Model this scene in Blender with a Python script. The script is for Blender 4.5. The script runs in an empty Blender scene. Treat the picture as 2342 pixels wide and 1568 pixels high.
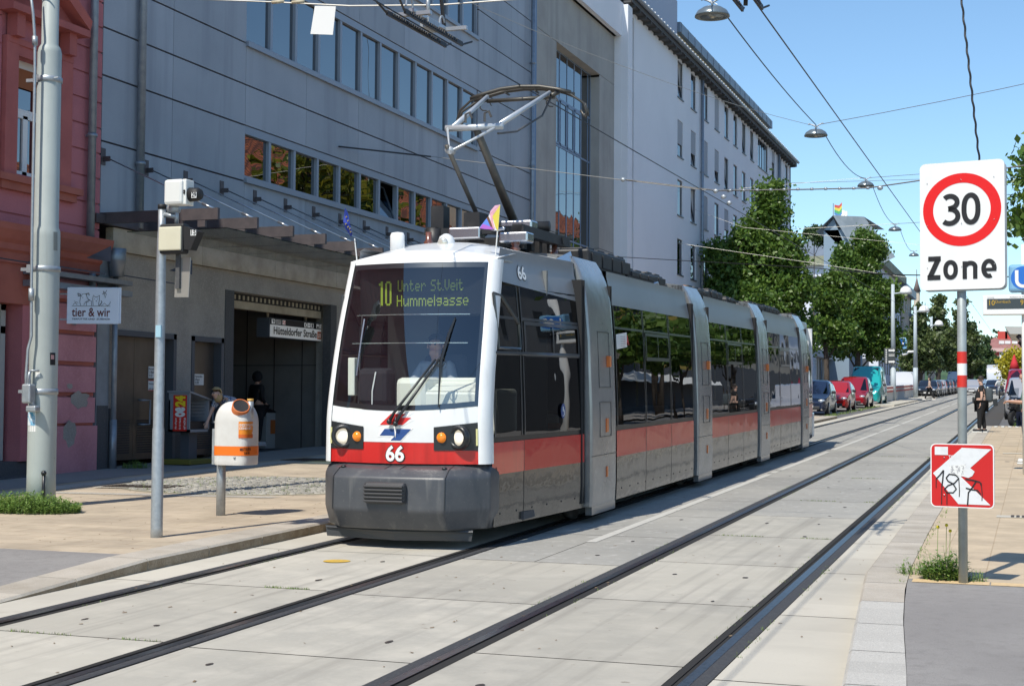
import bpy, bmesh, math, random
from mathutils import Vector, Matrix
random.seed(7)
R = math.radians
SC = bpy.context.scene
COL = SC.collection
# ---------------------------------------------------------------- camera
FPX, IW, IH = 3350.0, 2342.0, 1568.0        # focal length and size of the view in its own units
CAM = Vector((0, 0, 1.75))
ya, pi_, ro = R(19.6775), R(2.3352), .007
_f0 = Vector((-math.sin(ya), math.cos(ya), 0)); _r0 = Vector((math.cos(ya), math.sin(ya), 0)); _z = Vector((0, 0, 1))
_F = math.cos(pi_)*_f0 + math.sin(pi_)*_z
_u = -math.sin(pi_)*_f0 + math.cos(pi_)*_z
_R = math.cos(ro)*_r0 + math.sin(ro)*_u
_U = math.cos(ro)*_u - math.sin(ro)*_r0
cd = bpy.data.cameras.new('camera'); cam = bpy.data.objects.new('camera', cd); COL.objects.link(cam)
cd.sensor_width = 36; cd.lens = 36*FPX/IW; cd.clip_end = 5000; cd.clip_start = .1
cam.matrix_world = Matrix(((_R.x, _U.x, -_F.x, CAM.x), (_R.y, _U.y, -_F.y, CAM.y), (_R.z, _U.z, -_F.z, CAM.z), (0, 0, 0, 1)))
SC.camera = cam
# ---------------------------------------------------------------- sky and sun
SUN_EL, SUN_AZ = R(55), R(194)              # the sun stands behind the camera, a little to the left
w = bpy.data.worlds.new("World"); SC.world = w; w.use_nodes = True
nt = w.node_tree; bg = nt.nodes['Background']
sk = nt.nodes.new('ShaderNodeTexSky'); sk.sky_type = 'NISHITA'; sk.sun_disc = False
sk.sun_elevation = SUN_EL; sk.sun_rotation = SUN_AZ; sk.altitude = 200; sk.air_density = 1.0; sk.dust_density = .15; sk.ozone_density = 1.6
vm = nt.nodes.new('ShaderNodeVectorMath'); vm.operation = 'MULTIPLY'; vm.inputs[1].default_value = (.95, 1.12, 1.19)   # a clear, slightly milky summer sky
nt.links.new(sk.outputs[0], vm.inputs[0]); nt.links.new(vm.outputs[0], bg.inputs[0]); bg.inputs[1].default_value = .145
sl = bpy.data.lights.new('sun', 'SUN'); sl.energy = 5.0; sl.angle = R(.5); sl.color = (1, .945, .84)
so = bpy.data.objects.new('sun', sl); COL.objects.link(so)
sdir = Vector((math.sin(SUN_AZ)*math.cos(SUN_EL), math.cos(SUN_AZ)*math.cos(SUN_EL), math.sin(SUN_EL)))
so.rotation_euler = sdir.to_track_quat('Z', 'Y').to_euler(); so.location = (0, 0, 60)
SC.view_settings.view_transform = 'Standard'; SC.view_settings.look = 'None'; SC.view_settings.gamma = 1
SC.view_settings.exposure = 0.0
SC.render.engine = 'CYCLES'
# ---------------------------------------------------------------- street frame
SLOPE, LAT = .01881, -.00676                # the street climbs 1.9 % and drifts a little to the left
def P(l, y, h=0): return Vector((l+LAT*y, y, SLOPE*y+h))
def ray(x, y): return _F + _R*((x-IW/2)/FPX) - _U*((y-IH/2)/FPX)
def gnd(x, y, h=0):
    d = ray(x, y); t = (h-CAM.z)/(d.z-SLOPE*d.y); return CAM+d*t
def onX(x, y, X): d = ray(x, y); return CAM+d*(X/d.x)
def onY(x, y, Y): d = ray(x, y); return CAM+d*(Y/d.y)
def onL(x, y, l): d = ray(x, y); return CAM+d*(l/(d.x-LAT*d.y))
STREET = Matrix(((1, LAT, 0, 0), (0, 1, 0, 0), (0, SLOPE, 1, 0), (0, 0, 0, 1)))
# ---------------------------------------------------------------- materials
MATS = {}
def M(name, col=(.5, .5, .5), rough=.6, metal=0., noise=None, bump=None, emit=None, spec=.5, coat=0, streak=None, isl=0, alpha=None, streak2=None):
    if name in MATS: return MATS[name]
    m = bpy.data.materials.new(name); m.use_nodes = True; MATS[name] = m
    t = m.node_tree; b = t.nodes['Principled BSDF']; N = t.nodes.new; L = t.links.new
    b.inputs['Base Color'].default_value = (*col, 1); b.inputs['Roughness'].default_value = rough
    b.inputs['Metallic'].default_value = metal; b.inputs['Specular IOR Level'].default_value = spec
    if coat: b.inputs['Coat Weight'].default_value = coat; b.inputs['Coat Roughness'].default_value = .05
    tc = N('ShaderNodeTexCoord'); cur = None
    def mixin(fac, c2, prev):
        mx = N('ShaderNodeMix'); mx.data_type = 'RGBA'
        L(fac, mx.inputs[0])
        if prev is None: mx.inputs[6].default_value = (*col, 1)
        else: L(prev, mx.inputs[6])
        mx.inputs[7].default_value = (*c2, 1); return mx.outputs[2]
    def ramp(src, a, c):
        r = N('ShaderNodeMapRange'); L(src, r.inputs[0]); r.inputs[1].default_value = a; r.inputs[2].default_value = c; return r.outputs[0]
    if noise:
        for (sc, c2, lo, hi) in noise:
            n = N('ShaderNodeTexNoise'); n.inputs['Scale'].default_value = sc; n.inputs['Detail'].default_value = 6; n.inputs['Roughness'].default_value = .62
            L(tc.outputs['Object'], n.inputs['Vector']); cur = mixin(ramp(n.outputs[0], lo, hi), c2, cur)
    if streak:
        sx, sz, c2, lo, hi = streak
        mp = N('ShaderNodeMapping'); mp.inputs['Scale'].default_value = (sx, sx, sz); L(tc.outputs['Object'], mp.inputs[0])
        n = N('ShaderNodeTexNoise'); n.inputs['Scale'].default_value = 1; n.inputs['Detail'].default_value = 5; L(mp.outputs[0], n.inputs['Vector'])
        cur = mixin(ramp(n.outputs[0], lo, hi), c2, cur)
    if streak2:                               # wear running along the street
        sx, sy, c2, lo, hi = streak2
        mp = N('ShaderNodeMapping'); mp.inputs['Scale'].default_value = (sx, sy, 1); L(tc.outputs['Object'], mp.inputs[0])
        n = N('ShaderNodeTexNoise'); n.inputs['Scale'].default_value = 1; n.inputs['Detail'].default_value = 6; L(mp.outputs[0], n.inputs['Vector'])
        cur = mixin(ramp(n.outputs[0], lo, hi), c2, cur)
    if isl:
        g = N('ShaderNodeNewGeometry'); mr = N('ShaderNodeMapRange'); L(g.outputs['Random Per Island'], mr.inputs[0])
        mr.inputs[3].default_value = 1-isl; mr.inputs[4].default_value = 1+isl
        hs = N('ShaderNodeHueSaturation'); L(mr.outputs[0], hs.inputs['Value'])
        if cur is None: hs.inputs['Color'].default_value = (*col, 1)
        else: L(cur, hs.inputs['Color'])
        cur = hs.outputs[0]
    if cur is not None: L(cur, b.inputs['Base Color'])
    if bump:
        n = N('ShaderNodeTexNoise'); n.inputs['Scale'].default_value = bump[0]; n.inputs['Detail'].default_value = 4; L(tc.outputs['Object'], n.inputs['Vector'])
        bp = N('ShaderNodeBump'); bp.inputs['Strength'].default_value = bump[1]; bp.inputs['Distance'].default_value = bump[2] if len(bump) > 2 else .01
        L(n.outputs[0], bp.inputs['Height']); L(bp.outputs[0], b.inputs['Normal'])
        if coat: L(bp.outputs[0], b.inputs['Coat Normal'])
    if emit: b.inputs['Emission Color'].default_value = (*emit[0], 1); b.inputs['Emission Strength'].default_value = emit[1]
    if alpha is not None: b.inputs['Alpha'].default_value = alpha
    return m
def GLASS(name, tint=(.3, .33, .33), ior=1.5, rough=0., wave=0.):
    """window pane: tinted see-through with a sharp mirror image of the street on it"""
    if name in MATS: return MATS[name]
    m = bpy.data.materials.new(name); m.use_nodes = True; MATS[name] = m; t = m.node_tree; t.nodes.clear(); N = t.nodes.new; L = t.links.new
    o = N('ShaderNodeOutputMaterial'); mx = N('ShaderNodeMixShader'); tr = N('ShaderNodeBsdfTransparent'); g = N('ShaderNodeBsdfGlossy'); fr = N('ShaderNodeFresnel')
    tr.inputs[0].default_value = (*tint, 1); g.inputs['Roughness'].default_value = rough; g.inputs[0].default_value = (.95, .97, 1, 1); fr.inputs[0].default_value = ior
    if wave:
        tc = N('ShaderNodeTexCoord'); n = N('ShaderNodeTexNoise'); n.inputs['Scale'].default_value = .9; n.inputs['Detail'].default_value = 1.5; L(tc.outputs['Object'], n.inputs['Vector'])
        bp = N('ShaderNodeBump'); bp.inputs['Strength'].default_value = wave; bp.inputs['Distance'].default_value = .05; L(n.outputs[0], bp.inputs['Height'])
        L(bp.outputs[0], g.inputs['Normal'])
    gm = N('ShaderNodeNewGeometry'); p1 = N('ShaderNodeMath'); p1.operation = 'MULTIPLY_ADD'; L(gm.outputs['Backfacing'], p1.inputs[0]); p1.inputs[1].default_value = -2; p1.inputs[2].default_value = 1
    p2 = N('ShaderNodeMath'); p2.operation = 'POWER'; p2.inputs[0].default_value = ior; L(p1.outputs[0], p2.inputs[1]); L(p2.outputs[0], fr.inputs[0])   # a thin pane mirrors alike from both sides
    L(fr.outputs[0], mx.inputs[0]); L(tr.outputs[0], mx.inputs[1]); L(g.outputs[0], mx.inputs[2]); L(mx.outputs[0], o.inputs[0])
    return m
def BRICK(name, c1, c2, mortar, bw, rh, ms, rough=.85, off=.5, dirt=None, rot=0, plane='XY', bump=.3):
    if name in MATS: return MATS[name]
    m = bpy.data.materials.new(name); m.use_nodes = True; MATS[name] = m; t = m.node_tree; b = t.nodes['Principled BSDF']; N = t.nodes.new; L = t.links.new
    tc = N('ShaderNodeTexCoord'); mp = N('ShaderNodeMapping'); L(tc.outputs['Object'], mp.inputs[0])
    mp.inputs['Rotation'].default_value = {'XY': (0, 0, rot), 'YZ': (R(90), 0, R(90))}[plane] if plane == 'XY' else (0, R(90), R(90))
    br = N('ShaderNodeTexBrick'); L(mp.outputs[0], br.inputs[0])
    br.inputs['Color1'].default_value = (*c1, 1); br.inputs['Color2'].default_value = (*c2, 1); br.inputs['Mortar'].default_value = (*mortar, 1)
    br.inputs['Scale'].default_value = 1; br.inputs['Brick Width'].default_value = bw; br.inputs['Row Height'].default_value = rh; br.inputs['Mortar Size'].default_value = ms
    br.inputs['Mortar Smooth'].default_value = .3; br.offset = off
    n = N('ShaderNodeTexNoise'); n.inputs['Scale'].default_value = 1.3; n.inputs['Detail'].default_value = 8; n.inputs['Roughness'].default_value = .7; L(tc.outputs['Object'], n.inputs['Vector'])
    mr = N('ShaderNodeMapRange'); L(n.outputs[0], mr.inputs[0]); mr.inputs[1].default_value = .3; mr.inputs[2].default_value = .7; mr.inputs[3].default_value = .72; mr.inputs[4].default_value = 1.12
    hs = N('ShaderNodeHueSaturation'); L(mr.outputs[0], hs.inputs['Value']); L(br.outputs[0], hs.inputs['Color']); L(hs.outputs[0], b.inputs['Base Color'])
    bp = N('ShaderNodeBump'); bp.inputs['Strength'].default_value = bump; bp.inputs['Distance'].default_value = .01; bp.invert = True; L(br.outputs['Fac'], bp.inputs['Height']); L(bp.outputs[0], b.inputs['Normal'])
    b.inputs['Roughness'].default_value = rough
    return m
# ---------------------------------------------------------------- meshes
PM = {}
def _key(o, label, cat, group, kind):
    if label: o['label'] = label
    if cat: o['category'] = cat
    if group: o['group'] = group
    if kind: o['kind'] = kind
def thing(name, label, cat, mat=None, group=None):
    """an Empty at the thing's base; mat is its world matrix"""
    o = bpy.data.objects.new(name, None); COL.objects.link(o); o.empty_display_size = .2
    mat = mat if mat is not None else Matrix()
    if isinstance(mat, (Vector, tuple)): mat = Matrix.Translation(Vector(mat))
    o.matrix_world = mat; PM[o.name] = mat.copy(); _key(o, label, cat, group, None); return o
class MB:
    """collects shapes and links them as one mesh object"""
    def __init__(s, X=None): s.v = []; s.f = []; s.m = []; s.sm = []; s.X = X or Matrix(); s.mi = 0; s.smooth = False
    def add(s, vs, fs, X=None):
        T = s.X @ X if X is not None else s.X; b = len(s.v)
        s.v += [T @ Vector(v) for v in vs]
        for f in fs: s.f.append([b+i for i in f]); s.m.append(s.mi); s.sm.append(s.smooth)
        return s
    def box(s, x0, x1, y0, y1, z0, z1, X=None):
        return s.add([(x, y, z) for z in (z0, z1) for y in (y0, y1) for x in (x0, x1)], [(0, 2, 3, 1), (4, 5, 7, 6), (0, 1, 5, 4), (2, 6, 7, 3), (0, 4, 6, 2), (1, 3, 7, 5)], X)
    def cbox(s, c, d, X=None):
        return s.box(c[0]-d[0]/2, c[0]+d[0]/2, c[1]-d[1]/2, c[1]+d[1]/2, c[2]-d[2]/2, c[2]+d[2]/2, X)
    def bbox(s, x0, x1, y0, y1, z0, z1, b=.02, X=None, seg=2):
        """bevelled box"""
        bm = bmesh.new(); bmesh.ops.create_cube(bm, size=1)
        for v in bm.verts: v.co = Vector(((x0+x1)/2+v.co.x*(x1-x0), (y0+y1)/2+v.co.y*(y1-y0), (z0+z1)/2+v.co.z*(z1-z0)))
        bmesh.ops.bevel(bm, geom=bm.edges[:], offset=b, segments=seg, affect='EDGES', profile=.5)
        bm.verts.index_update(); s.add([v.co for v in bm.verts], [[v.index for v in f.verts] for f in bm.faces], X); bm.free(); return s
    def prism(s, pts, z0, z1, X=None):
        """polygon pts (x, y) counter-clockwise extruded along z"""
        n = len(pts); vs = [(p[0], p[1], z0) for p in pts]+[(p[0], p[1], z1) for p in pts]
        return s.add(vs, [list(range(n))[::-1], [n+i for i in range(n)]]+[(i, (i+1) % n, n+(i+1) % n, n+i) for i in range(n)], X)
    def poly(s, pts, X=None): return s.add(pts, [list(range(len(pts)))], X)
    def tube(s, pts, r, n=8, X=None, caps=True):
        pts = [Vector(p) for p in pts]; k = len(pts); rs = r if isinstance(r, (list, tuple)) else [r]*k; vs = []; fs = []
        up = None
        for i, p in enumerate(pts):
            t = (pts[min(i+1, k-1)]-pts[max(i-1, 0)]).normalized()
            if up is None:
                up = t.orthogonal().normalized()
            else:
                up = (up-t*up.dot(t)); up = up.normalized() if up.length > 1e-6 else t.orthogonal().normalized()
            bn = t.cross(up)
            for j in range(n):
                a = 2*math.pi*j/n; vs.append(p+(up*math.cos(a)+bn*math.sin(a))*rs[i])
        for i in range(k-1):
            for j in range(n): fs.append((i*n+j, i*n+(j+1) % n, (i+1)*n+(j+1) % n, (i+1)*n+j))
        if caps: fs += [list(range(n))[::-1], [(k-1)*n+j for j in range(n)]]
        sm = s.smooth; s.smooth = n > 5; s.add(vs, fs, X); s.smooth = sm; return s
    def lathe(s, prof, n=24, X=None, cap=True):
        vs = []; fs = []
        for (r, z) in prof:
            for j in range(n): a = 2*math.pi*j/n; vs.append((r*math.cos(a), r*math.sin(a), z))
        k = len(prof)
        for i in range(k-1):
            for j in range(n): fs.append((i*n+j, i*n+(j+1) % n, (i+1)*n+(j+1) % n, (i+1)*n+j))
        if cap: fs += [list(range(n))[::-1], [(k-1)*n+j for j in range(n)]]
        sm = s.smooth; s.smooth = True; s.add(vs, fs, X); s.smooth = sm; return s
    def grid(s, fn, nu, nv, flip=False, X=None):
        vs = [fn(i/nu, j/nv) for j in range(nv+1) for i in range(nu+1)]; w_ = nu+1
        fs = [((j*w_+i, j*w_+i+1, (j+1)*w_+i+1, (j+1)*w_+i) if not flip else (j*w_+i, (j+1)*w_+i, (j+1)*w_+i+1, j*w_+i+1)) for j in range(nv) for i in range(nu)]
        return s.add(vs, fs, X)
    def ball(s, c, r, n=10, X=None, sq=(1, 1, 1)):
        vs = []; fs = []; m = n//2+1
        for i in range(m+1):
            a = math.pi*i/m
            for j in range(n): b = 2*math.pi*j/n; vs.append((c[0]+r*sq[0]*math.sin(a)*math.cos(b), c[1]+r*sq[1]*math.sin(a)*math.sin(b), c[2]+r*sq[2]*math.cos(a)))
        for i in range(m):
            for j in range(n): fs.append((i*n+j, (i+1)*n+j, (i+1)*n+(j+1) % n, i*n+(j+1) % n))
        sm = s.smooth; s.smooth = True; s.add(vs, fs, X); s.smooth = sm; return s
    def build(s, name, mats, parent=None, world=False, label=None, cat=None, group=None, kind=None):
        if not isinstance(mats, (list, tuple)): mats = [mats]
        me = bpy.data.meshes.new(name); vs = s.v
        if parent is not None and world:
            I = PM[parent.name].inverted(); vs = [I @ v for v in vs]
        me.from_pydata([tuple(v) for v in vs], [], s.f)
        for m in mats: me.materials.append(m)
        me.polygons.foreach_set('material_index', s.m); me.polygons.foreach_set('use_smooth', s.sm)
        me.validate(); me.update()
        o = bpy.data.objects.new(name, me); COL.objects.link(o); o.parent = parent
        PM[o.name] = PM[parent.name] if parent is not None else Matrix()
        _key(o, label, cat, group, kind)
        return o
def soften(o, off=.02, ang=18, seg=3):
    bm = bmesh.new(); bm.from_mesh(o.data); bmesh.ops.remove_doubles(bm, verts=bm.verts, dist=.0005); bmesh.ops.recalc_face_normals(bm, faces=bm.faces)
    es = [e for e in bm.edges if len(e.link_faces) == 2 and e.calc_face_angle(0) > R(ang)]
    bmesh.ops.bevel(bm, geom=es, offset=off, segments=seg, affect='EDGES', profile=.6, clamp_overlap=True); bm.to_mesh(o.data); bm.free()
    for p in o.data.polygons: p.use_smooth = True
def rebase(o, loc):
    """move a top-level mesh object's origin to loc"""
    o.data.transform(Matrix.Translation(-Vector(loc))); o.matrix_world = Matrix.Translation(Vector(loc)); return o
def part(name, mb, mats, parent, world=False, label=None): return mb.build(name, mats, parent, world, label)
def kids(o): return [c for c in bpy.data.objects if c.parent == o]
def dup(o, mat, label=None, group=None, parent=None, kidmap=None):
    km = kidmap or {}
    if not km:
        for c in bpy.data.objects:
            if c.parent: km.setdefault(c.parent.name, []).append(c)
    c = o.copy(); COL.objects.link(c)
    if parent is not None: c.parent = parent; PM[c.name] = PM[parent.name]
    else: c.matrix_world = mat; PM[c.name] = mat.copy()
    if label: c['label'] = label
    if group: c['group'] = group
    for ch in km.get(o.name, []): dup(ch, None, None, None, c, km)
    return c
def Mat(loc, rz=0, rx=0, ry=0, s=1): return Matrix.Translation(Vector(loc)) @ Matrix.Rotation(rz, 4, 'Z') @ Matrix.Rotation(ry, 4, 'Y') @ Matrix.Rotation(rx, 4, 'X') @ Matrix.Scale(s, 4)
_tc = {}
def text_mesh(s_, bold):
    k = (s_, bold)
    if k not in _tc:
        cu = bpy.data.curves.new('lettering', 'FONT'); cu.body = s_; cu.resolution_u = 3; cu.offset = bold
        ob = bpy.data.objects.new('lettering', cu); me = ob.to_mesh()
        vs = [v.co.copy() for v in me.vertices]; fs = [list(p.vertices) for p in me.polygons]
        ob.to_mesh_clear(); bpy.data.objects.remove(ob); bpy.data.curves.remove(cu)
        x0 = min(v.x for v in vs); x1 = max(v.x for v in vs); y0 = min(v.y for v in vs); y1 = max(v.y for v in vs)
        _tc[k] = ([((v.x-x0)/(x1-x0), (v.y-y0)/(y1-y0)) for v in vs], fs)
    return _tc[k]
def text(mb, s_, x, z, wd, ht, X, bold=.0, y=0):
    """lettering filling the box (x..x+wd, z..z+ht) of the local xz plane seen from -y"""
    vs, fs = text_mesh(s_, bold)
    mb.add([(x+u*wd, y, z+v*ht) for u, v in vs], fs, X)
# ================================================================ MATERIALS OF THE SETTING
m_asph = M('asphalt', (.12, .118, .12), .9, noise=[(.6, (.15, .145, .145), .4, .65), (90, (.075, .075, .08), .5, .75)], bump=(160, .5, .006))
m_asph2 = M('pavement_asphalt', (.24, .226, .215), .92, noise=[(.8, (.285, .27, .255), .4, .65), (9, (.21, .197, .187), .5, .75), (140, (.14, .13, .125), .5, .75), (320, (.36, .345, .33), .6, .75)], bump=(220, .6, .005))
m_slab = M('track_concrete', (.44, .41, .345), .85, noise=[(.35, (.36, .34, .295), .4, .62), (2.4, (.50, .465, .395), .45, .75), (30, (.43, .40, .35), .52, .75), (7, (.24, .21, .17), .66, .74)], streak2=(9, .3, (.27, .25, .215), .52, .85), bump=(120, .35, .004), isl=.10)
m_slabe = M('edge_concrete', (.52, .485, .41), .85, noise=[(.5, (.43, .40, .34), .4, .65), (3, (.42, .38, .32), .6, .75), (60, (.46, .42, .36), .55, .8)], bump=(140, .4, .004), isl=.05)
m_lane = M('centre_concrete', (.34, .325, .29), .88, noise=[(.4, (.28, .27, .245), .4, .6), (60, (.29, .28, .26), .55, .75), (8, (.46, .44, .41), .55, .75)], bump=(150, .5, .004), isl=.06)
m_joint = M('joint_tar', (.06, .055, .05), .95)
m_line = M('road_paint', (.50, .485, .44), .8, noise=[(14, (.42, .4, .37), .5, .7)])
m_granite = M('granite_kerb', (.47, .42, .35), .8, noise=[(3, (.38, .33, .26), .4, .7), (160, (.28, .26, .24), .5, .7), (90, (.58, .54, .48), .55, .75)], bump=(90, .7, .006), isl=.1)
m_granite2 = M('light_granite_kerb', (.46, .44, .40), .85, noise=[(130, (.28, .27, .26), .5, .68), (60, (.58, .56, .52), .55, .7)], bump=(90, .8, .006), isl=.06)
m_pave = BRICK('yellow_pavers', (.52, .43, .315), (.45, .37, .275), (.34, .25, .165), .6, .3, .006, rot=R(0))
m_pave2 = BRICK('platform_pavers', (.55, .44, .305), (.48, .385, .27), (.42, .32, .21), .4, .3, .006, rot=R(0), off=0)
m_wallpave = M('old_asphalt', (.26, .245, .23), .9, noise=[(1, (.31, .29, .27), .4, .65), (110, (.2, .19, .18), .5, .8)], bump=(180, .5, .005))  # grey asphalt for the strip along the wall foot
m_cob = M('cobble_stone', (.31, .295, .26), .85, noise=[(40, (.40, .38, .34), .5, .7)], isl=.25)
m_iron = M('cast_iron', (.09, .075, .065), .6, .6, noise=[(60, (.16, .11, .08), .5, .7)])
m_steel = M('rail_steel', (.20, .20, .21), .28, .9, noise=[(30, (.07, .06, .05), .5, .7)])
m_rubber = M('rail_rubber', (.045, .045, .048), .75, noise=[(40, (.08, .08, .08), .5, .75)], bump=(70, .8, .006))
m_groove = M('rail_groove', (.02, .018, .016), .9)
m_weed = M('weed_green', (.14, .21, .05), .7, isl=.5, noise=[(8, (.20, .22, .06), .5, .75)])
m_dirt = M('brown_dirt', (.2, .14, .085), .95)

# ================================================================ GROUND
def hp(y):                                   # height of the left pavement above the rails
    return .11 if y > 11.4 else (.015 if y < 9.2 else .015+.095*((y-9.2)/2.2))
g = MB()
ys = [-40, 0, 30, 60, 100, 160, 260, 420]
for i in range(len(ys)-1): g.add([P(-300, ys[i], -.03), P(300, ys[i], -.03), P(300, ys[i+1], -.03), P(-300, ys[i+1], -.03)], [(0, 1, 2, 3)])
zt = SLOPE*420-.03
g.add([(-300, 420, zt), (300, 420, zt), (1500, 2600, zt+8), (-1500, 2600, zt+8)], [(0, 1, 2, 3)])
g.build('ground', m_asph, kind='structure')
def strip(mb, l0, l1, y0, y1, h, flip=False): mb.add([P(l0, y0, h), P(l1, y0, h), P(l1, y1, h), P(l0, y1, h)], [(0, 1, 2, 3)])
# dark bed under the slabs
b = MB(); strip(b, -7.5, -.9, -6, 130, -.012); strip(b, -8.6, -1.2, 130, 300, -.012); b.build('track_bed', m_joint, kind='structure')
# concrete slabs between and beside the rails
s = MB(); s2 = MB(); s3 = MB()
L1, L2, L3, L4 = -6.87, -5.29, -3.40, -1.87
y = 1.05; k = 0
while y < 220:
    st = 2.45 if y < 62 else 7.35
    g_ = .009
    def S(mb, a, c, off=0): strip(mb, a, c, y+off+g_, y+off+st-g_, 0)
    S(s if y < 30 else s3, L1+.09, L2-.09); S(s2, -7.47, L1-.13)
    if y < 14.8-2.4: S(s, L2+.17, L3-.15, -.1)
    else:
        S(s3, L2+.17, -4.40, -.1); S(s3, -4.39, L3-.15, -.1)
    S(s if y < 17 else s3, L3+.09, L4-.09, .35)
    y += st; k += 1
s.build('concrete_slabs', m_slab, kind='structure'); s3.build('lane_slabs', m_lane, kind='structure')
l_ = MB()
yy = 14.95
while yy < 200:
    ln = 11.5 if int(yy) % 3 else 7.5
    strip(l_, -4.40, -4.29, yy, yy+ln, .004); yy += ln+(.9 if yy < 60 else 2.5)
    if ln > 8: strip(l_, -4.40, -4.29, yy-.5, yy+.3, .004)
l_.build('lane_line', m_line, kind='structure')
# gutter slabs up to the right-hand kerb
kr = [(-6, -.80), (0, -.80), (6, -.82), (8, -.93), (9.6, -1.05), (11.1, -1.16), (12.6, -1.27), (17, -1.29), (30, -1.31), (56, -1.35)]
ki = [(-6, -.42), (0, -.42), (6, -.50), (8.1, -.60), (10.2, -.78), (11.7, -.88), (13.1, -.93), (17, -.97), (30, -1.0), (56, -1.03)]
def pl(t, y):
    for (a, b_), (c, d) in zip(t, t[1:]):
        if y <= c: return b_+(d-b_)*(y-a)/(c-a)
    return t[-1][1]
y = -6
while y < 56:
    n = 2.45 if y > 4 else 3
    for q in range(4):
        a = y+n*q/4+(g_ if q == 0 else 0); c = y+n*(q+1)/4-(g_ if q == 3 else 0)
        s2.add([P(L4+.16, a), P(pl(kr, a)-.005, a), P(pl(kr, c)-.005, c), P(L4+.16, c)], [(0, 1, 2, 3)])
    y += n
s2.build('edge_slabs', m_slabe, kind='structure')
# rails
for nm, (a, c), lab in (('near', (L1, L2), 'tram track under the parked-up tram, nearest the left kerb'), ('far', (L3, L4), 'empty tram track on the right beside the yellow platform')):
    t = thing('tram_track', lab, 'tram track', Matrix.Translation(P((a+c)/2, 0)), 'tram tracks in the concrete street')
    for l, sg in ((a, -1), (c, 1)):           # sg: field side
        r = MB(); r.mi = 0
        for (u0, u1, h0, mi) in ((-.085, -.035, .001, 2), (-.035, .0, -.006, 2), (0, .065, .004, 0), (.065, .155, .002, 1)):
            r.mi = mi; x0, x1 = sorted((l+sg*u0, l+sg*u1))
            yy = [-6, 30, 80, 260]
            for i in range(3): strip(r, x0, x1, yy[i], yy[i+1], h0)
        r.build('rail', [m_steel, m_rubber, m_groove], t, True)
# lifting holes and dark stains on the slabs
sp_ = MB(); random.seed(31); y = 1.05
while y < 60:
    for (a, c) in ((L1+.09, L2-.09), (L2+.17, L3-.15), (L3+.09, L4-.09)):
        for l in (a+.28*(c-a), a+.74*(c-a)):
            for dy in (.55, 1.9):
                if random.random() < .35:
                    q = P(l+random.uniform(-.03, .03), y+dy+random.uniform(-.05, .05), .0035); rx, ry = random.uniform(.015, .03), random.uniform(.03, .06)
                    sp_.poly([(q.x+rx*math.cos(i*.785)*random.uniform(.7, 1.1), q.y+ry*math.sin(i*.785)*random.uniform(.7, 1.1), q.z+SLOPE*ry*math.sin(i*.785)) for i in range(8)])
    y += 2.45
sp_.build('slab_marks', m_iron, kind='structure')
lit = MB()
for _ in range(420):                          # leaves, butts and crumbs lying about
    if random.random() < .5: l, y, h = random.uniform(-13.4, -8), random.uniform(12, 24), .1135
    else: l, y, h = random.uniform(-7.4, -1.4), random.uniform(7, 26), .004
    q = P(l, y, h); a = random.uniform(0, 3.14); s_ = random.uniform(.006, .018); u = Vector((math.cos(a), math.sin(a), 0))*s_; v = Vector((-math.sin(a), math.cos(a), 0))*s_*.5
    lit.poly([q-u-v, q+u-v, q+u+v+Vector((0, 0, .004)), q-u+v])
lit.build('litter_crumbs', m_dirt, kind='stuff', label='dry leaf crumbs and specks lying on the pavement and slabs', cat='litter')
# grass growing along the rails and in slab joints
def tuft(mb, x, y, z, r, h, n, rnd=random):
    for _ in range(n):
        a = rnd.uniform(0, 6.283); d = r*math.sqrt(rnd.random()); q = rnd.uniform(0, 6.283); hh = h*rnd.uniform(.5, 1.2)
        bx, by = x+d*math.cos(a), y+d*math.sin(a); wv = h*.13*rnd.uniform(.6, 1.3); lean = hh*rnd.uniform(.1, .8)
        cx, cy = math.cos(q), math.sin(q)
        mb.add([(bx-cy*wv, by+cx*wv, z), (bx+cy*wv, by-cx*wv, z), (bx+cx*lean, by+cy*lean, z+hh)], [(0, 1, 2)])
def onstreet(mb, l, y, h, *a): p = P(l, y, h); tuft(mb, p.x, p.y, p.z, *a)
gr = MB()
for _ in range(2600):
    y = random.uniform(7, 60) if random.random() < .8 else random.uniform(60, 120)
    e = random.choice([L4+.165, L4+.165, L4-.09, L3+.09, L3-.155, L1+.09])
    if math.sin(y*1.7+e*5)+math.sin(y*.63) < .15: continue
    if y > 13.5 and e < -6: continue
    onstreet(gr, e+random.uniform(-.012, .012), y, 0, .03, .018, 3)
for yj, a, c in ((1.05+2.45*3, L1, L2), (1.05+2.45*4, L1+.8, L2), (1.05+.35+2.45*8, L3, L4), (1.05+.35+2.45*6, L3, L4), (1.05+.35+2.45*10, L3, L4), (1.05+.35+2.45*13, L3, L4)):
    for _ in range(140):
        l = random.uniform(a+.1, c-.1)
        if math.sin(l*7+yj) > -.2: onstreet(gr, l, yj+random.uniform(-.01, .01), 0, .02, .02, 2)
for _ in range(260): onstreet(gr, -8.25+random.uniform(-.12, .12)*2, random.uniform(60, 92), 0, .12, .09, 4)
for _ in range(300): onstreet(gr, random.uniform(-8.6, -7.5), random.uniform(90, 130), .0, .12, .10, 4)
for _ in range(60): onstreet(gr, pl(ki, 13)+random.uniform(-.01, .03), random.uniform(12, 20), .125, .03, .03, 3)
gr.build('joint_grass', m_weed, kind='stuff', label='thin green grass sprouting along the rails and slab joints', cat='grass')

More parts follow.
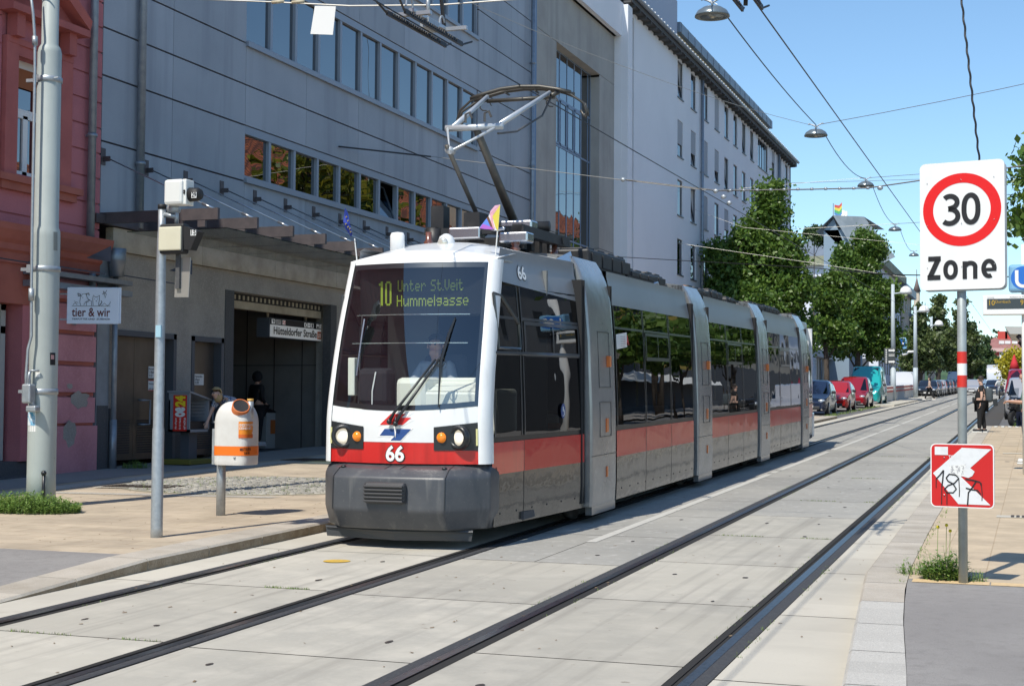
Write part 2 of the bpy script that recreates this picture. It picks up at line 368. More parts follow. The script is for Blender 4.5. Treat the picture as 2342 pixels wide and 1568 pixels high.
# ---- left pavement
pv = MB()
strip(pv, -15.7, -7.88, 11.6, 62, .11)
pv.build('left_pavement', m_pave, kind='structure')
pa = MB()
for a, c in ((-6, 9.2), (9.2, 11.4), (11.4, 11.6)): pa.add([P(-15.7, a, hp(a)), P(-7.88, a, hp(a)), P(-7.88, c, hp(c)), P(-15.7, c, hp(c))], [(0, 1, 2, 3)])
pa.build('pavement_asphalt_left', m_asph2, kind='structure')
pb = MB(); strip(pb, -15.7, -13.95, 11.6, 62, .114); pb.build('wall_side_asphalt', m_wallpave, kind='structure')
# tactile strips
tc_ = MB(); tc_.mi = 0
m_tact = M('tactile_white', (.55, .54, .50), .8, noise=[(20, (.42, .4, .37), .5, .7)])
for i in range(6): strip(tc_, -13.62+i*.075, -13.58+i*.075, 11.6, 60, .119)
a0, a1 = P(-13.1, 17.2, .119), P(-9.6, 17.55, .119)
for i in range(6):
    o = Vector((0, .055*i, 0)); tc_.add([a0+o, a1+o, a1+o+Vector((0, .028, 0)), a0+o+Vector((0, .028, 0))], [(0, 1, 2, 3)])
tc_.build('tactile_lines', m_tact, kind='structure')
# kerb stones on the left: a real step of eleven centimetres that runs out towards the camera
kb = MB(); y = 3.0
while y < 62:
    n = 1.05; q = [y+.006, y+n/3, y+2*n/3, y+n-.006]
    for i in range(3):
        a, c = q[i], q[i+1]; r = .02
        ha, hc = hp(a), hp(c)
        la = -7.47-.16*max(0, 9.6-a)*.2; lc = -7.47-.16*max(0, 9.6-c)*.2
        w0 = .40
        V = [P(la, a, -.03), P(lc, c, -.03), P(la, a, max(ha-r, -.02)), P(lc, c, max(hc-r, -.02)), P(la-r, a, ha), P(lc-r, c, hc), P(-7.88, a, ha+.001), P(-7.88, c, hc+.001)]
        kb.mi = 1; kb.add(V, [(0, 1, 3, 2)]); kb.mi = 0; kb.add(V, [(2, 3, 5, 4), (4, 5, 7, 6)])  # upright face is given a darker, browner granite than the top
        kb.add([P(la, a, -.03), P(la, a, ha-r), P(la-r, a, ha), P(-7.88, a, ha)], [(0, 1, 2, 3)])
    y += n
kb.build('left_kerb', [m_granite, M('brown_granite', (.24, .18, .115), .9, noise=[(5, (.36, .30, .22), .45, .7), (60, (.15, .11, .07), .5, .75)], bump=(60, .8, .008))], kind='structure')
# cobbled patch, manhole and drain
def cobbles(mb, inside, l0, l1, y0, y1, h, sz=.13):
    l = l0
    while l < l1:
        y = y0
        while y < y1:
            cl, cy = l+random.uniform(-.02, .02), y+random.uniform(-.02, .02)
            if inside(cl, cy):
                hw_ = sz*.42*random.uniform(.85, 1.05); hh = h+random.uniform(.004, .016)
                pts = [P(cl+hw_*math.cos(t), cy+hw_*math.sin(t), h) for t in [R(x+random.uniform(-8, 8)) for x in (20, 70, 110, 160, 200, 250, 290, 340)]]
                top = [p+(P(cl, cy, hh)-p)*.18+Vector((0, 0, hh-h)) for p in pts]
                mb.add(pts+top, [[8+i for i in range(8)]]+[(i, (i+1) % 8, 8+(i+1) % 8, 8+i) for i in range(8)])
            y += sz
        l += sz
cb = MB(); f_in = lambda l, y: ((l+10.9)/2.1)**2+((y-19.6)/1.75)**2 < 1
bs = MB(); bs.add([P(-10.9+2.2*math.cos(i*.2618), 19.6+1.85*math.sin(i*.2618), .1135) for i in range(24)], [list(range(24))]); bs.build('cobble_bedding', M('sand_bed', (.30, .27, .2), .95, noise=[(30, (.2, .22, .12), .5, .7)]), kind='structure')
cobbles(cb, f_in, -13, -8.8, 17.6, 21.5, .114)
cb.build('cobbled_patch', m_cob, kind='structure')
gc = MB()
for _ in range(900):
    l, y = random.uniform(-13, -8.8), random.uniform(17.8, 21.4)
    if f_in(l, y) and math.sin(l*3)+math.sin(y*4) > -.2: onstreet(gc, l, y, .115, .04, .035, 3)
gc.build('cobble_grass', m_weed, kind='stuff', label='tufts of grass between the cobbles of the left pavement', cat='grass')
mh = MB(X=Mat(P(-12.35, 18.75, .118), .05))
mh.mi = 1; mh.box(-.62, .62, -.42, .42, -.004, .0); mh.mi = 0; mh.box(-.54, .54, -.34, .34, 0, .006)
for i in range(18):
    for j in range(11):
        mh.box(-.52+i*.0595, -.485+i*.0595, -.32+j*.06, -.285+j*.06, .006, .012)
rebase(mh.build('manhole_cover', [m_iron, m_slabe], label='rusty rectangular manhole cover set in the left pavement', cat='manhole cover'), P(-12.35, 18.75, .114))
dg = MB(X=Mat(P(-12.75, 25.9, .118), .0))
dg.box(-.9, .9, -.03, .03, 0, .01)
for i in range(36): dg.box(-.9+i*.05, -.88+i*.05, -.55, .55, 0, .01)
rebase(dg.build('drain_grate', m_iron, label='long slotted drain grate in the left pavement beside the tram', cat='drain grate'), P(-12.75, 25.9, .114))
yd = MB(X=Mat(P(-6.17, 12.6, .003), 0)); yd.lathe([(0.0, .001), (.13, .0015)], 20, cap=False); yd.build('yellow_spot', M('yellow_paint', (.62, .38, .04), .8, noise=[(30, (.4, .3, .1), .45, .7)]), kind='structure')

# ---- right platform
rp = MB()
def rstrip(mb, y0, y1, right, h, st=1.0):
    y = y0
    while y < y1-.01:
        c = min(y+st, y1); mb.add([P(pl(ki, y)+.004, y, h), P(right, y, h), P(right, c, h), P(pl(ki, c)+.004, c, h)], [(0, 1, 2, 3)]); y = c
rstrip(rp, 12.32, 51.5, 2.8, .12); rp.build('right_platform', m_pave2, kind='structure')
ra = MB(); rstrip(ra, -6, 12.33, 2.8, .118); ra.build('platform_asphalt', m_asph2, kind='structure')
re_ = MB()
x = -.86
while x < 2.8: re_.add([P(x, 12.13, .122), P(min(x+.6, 2.8)-.01, 12.13, .122), P(min(x+.6, 2.8)-.01, 12.31, .122), P(x, 12.31, .122)], [(0, 1, 2, 3)]); x += .6
re_.build('paver_edging', M('yellow_edging', (.62, .45, .25), .85, noise=[(25, (.5, .36, .2), .45, .7)]), kind='structure')
ks = MB(); y = -6
while y < 51.5:
    n = 1.0 if y > 4 else 1.1; c = min(y+n, 51.5)
    ks.mi = 1 if y < 10.2 else 0
    q = [y+.006+(c-y-.012)*i/3 for i in range(4)]
    for i in range(3):
        a, d = q[i], q[i+1]
        ks.add([P(pl(kr, a), a, -.02), P(pl(kr, d), d, -.02), P(pl(kr, a), a, .10), P(pl(kr, d), d, .10), P(pl(kr, a)+.02, a, .12), P(pl(kr, d)+.02, d, .12), P(pl(ki, a), a, .121), P(pl(ki, d), d, .121)], [(1, 0, 2, 3), (3, 2, 4, 5), (5, 4, 6, 7)])
    y = c
ks.build('right_kerb', [m_granite, m_granite2], kind='structure')
tw = MB()
for i in range(16):
    for j in range(3): p = P(-.9+i*.22, 50.3+j*.35, .12); tw.lathe([(.075, 0), (.05, .02)], 8, Mat(p))
tw.build('tactile_studs', m_tact, kind='structure')
dr = MB(X=Mat(P(-.02, 18.15, .124), .0)); dr.box(-.3, .45, -.16, .16, -.003, 0); dr.mi = 1
for i in range(9): dr.box(-.14+i*.06, -.105+i*.06, -.13, .13, 0, .008)
rebase(dr.build('drain_cover', [m_slabe, m_iron], label='small grey drain cover in the yellow platform paving', cat='drain cover'), P(-.02, 18.15, .12))
dr = MB(X=Mat(P(.25, 33.2, .124), .0)); dr.box(-.7, 1.1, -.3, .3, -.003, 0); dr.mi = 1; dr.box(-.2, .9, -.2, .2, 0, .008)
rebase(dr.build('drain_channel', [m_slabe, m_iron], label='grey drain channel crossing the platform by the man with the phone', cat='drain cover'), P(.25, 33.2, .12))
# parking bay and far left pavement
pk = MB(); strip(pk, -11.3, -8.3, 62, 128, -.02); pk.build('parking_bay', m_asph2, kind='structure')
fp = MB(); fp.box(0, 1, 0, 1, 0, 1); fp = MB()
fp.add([P(-40, 62, .1), P(-11.3, 62, .1), P(-11.3, 320, .1), P(-40, 320, .1), P(-11.3, 62, -.05), P(-11.3, 320, -.05)], [(0, 1, 2, 3), (1, 4, 5, 2)]); fp.build('far_pavement', m_asph2, kind='structure')
isl = MB()
isl.add([P(-8.95, 90, .09), P(-7.35, 90, .09), P(-7.35, 131, .09), P(-8.95, 131, .09), P(-7.35, 90, -.03), P(-7.35, 131, -.03), P(-8.95, 90, -.03)], [(0, 1, 2, 3), (1, 4, 5, 2), (0, 6, 4, 1)]); isl.build('stop_island', m_slabe, kind='structure')
rr = MB(); strip(rr, 2.8, 7, -6, 300, -.01); rr.build('right_lane', m_asph, kind='structure')
rb = MB(); rb.add([P(7, -20, .1), P(40, -20, .1), P(40, 300, .1), P(7, 300, .1)], [(0, 1, 2, 3)]); rb.build('right_pavement', m_asph2, kind='structure')
# wooded hill at the far end of the street
hl = MB(); random.seed(3)
def hf(u, v):
    x = -700+u*1400; yv = 2000+v*500
    z = 34+ (55+22*math.sin(x*.006+1)+14*math.sin(x*.017)+6*math.sin(x*.05))*math.sin(v*1.57) - (0 if v else 20)
    return (x, yv, z+random.uniform(-2.5, 2.5))
hl.grid(hf, 160, 14, flip=False); hl.build('wooded_hill', M('hill_woods', (.035, .075, .04), .95, noise=[(.03, (.06, .11, .045), .4, .65)]), kind='structure')
# ================================================================ BUILDINGS ON THE LEFT
m_clad = M('grey_cladding', (.34, .36, .40), .5, noise=[(.5, (.29, .31, .35), .4, .65), (60, (.37, .39, .43), .5, .8)], streak=(2.2, .2, (.245, .262, .30), .5, .74), isl=.09)
m_gap = M('cladding_joint', (.03, .03, .035), .8)
m_alu = M('window_aluminium', (.30, .33, .38), .45, .3)
m_aludk = M('dark_aluminium', (.11, .13, .16), .45, .3)
m_glassb = GLASS('mirror_window_glass', (.06, .09, .12), 3.0, 0, .10)
m_room = M('dark_room', (.035, .04, .05), .9)
m_conc = M('rough_concrete', (.36, .33, .295), .9, noise=[(1.2, (.27, .25, .225), .4, .65), (45, (.46, .43, .39), .5, .75), (220, (.16, .15, .14), .5, .75)], bump=(60, .4, .01))
m_tower = M('tower_concrete', (.40, .385, .36), .9, noise=[(.6, (.33, .315, .295), .4, .65)], streak=(1.6, .12, (.29, .28, .265), .5, .75), bump=(40, .2, .01))
m_white = M('white_render', (.80, .81, .85), .9, noise=[(.3, (.76, .77, .81), .4, .65)], bump=(14, .35, .01))
m_cream = M('cream_render', (.62, .55, .38), .9, noise=[(.4, (.55, .49, .34), .4, .65)])
m_beige = M('beige_fascia', (.46, .40, .30), .7, noise=[(2, (.31, .26, .19), .4, .7), (14, (.22, .17, .12), .62, .75)])
m_pipe = M('zinc_pipe', (.30, .33, .37), .45, .5, noise=[(6, (.22, .25, .29), .4, .7)])
m_brown = M('brown_steel', (.085, .072, .075), .5, .3, noise=[(5, (.12, .10, .10), .4, .7)])
m_dkgrey = M('dark_grey_stone', (.075, .075, .078), .8, noise=[(30, (.12, .12, .12), .5, .75)])
m_door = M('steel_door', (.20, .175, .15), .38, .75, noise=[(1.6, (.15, .13, .11), .4, .65)], streak=(6, .6, (.17, .15, .13), .45, .7))
m_dframe = M('door_frame', (.085, .095, .115), .5, .2)
m_black = M('black', (.012, .012, .013), .6)
m_whitep = M('white_paint', (.78, .78, .76), .45)
m_zinc = M('zinc_roof', (.22, .26, .31), .5, .4, noise=[(.5, (.17, .20, .25), .4, .65)])
XW = -15.6
def wbox(mb, x0, x1, y0, y1, z0, z1): mb.box(x0, x1, y0, y1, z0, z1)
def street(y): return SLOPE*y
def downpipe(parent, x, y, z0, z1, r=.065, mat=None, joints=()):
    d = MB(); d.tube([(x, y, z0), (x, y, z1)], r, 12)
    for z in joints: d.tube([(x, y, z-.03), (x, y, z+.03)], r+.02, 12); d.box(x-.12, x, y-.02, y+.02, z-.02, z+.02)
    return d.build('downpipe', mat or m_pipe, parent, True)

# ---- grey clad building over the underground entrance
B = thing('clad_building', 'large grey building clad in flat panels with long window strips, above the underground entrance', 'building', Matrix.Translation((XW, 21.9, .5)))
YC = [21.88, 24.13, 26.88, 29.60, 32.32, 35.04, 37.78, 40.45, 43.37, 45.4]
ZR = [5.05, 6.35, 7.53, 8.39, 9.27, 11.04, 12.62, 13.48, 14.32, 15.4, 16.6]
strips = [(6.42, 7.53, 26.88, 40.40), (9.30, 11.04, 26.88, 40.40), (12.62, 14.32, 26.88, 40.40)]
pn = MB(); g_ = .034
def instrip(z0, z1, y0, y1):
    for (a, b_, c, d) in strips:
        if z0 < b_-.05 and z1 > a+.1 and y0 < d-.05 and y1 > c+.05: return True
for i in range(len(YC)-1):
    for j in range(len(ZR)-1):
        y0, y1, z0, z1 = YC[i], YC[i+1], ZR[j], ZR[j+1]
        if instrip(z0, z1, y0, y1): continue
        z0_, z1_ = z0, z1
        pn.box(XW-.05, XW, y0+.006, y1-.006, z0_+g_/2, z1_-g_/2)
pn.build('cladding_panel', m_clad, B, True)['kind'] = 'stuff'
sh = MB()                                   # body behind the panels, with real openings for the window strips
zs = [5.05] + [v for s_ in strips for v in s_[:2]] + [16.6]
prev = 4.9
for (a, c, y0, y1) in strips: sh.box(XW-.5, XW-.052, 21.88, 45.4, prev, a); sh.box(XW-.5, XW-.052, 21.88, y0, a, c); sh.box(XW-.5, XW-.052, y1, 45.4, a, c); prev = c
sh.box(XW-.5, XW-.052, 21.88, 45.4, prev, 16.55); sh.box(XW-12, XW-.5, 21.88, 45.4, 16.3, 16.5); sh.box(XW-12, XW-11.8, 21.88, 45.4, 4.9, 16.3); sh.box(XW-12, XW-.5, 21.88, 22.1, 4.9, 16.3)
for z in (8.4, 11.9, 5.0): sh.box(XW-11.8, XW-.5, 22.1, 45.4, z-.1, z+.1)
sh.build('wall', m_gap, B, True)
for si, (a, c, y0, y1) in enumerate(strips):
    fr = MB()
    fr.box(XW-.16, XW-.02, y0, y1, c-.17, c-.09); fr.box(XW-.16, XW-.02, y0, y1, a, a+.06)
    fr.box(XW-.30, XW-.02, y0, y1, c-.09, c-.002)
    n = 12; dy = (y1-y0)/n
    for i in range(n+1): yy = y0+i*dy; fr.box(XW-.15, XW-.03, yy-(.05 if i else 0), yy+(.05 if i < n else 0), a+.06, c-.17)
    fr.box(XW-.1, XW+.07, y0-.02, y1+.0, a-.10, a-.0)
    f = fr.build('window_frame', m_alu, B, True)
    for i in range(n):
        ya_, yb_ = y0+i*dy+.05, y0+(i+1)*dy-.05
        if i == n-1 : ya_, yb_ = y0+i*dy+.05, y0+(i+1)*dy-.05
        p = MB()
        if si == 0 and i == 6:               # one pane stands tilted open
            p.add([(XW-.10, ya_, a+.07), (XW-.10, yb_, a+.07), (XW-.42, yb_, c-.2), (XW-.42, ya_, c-.2)], [(0, 1, 2, 3)])
            o = p.build('pane', m_glassb, f, True, label='window pane tilted open inwards')
            q = MB(); q.tube([(XW-.10, ya_, a+.07), (XW-.42, ya_, c-.2)], .03, 4); q.tube([(XW-.10, yb_, a+.07), (XW-.42, yb_, c-.2)], .03, 4); q.tube([(XW-.42, ya_, c-.2), (XW-.42, yb_, c-.2)], .03, 4); q.build('sash', m_aludk, f, True)
        else:
            t = random.uniform(-.004, .004)
            p.add([(XW-.10+t, ya_, a+.06), (XW-.10-t, yb_, a+.06), (XW-.10-t, yb_, c-.17), (XW-.10+t, ya_, c-.17)], [(0, 1, 2, 3)]); p.build('pane', m_glassb, f, True)
bl = MB()
for (a, c, y0, y1) in strips[1:]: bl.box(XW-.24, XW-.22, y0, y1, a, c)
bl.build('window_blind', M('blue_grey_blind', (.10, .18, .25), .8), B, True)
rm = MB(); (a, c, y0, y1) = strips[0]; rm.box(XW-2.5, XW-2.4, y0, y1, a-.3, c+.3); rm.build('room_wall', m_room, B, True)
downpipe(B, XW+.1, 22.95, 4.9, 16.5, .075, joints=(6.1, 9.35, 12.4))
downpipe(B, XW+.12, 45.15, 1.2, 16.5, .07, joints=(6.4, 9.5, 12.9, 15.1))
q = MB(); q.box(XW-.05, XW+.03, 45.4, 45.78, .9, 16.6); q.build('blue_reveal', M('blue_grey_paint', (.13, .22, .36), .6), B, True)
# ground floor
S0 = .55
gf = MB()
gf.mi = 0
yo0, yo1 = 26.53, 30.95                      # underground passage
gf.box(XW-.45, XW-.01, 22.20, 22.42, S0-.3, 4.42); gf.box(XW-.45, XW-.01, 22.42, 24.36, 2.95, 4.42)
gf.box(XW-.45, XW-.01, 24.36, 24.95, S0-.3, 4.42); gf.box(XW-.45, XW-.01, 24.95, 26.17, 2.97, 4.42); gf.box(XW-.45, XW-.01, 26.17, 26.35, S0-.3, 4.42)
gf.box(XW-.45, XW-.01, 26.35, 31.1, 4.02, 4.42); gf.box(XW-.45, XW-.01, 31.1, 45.3, S0-.3, 4.42)
gf.mi = 1; gf.box(XW-.2, XW+.004, 22.22, 22.40, S0-.3, 1.6); gf.box(XW-.2, XW+.004, 24.38, 24.93, S0-.3, 1.35); gf.box(XW-.2, XW+.006, 26.19, 26.53, S0-.3, 4.02); gf.box(XW-.2, XW+.006, 30.95, 31.25, S0-.3, 4.02)
gf.build('ground_floor_wall', [m_conc, m_dkgrey], B, True)
fa = MB()
yq = 22.2
for yn in (25.2, 28.15, 31.1, 34.1, 37, 40, 43, 45.3): fa.box(XW-.1, XW+.06, yq+.005, yn-.005, 4.43, 4.84); yq = yn
fa.build('beige_fascia', m_beige, B, True)
# passage interior
pi2 = MB(); m_pw = M('passage_wall', (.20, .19, .175), .8, noise=[(2, (.17, .16, .15), .4, .65)]); pi2.mi = 0
X1 = -22.5
pi2.box(X1-.1, X1, yo0-2, yo1+3, S0-.4, 4.1); pi2.box(X1, XW-.45, yo1+.3, yo1+.5, S0-.4, 4.1)
pi2.box(X1, XW-.45, yo0-.2, yo0, S0-.4, 4.1)
pi2.mi = 1; pi2.box(X1, XW-.45, yo0-.2, yo1+.5, 4.05, 4.15)
for i in range(1, 8): pi2.box(X1, X1+.012, yo0-.2+i*.62, yo0-.185+i*.62, .5, 4.05)
for i in range(1, 9): pi2.box(X1+i*.75, X1+i*.75+.015, yo1+.285, yo1+.3, .5, 4.05)
pi2.box(X1, XW-.5, yo1+.286, yo1+.3, 2.6, 2.615)
pi2.mi = 2; pi2.box(X1, XW+.0, yo0-.2, yo1+.4, S0-.1, S0+.06)
pi2.build('passage', [m_pw, m_black, m_dkgrey], B, True)
lt = MB(); lt.box(XW-.4, XW-.25, yo0, yo1, 3.70, 3.86); lt.mi = 1; lt.box(XW-.38, XW-.26, yo0, yo1, 3.86, 4.02); lt.mi = 0
for i in range(24): lt.box(XW-.27, XW-.24, yo0+.06+i*.183, yo0+.12+i*.183, 3.89, 3.98)
lt.build('lintel_vent', [m_beige, m_black], B, True)
def steel_door(y0, y1, z0, z1, leafs, label):
    d = MB(); d.box(XW-.25, XW-.06, y0-.1, y0, z0, z1+.1); d.box(XW-.25, XW+.01, y0-.1, y0, z0, z1+.1); d.box(XW-.25, XW+.01, y1, y1+.1, z0, z1+.1); d.box(XW-.25, XW+.01, y0-.1, y1+.1, z1, z1+.1)
    fo = d.build('door_frame', m_dframe, B, True)
    for (a, c) in leafs:
        l = MB(); l.box(XW-.22, XW-.17, a+.004, c-.004, z0+.03, z1-.004); lo = l.build('door', m_door, B, True, label=label)
        v = MB()
        if c-a > .75 or len(leafs) == 1:
            for i in range(14): v.add([(XW-.168, a+.12, z0+.15+i*.045), (XW-.168, c-.12, z0+.15+i*.045), (XW-.15, c-.12, z0+.18+i*.045), (XW-.15, a+.12, z0+.18+i*.045)], [(0, 1, 2, 3)])
            v.build('vent_grille', m_dkgrey, lo, True)
    return lo
d1 = steel_door(22.45, 24.30, .62, 2.92, [(22.45, 23.25), (23.25, 24.30)], 'large brown steel double door beside the pink house')
hb = MB(); hb.tube([(XW-.17, 23.42, 1.75), (XW-.05, 23.42, 1.75), (XW-.05, 23.62, 1.75), (XW-.05, 23.62, 1.3), (XW-.05, 23.42, 1.3), (XW-.17, 23.42, 1.3)], .018, 8); hb.build('handle', m_alu, d1, True)
d2 = steel_door(25.05, 26.05, .64, 2.92, [(25.05, 26.05)], 'narrow brown steel door left of the underground entrance')
hb = MB(); hb.tube([(XW-.17, 25.9, 1.75), (XW-.08, 25.9, 1.75), (XW-.08, 25.9, 1.3), (XW-.17, 25.9, 1.3)], .015, 8); hb.build('handle', m_alu, d2, True)
# notices on the doors (writing is tiny)
def YZ(x, y, z, s=1): return Matrix(((0, -1, 0, x), (1, 0, 0, y), (0, 0, 1, z), (0, 0, 0, 1)))   # local x runs along the street, faces +X
def notice(y, z, w_, h_, lines, label, red=False):
    n = MB(X=YZ(XW-.166, y, z)); n.box(0, w_, -.004, 0, 0, h_); n.mi = 1
    for i, (tx_, wf, hh) in enumerate(lines): text(n, tx_, .04*w_, h_*(.95-(i+1)/len(lines)*.9)+.01, w_*wf, hh, None, .01, -.006)
    if red: n.mi = 2; n.box(0, w_, -.0045, -.004, h_*.93, h_); n.box(0, w_, -.0045, -.004, 0, h_*.07)
    rebase(n.build('notice', [m_whitep, m_black, M('sign_red', (.62, .03, .02), .5)], label=label, cat='notice'), (XW-.166, y, z))
notice(23.72, 2.17, .36, .22, [('Betriebsraum', .8, .04), ('U-Bahn', .5, .05), ('0.0', .3, .05)], 'small white notice on the brown double door, upper of two')
notice(23.72, 1.93, .36, .2, [('Notausgang', .6, .04), ('nicht verstellen', .8, .04)], 'small white notice with red borders on the double door, lower of two', True)
notice(25.33, 2.06, .34, .22, [('Haltestellen', .8, .04), ('0.Raum', .5, .05), ('0.09', .4, .05)], 'small white notice on the narrow steel door')
# graffiti beside the narrow door
gf_ = MB(X=YZ(XW+.006, 24.45, 1.15))
random.seed(11)
for k in range(5):
    pts = []; cx, cz = random.uniform(.05, .3), random.uniform(.1, .8)
    for t in range(14): a = t*.7; pts.append((cx+.09*math.cos(a)+.01*t*(k % 2), -.003, cz+.12*math.sin(a*1.3+k)))
    gf_.tube(pts, .008, 4)
gf_.build('graffiti_tag', m_black, B, True)
# glazed canopy: beams square to the wall, glass below them, rods up to the wall
cn = thing('glass_canopy', 'long glass canopy on brown steel beams hung by rods over the underground entrance', 'canopy', Matrix.Translation((XW, 22, 4.8)))
RY = [21.90+1.347*i for i in range(18)]
for i, yy in enumerate(RY):
    bm_ = MB(); bm_.box(XW+.02, -13.2, yy-.035, yy+.035, 4.86, 5.06); bm_.box(-14.1, -13.9, yy-.03, yy+.03, 4.74, 4.86)
    bm_.box(-13.6, -13.45, yy-.03, yy+.03, 4.74, 4.86)
    bm_.build('beam', m_brown, cn, True)
    r_ = MB(); ey = min(yy+.03, 45.3); r_.tube([(XW+.14, ey, 6.02), (-13.35, ey, 5.07)], .014, 6); r_.tube([(-13.55, ey, 5.155), (-13.33, ey, 5.06)], .026, 6); r_.mi = 1
    r_.box(XW, XW+.015, ey-.07, ey+.07, 5.92, 6.22); r_.box(XW, XW+.16, ey-.01, ey+.01, 5.98, 6.07); r_.build('rod', [M('bright_steel', (.5, .52, .55), .3, .9), m_brown], cn, True)
    if i < 17:
        gl = MB(); gl.box(XW+.55, -13.05, yy+.012, yy+1.335, 4.70, 4.72); gl.build('glass_pane', GLASS('canopy_glass', (.42, .52, .50), 1.5, .02), cn, True)
bm_ = MB(); bm_.box(XW+.01, XW+.13, 21.6, 45.3, 4.86, 5.02); bm_.box(-14.35, -14.27, 21.9, 45.3, 4.74, 4.80); bm_.build('wall_beam', m_brown, cn, True)

# ---- underground sign in the passage
us = thing('station_sign', 'white hanging sign reading Hütteldorfer Straße U3 over the underground entrance', 'sign', YZ(-15.93, onX(616, 770, -15.93).y, onX(616, 770, -15.93).z) @ Matrix.Diagonal((1.24, 1, .535, 1)))
m_sw = M('sign_white', (.62, .62, .60), .5, emit=((1, 1, .97), .12)); m_or = M('u3_orange', (.80, .15, .03), .5)
c = MB(); c.box(0, 2.15, 0, .32, 0, .80); c.build('sign_box', m_aludk, us)
c = MB(); c.box(.02, 2.13, -.006, 0, .02, .52); c.mi = 1; c.box(.02, 2.13, -.006, 0, .53, .78)
c.mi = 0
for x in (.07, .47, 1.31, 1.44, 1.57, 1.80, 1.93): c.box(x, x+.105, -.009, -.006, .56, .75)
for i in range(4): c.box(.20, .42, -.009, -.006, .57+i*.05, .585+i*.05)
c.mi = 1
c.add([(.09, -.011, .68), (.155, -.011, .64), (.16, -.011, .70), (.10, -.011, .735)], [(0, 1, 2, 3)]); c.tube([(.125, -.011, .67), (.125, -.011, .58)], .006, 4)
text(c, 'WC', 1.455, .62, .08, .07, None, .02, -.011)
c.tube([(1.385, -.011, .74), (1.35, -.011, .69), (1.35, -.011, .62), (1.385, -.011, .57)], .012, 5)
c.box(1.60, 1.65, -.012, -.009, .58, .70); c.box(1.60, 1.61, -.012, -.009, .7, .74); c.box(1.62, 1.63, -.012, -.009, .7, .75); c.box(1.64, 1.65, -.012, -.009, .7, .74)
c.tube([(1.83+.035*math.cos(t*.5), -.011, .60) for t in range(2)], .004, 4); c.box(1.82, 1.885, -.012, -.009, .57, .66); c.ball((1.835, -.01, .72), .012, 6); c.ball((1.87, -.01, .72), .012, 6)
c.tube([(1.975+.025*math.cos(t*.628), -.011, .605+.03*math.sin(t*.628)) for t in range(11)], .005, 4, caps=False); c.tube([(1.965, -.011, .72), (1.97, -.011, .65), (2.0, -.011, .65), (2.01, -.011, .6)], .006, 4)
c.mi = 2; c.tube([(.5225+.04*math.cos(t*.628), -.011, .655+.08*math.sin(t*.628)) for t in range(11)], .006, 4, caps=False); c.tube([(.49, -.011, .73), (.555, -.011, .58)], .006, 4)
c.mi = 3; c.box(1.84, 1.99, -.010, -.006, .09, .42); c.mi = 0; text(c, 'U3', 1.86, .15, .11, .2, None, .02, -.013); c.tube([(2.09, -.011, .57), (2.09, -.011, .72)], .006, 4); c.tube([(2.06, -.011, .68), (2.09, -.011, .73), (2.12, -.011, .68)], .006, 4)
c.mi = 1; text(c, 'Hütteldorfer Straße', .13, .13, 1.67, .32, None, .018, -.02)
c.build('lettering', [m_sw, m_black, M('sign_red', (.62, .03, .02), .5), m_or], us)
for x in (.1, 1.55):
    c = MB(); c.tube([(x, .12, .8), (x, .12, 1.9)], .028, 8); c.build('hanger', m_beige, us)
c = MB(X=Mat((-20.5, 31.24, 2.35), 0)); c.tube([(.16*math.cos(t*.3927), 0, .16*math.sin(t*.3927)) for t in range(17)], .018, 5, caps=False); c.tube([(-.11, 0, .11), (.11, 0, -.11)], .016, 5); c.box(-.08, .08, -.004, 0, -.02, .03)
rebase(c.build('no_smoking_sign', M('dull_red', (.16, .05, .05), .7), label='round no smoking sign on the right wall of the underground passage', cat='sign'), (-20.5, 31.24, 2.35))
# ---- concrete stair tower
T = thing('concrete_tower', 'bare concrete stair tower with one tall blue gridded window', 'building', Matrix.Translation((XW, 46, .8)))
c = MB(); tw0, tw1, wy0, wy1, wz1 = 45.78, 55.42, 48.01, 53.35, 14.30
c.box(XW-.6, XW, tw0, wy0, .5, 14.28); c.box(XW-.6, XW, wy1, tw1, .5, 14.28); c.box(XW-.6, XW, tw0, tw1, 14.30, 16.18); c.box(XW-.6, XW-.004, wy0, wy1, .5, 3.5)
c.box(XW-.6, XW-.02, tw0, wy0, 14.2, 14.31); c.box(XW-.6, XW-.02, wy1, tw1, 14.2, 14.31)
c.box(XW-8, XW-.6, tw0, tw0+.3, .5, 16.1); c.box(XW-8, XW-.6, tw1-.3, tw1, .5, 16.1); c.box(XW-8, XW-.0, tw0, tw1, 16.18, 16.24)
c.mi = 1; c.box(XW-.3, XW+.004, tw0, wy0, 7.62, 7.64); c.box(XW-.3, XW+.004, wy1, tw1, 7.62, 7.64)
c.build('wall', [m_tower, m_gap], T, True)
c = MB(); ym = [48.03, 48.62, 49.50, 50.38, 51.26, 52.14, 53.0, 53.33]; zm = [3.5, 5.4, 7.65, 10.9, 12.6, 14.28]
for yv in ym: c.box(XW-.39, XW-.355, yv-.03, yv+.03, 3.5, 14.28)
for z in zm: c.box(XW-.39, XW-.35, wy0, wy1, z-.03, z+.03)
for i in range(1, 5):
    a, d = ym[i]+.06, ym[i+1]-.06
    for q in (a, d-.05): c.box(XW-.39, XW-.34, q, q+.05, 10.97, 12.55)
    c.box(XW-.39, XW-.34, a, d, 10.95, 11.02); c.box(XW-.39, XW-.34, a, d, 12.48, 12.56)
c.build('window_frame', M('blue_frame', (.20, .27, .38), .45, .2), T, True)
for i in range(len(ym)-1):
    for j in range(len(zm)-1):
        c = MB(); c.add([(XW-.37, ym[i]+.03, zm[j]+.03), (XW-.37, ym[i+1]-.03, zm[j]+.03), (XW-.37, ym[i+1]-.03, zm[j+1]-.03), (XW-.37, ym[i]+.03, zm[j+1]-.03)], [(0, 1, 2, 3)])
        c.build('pane', m_glassb, T, True)
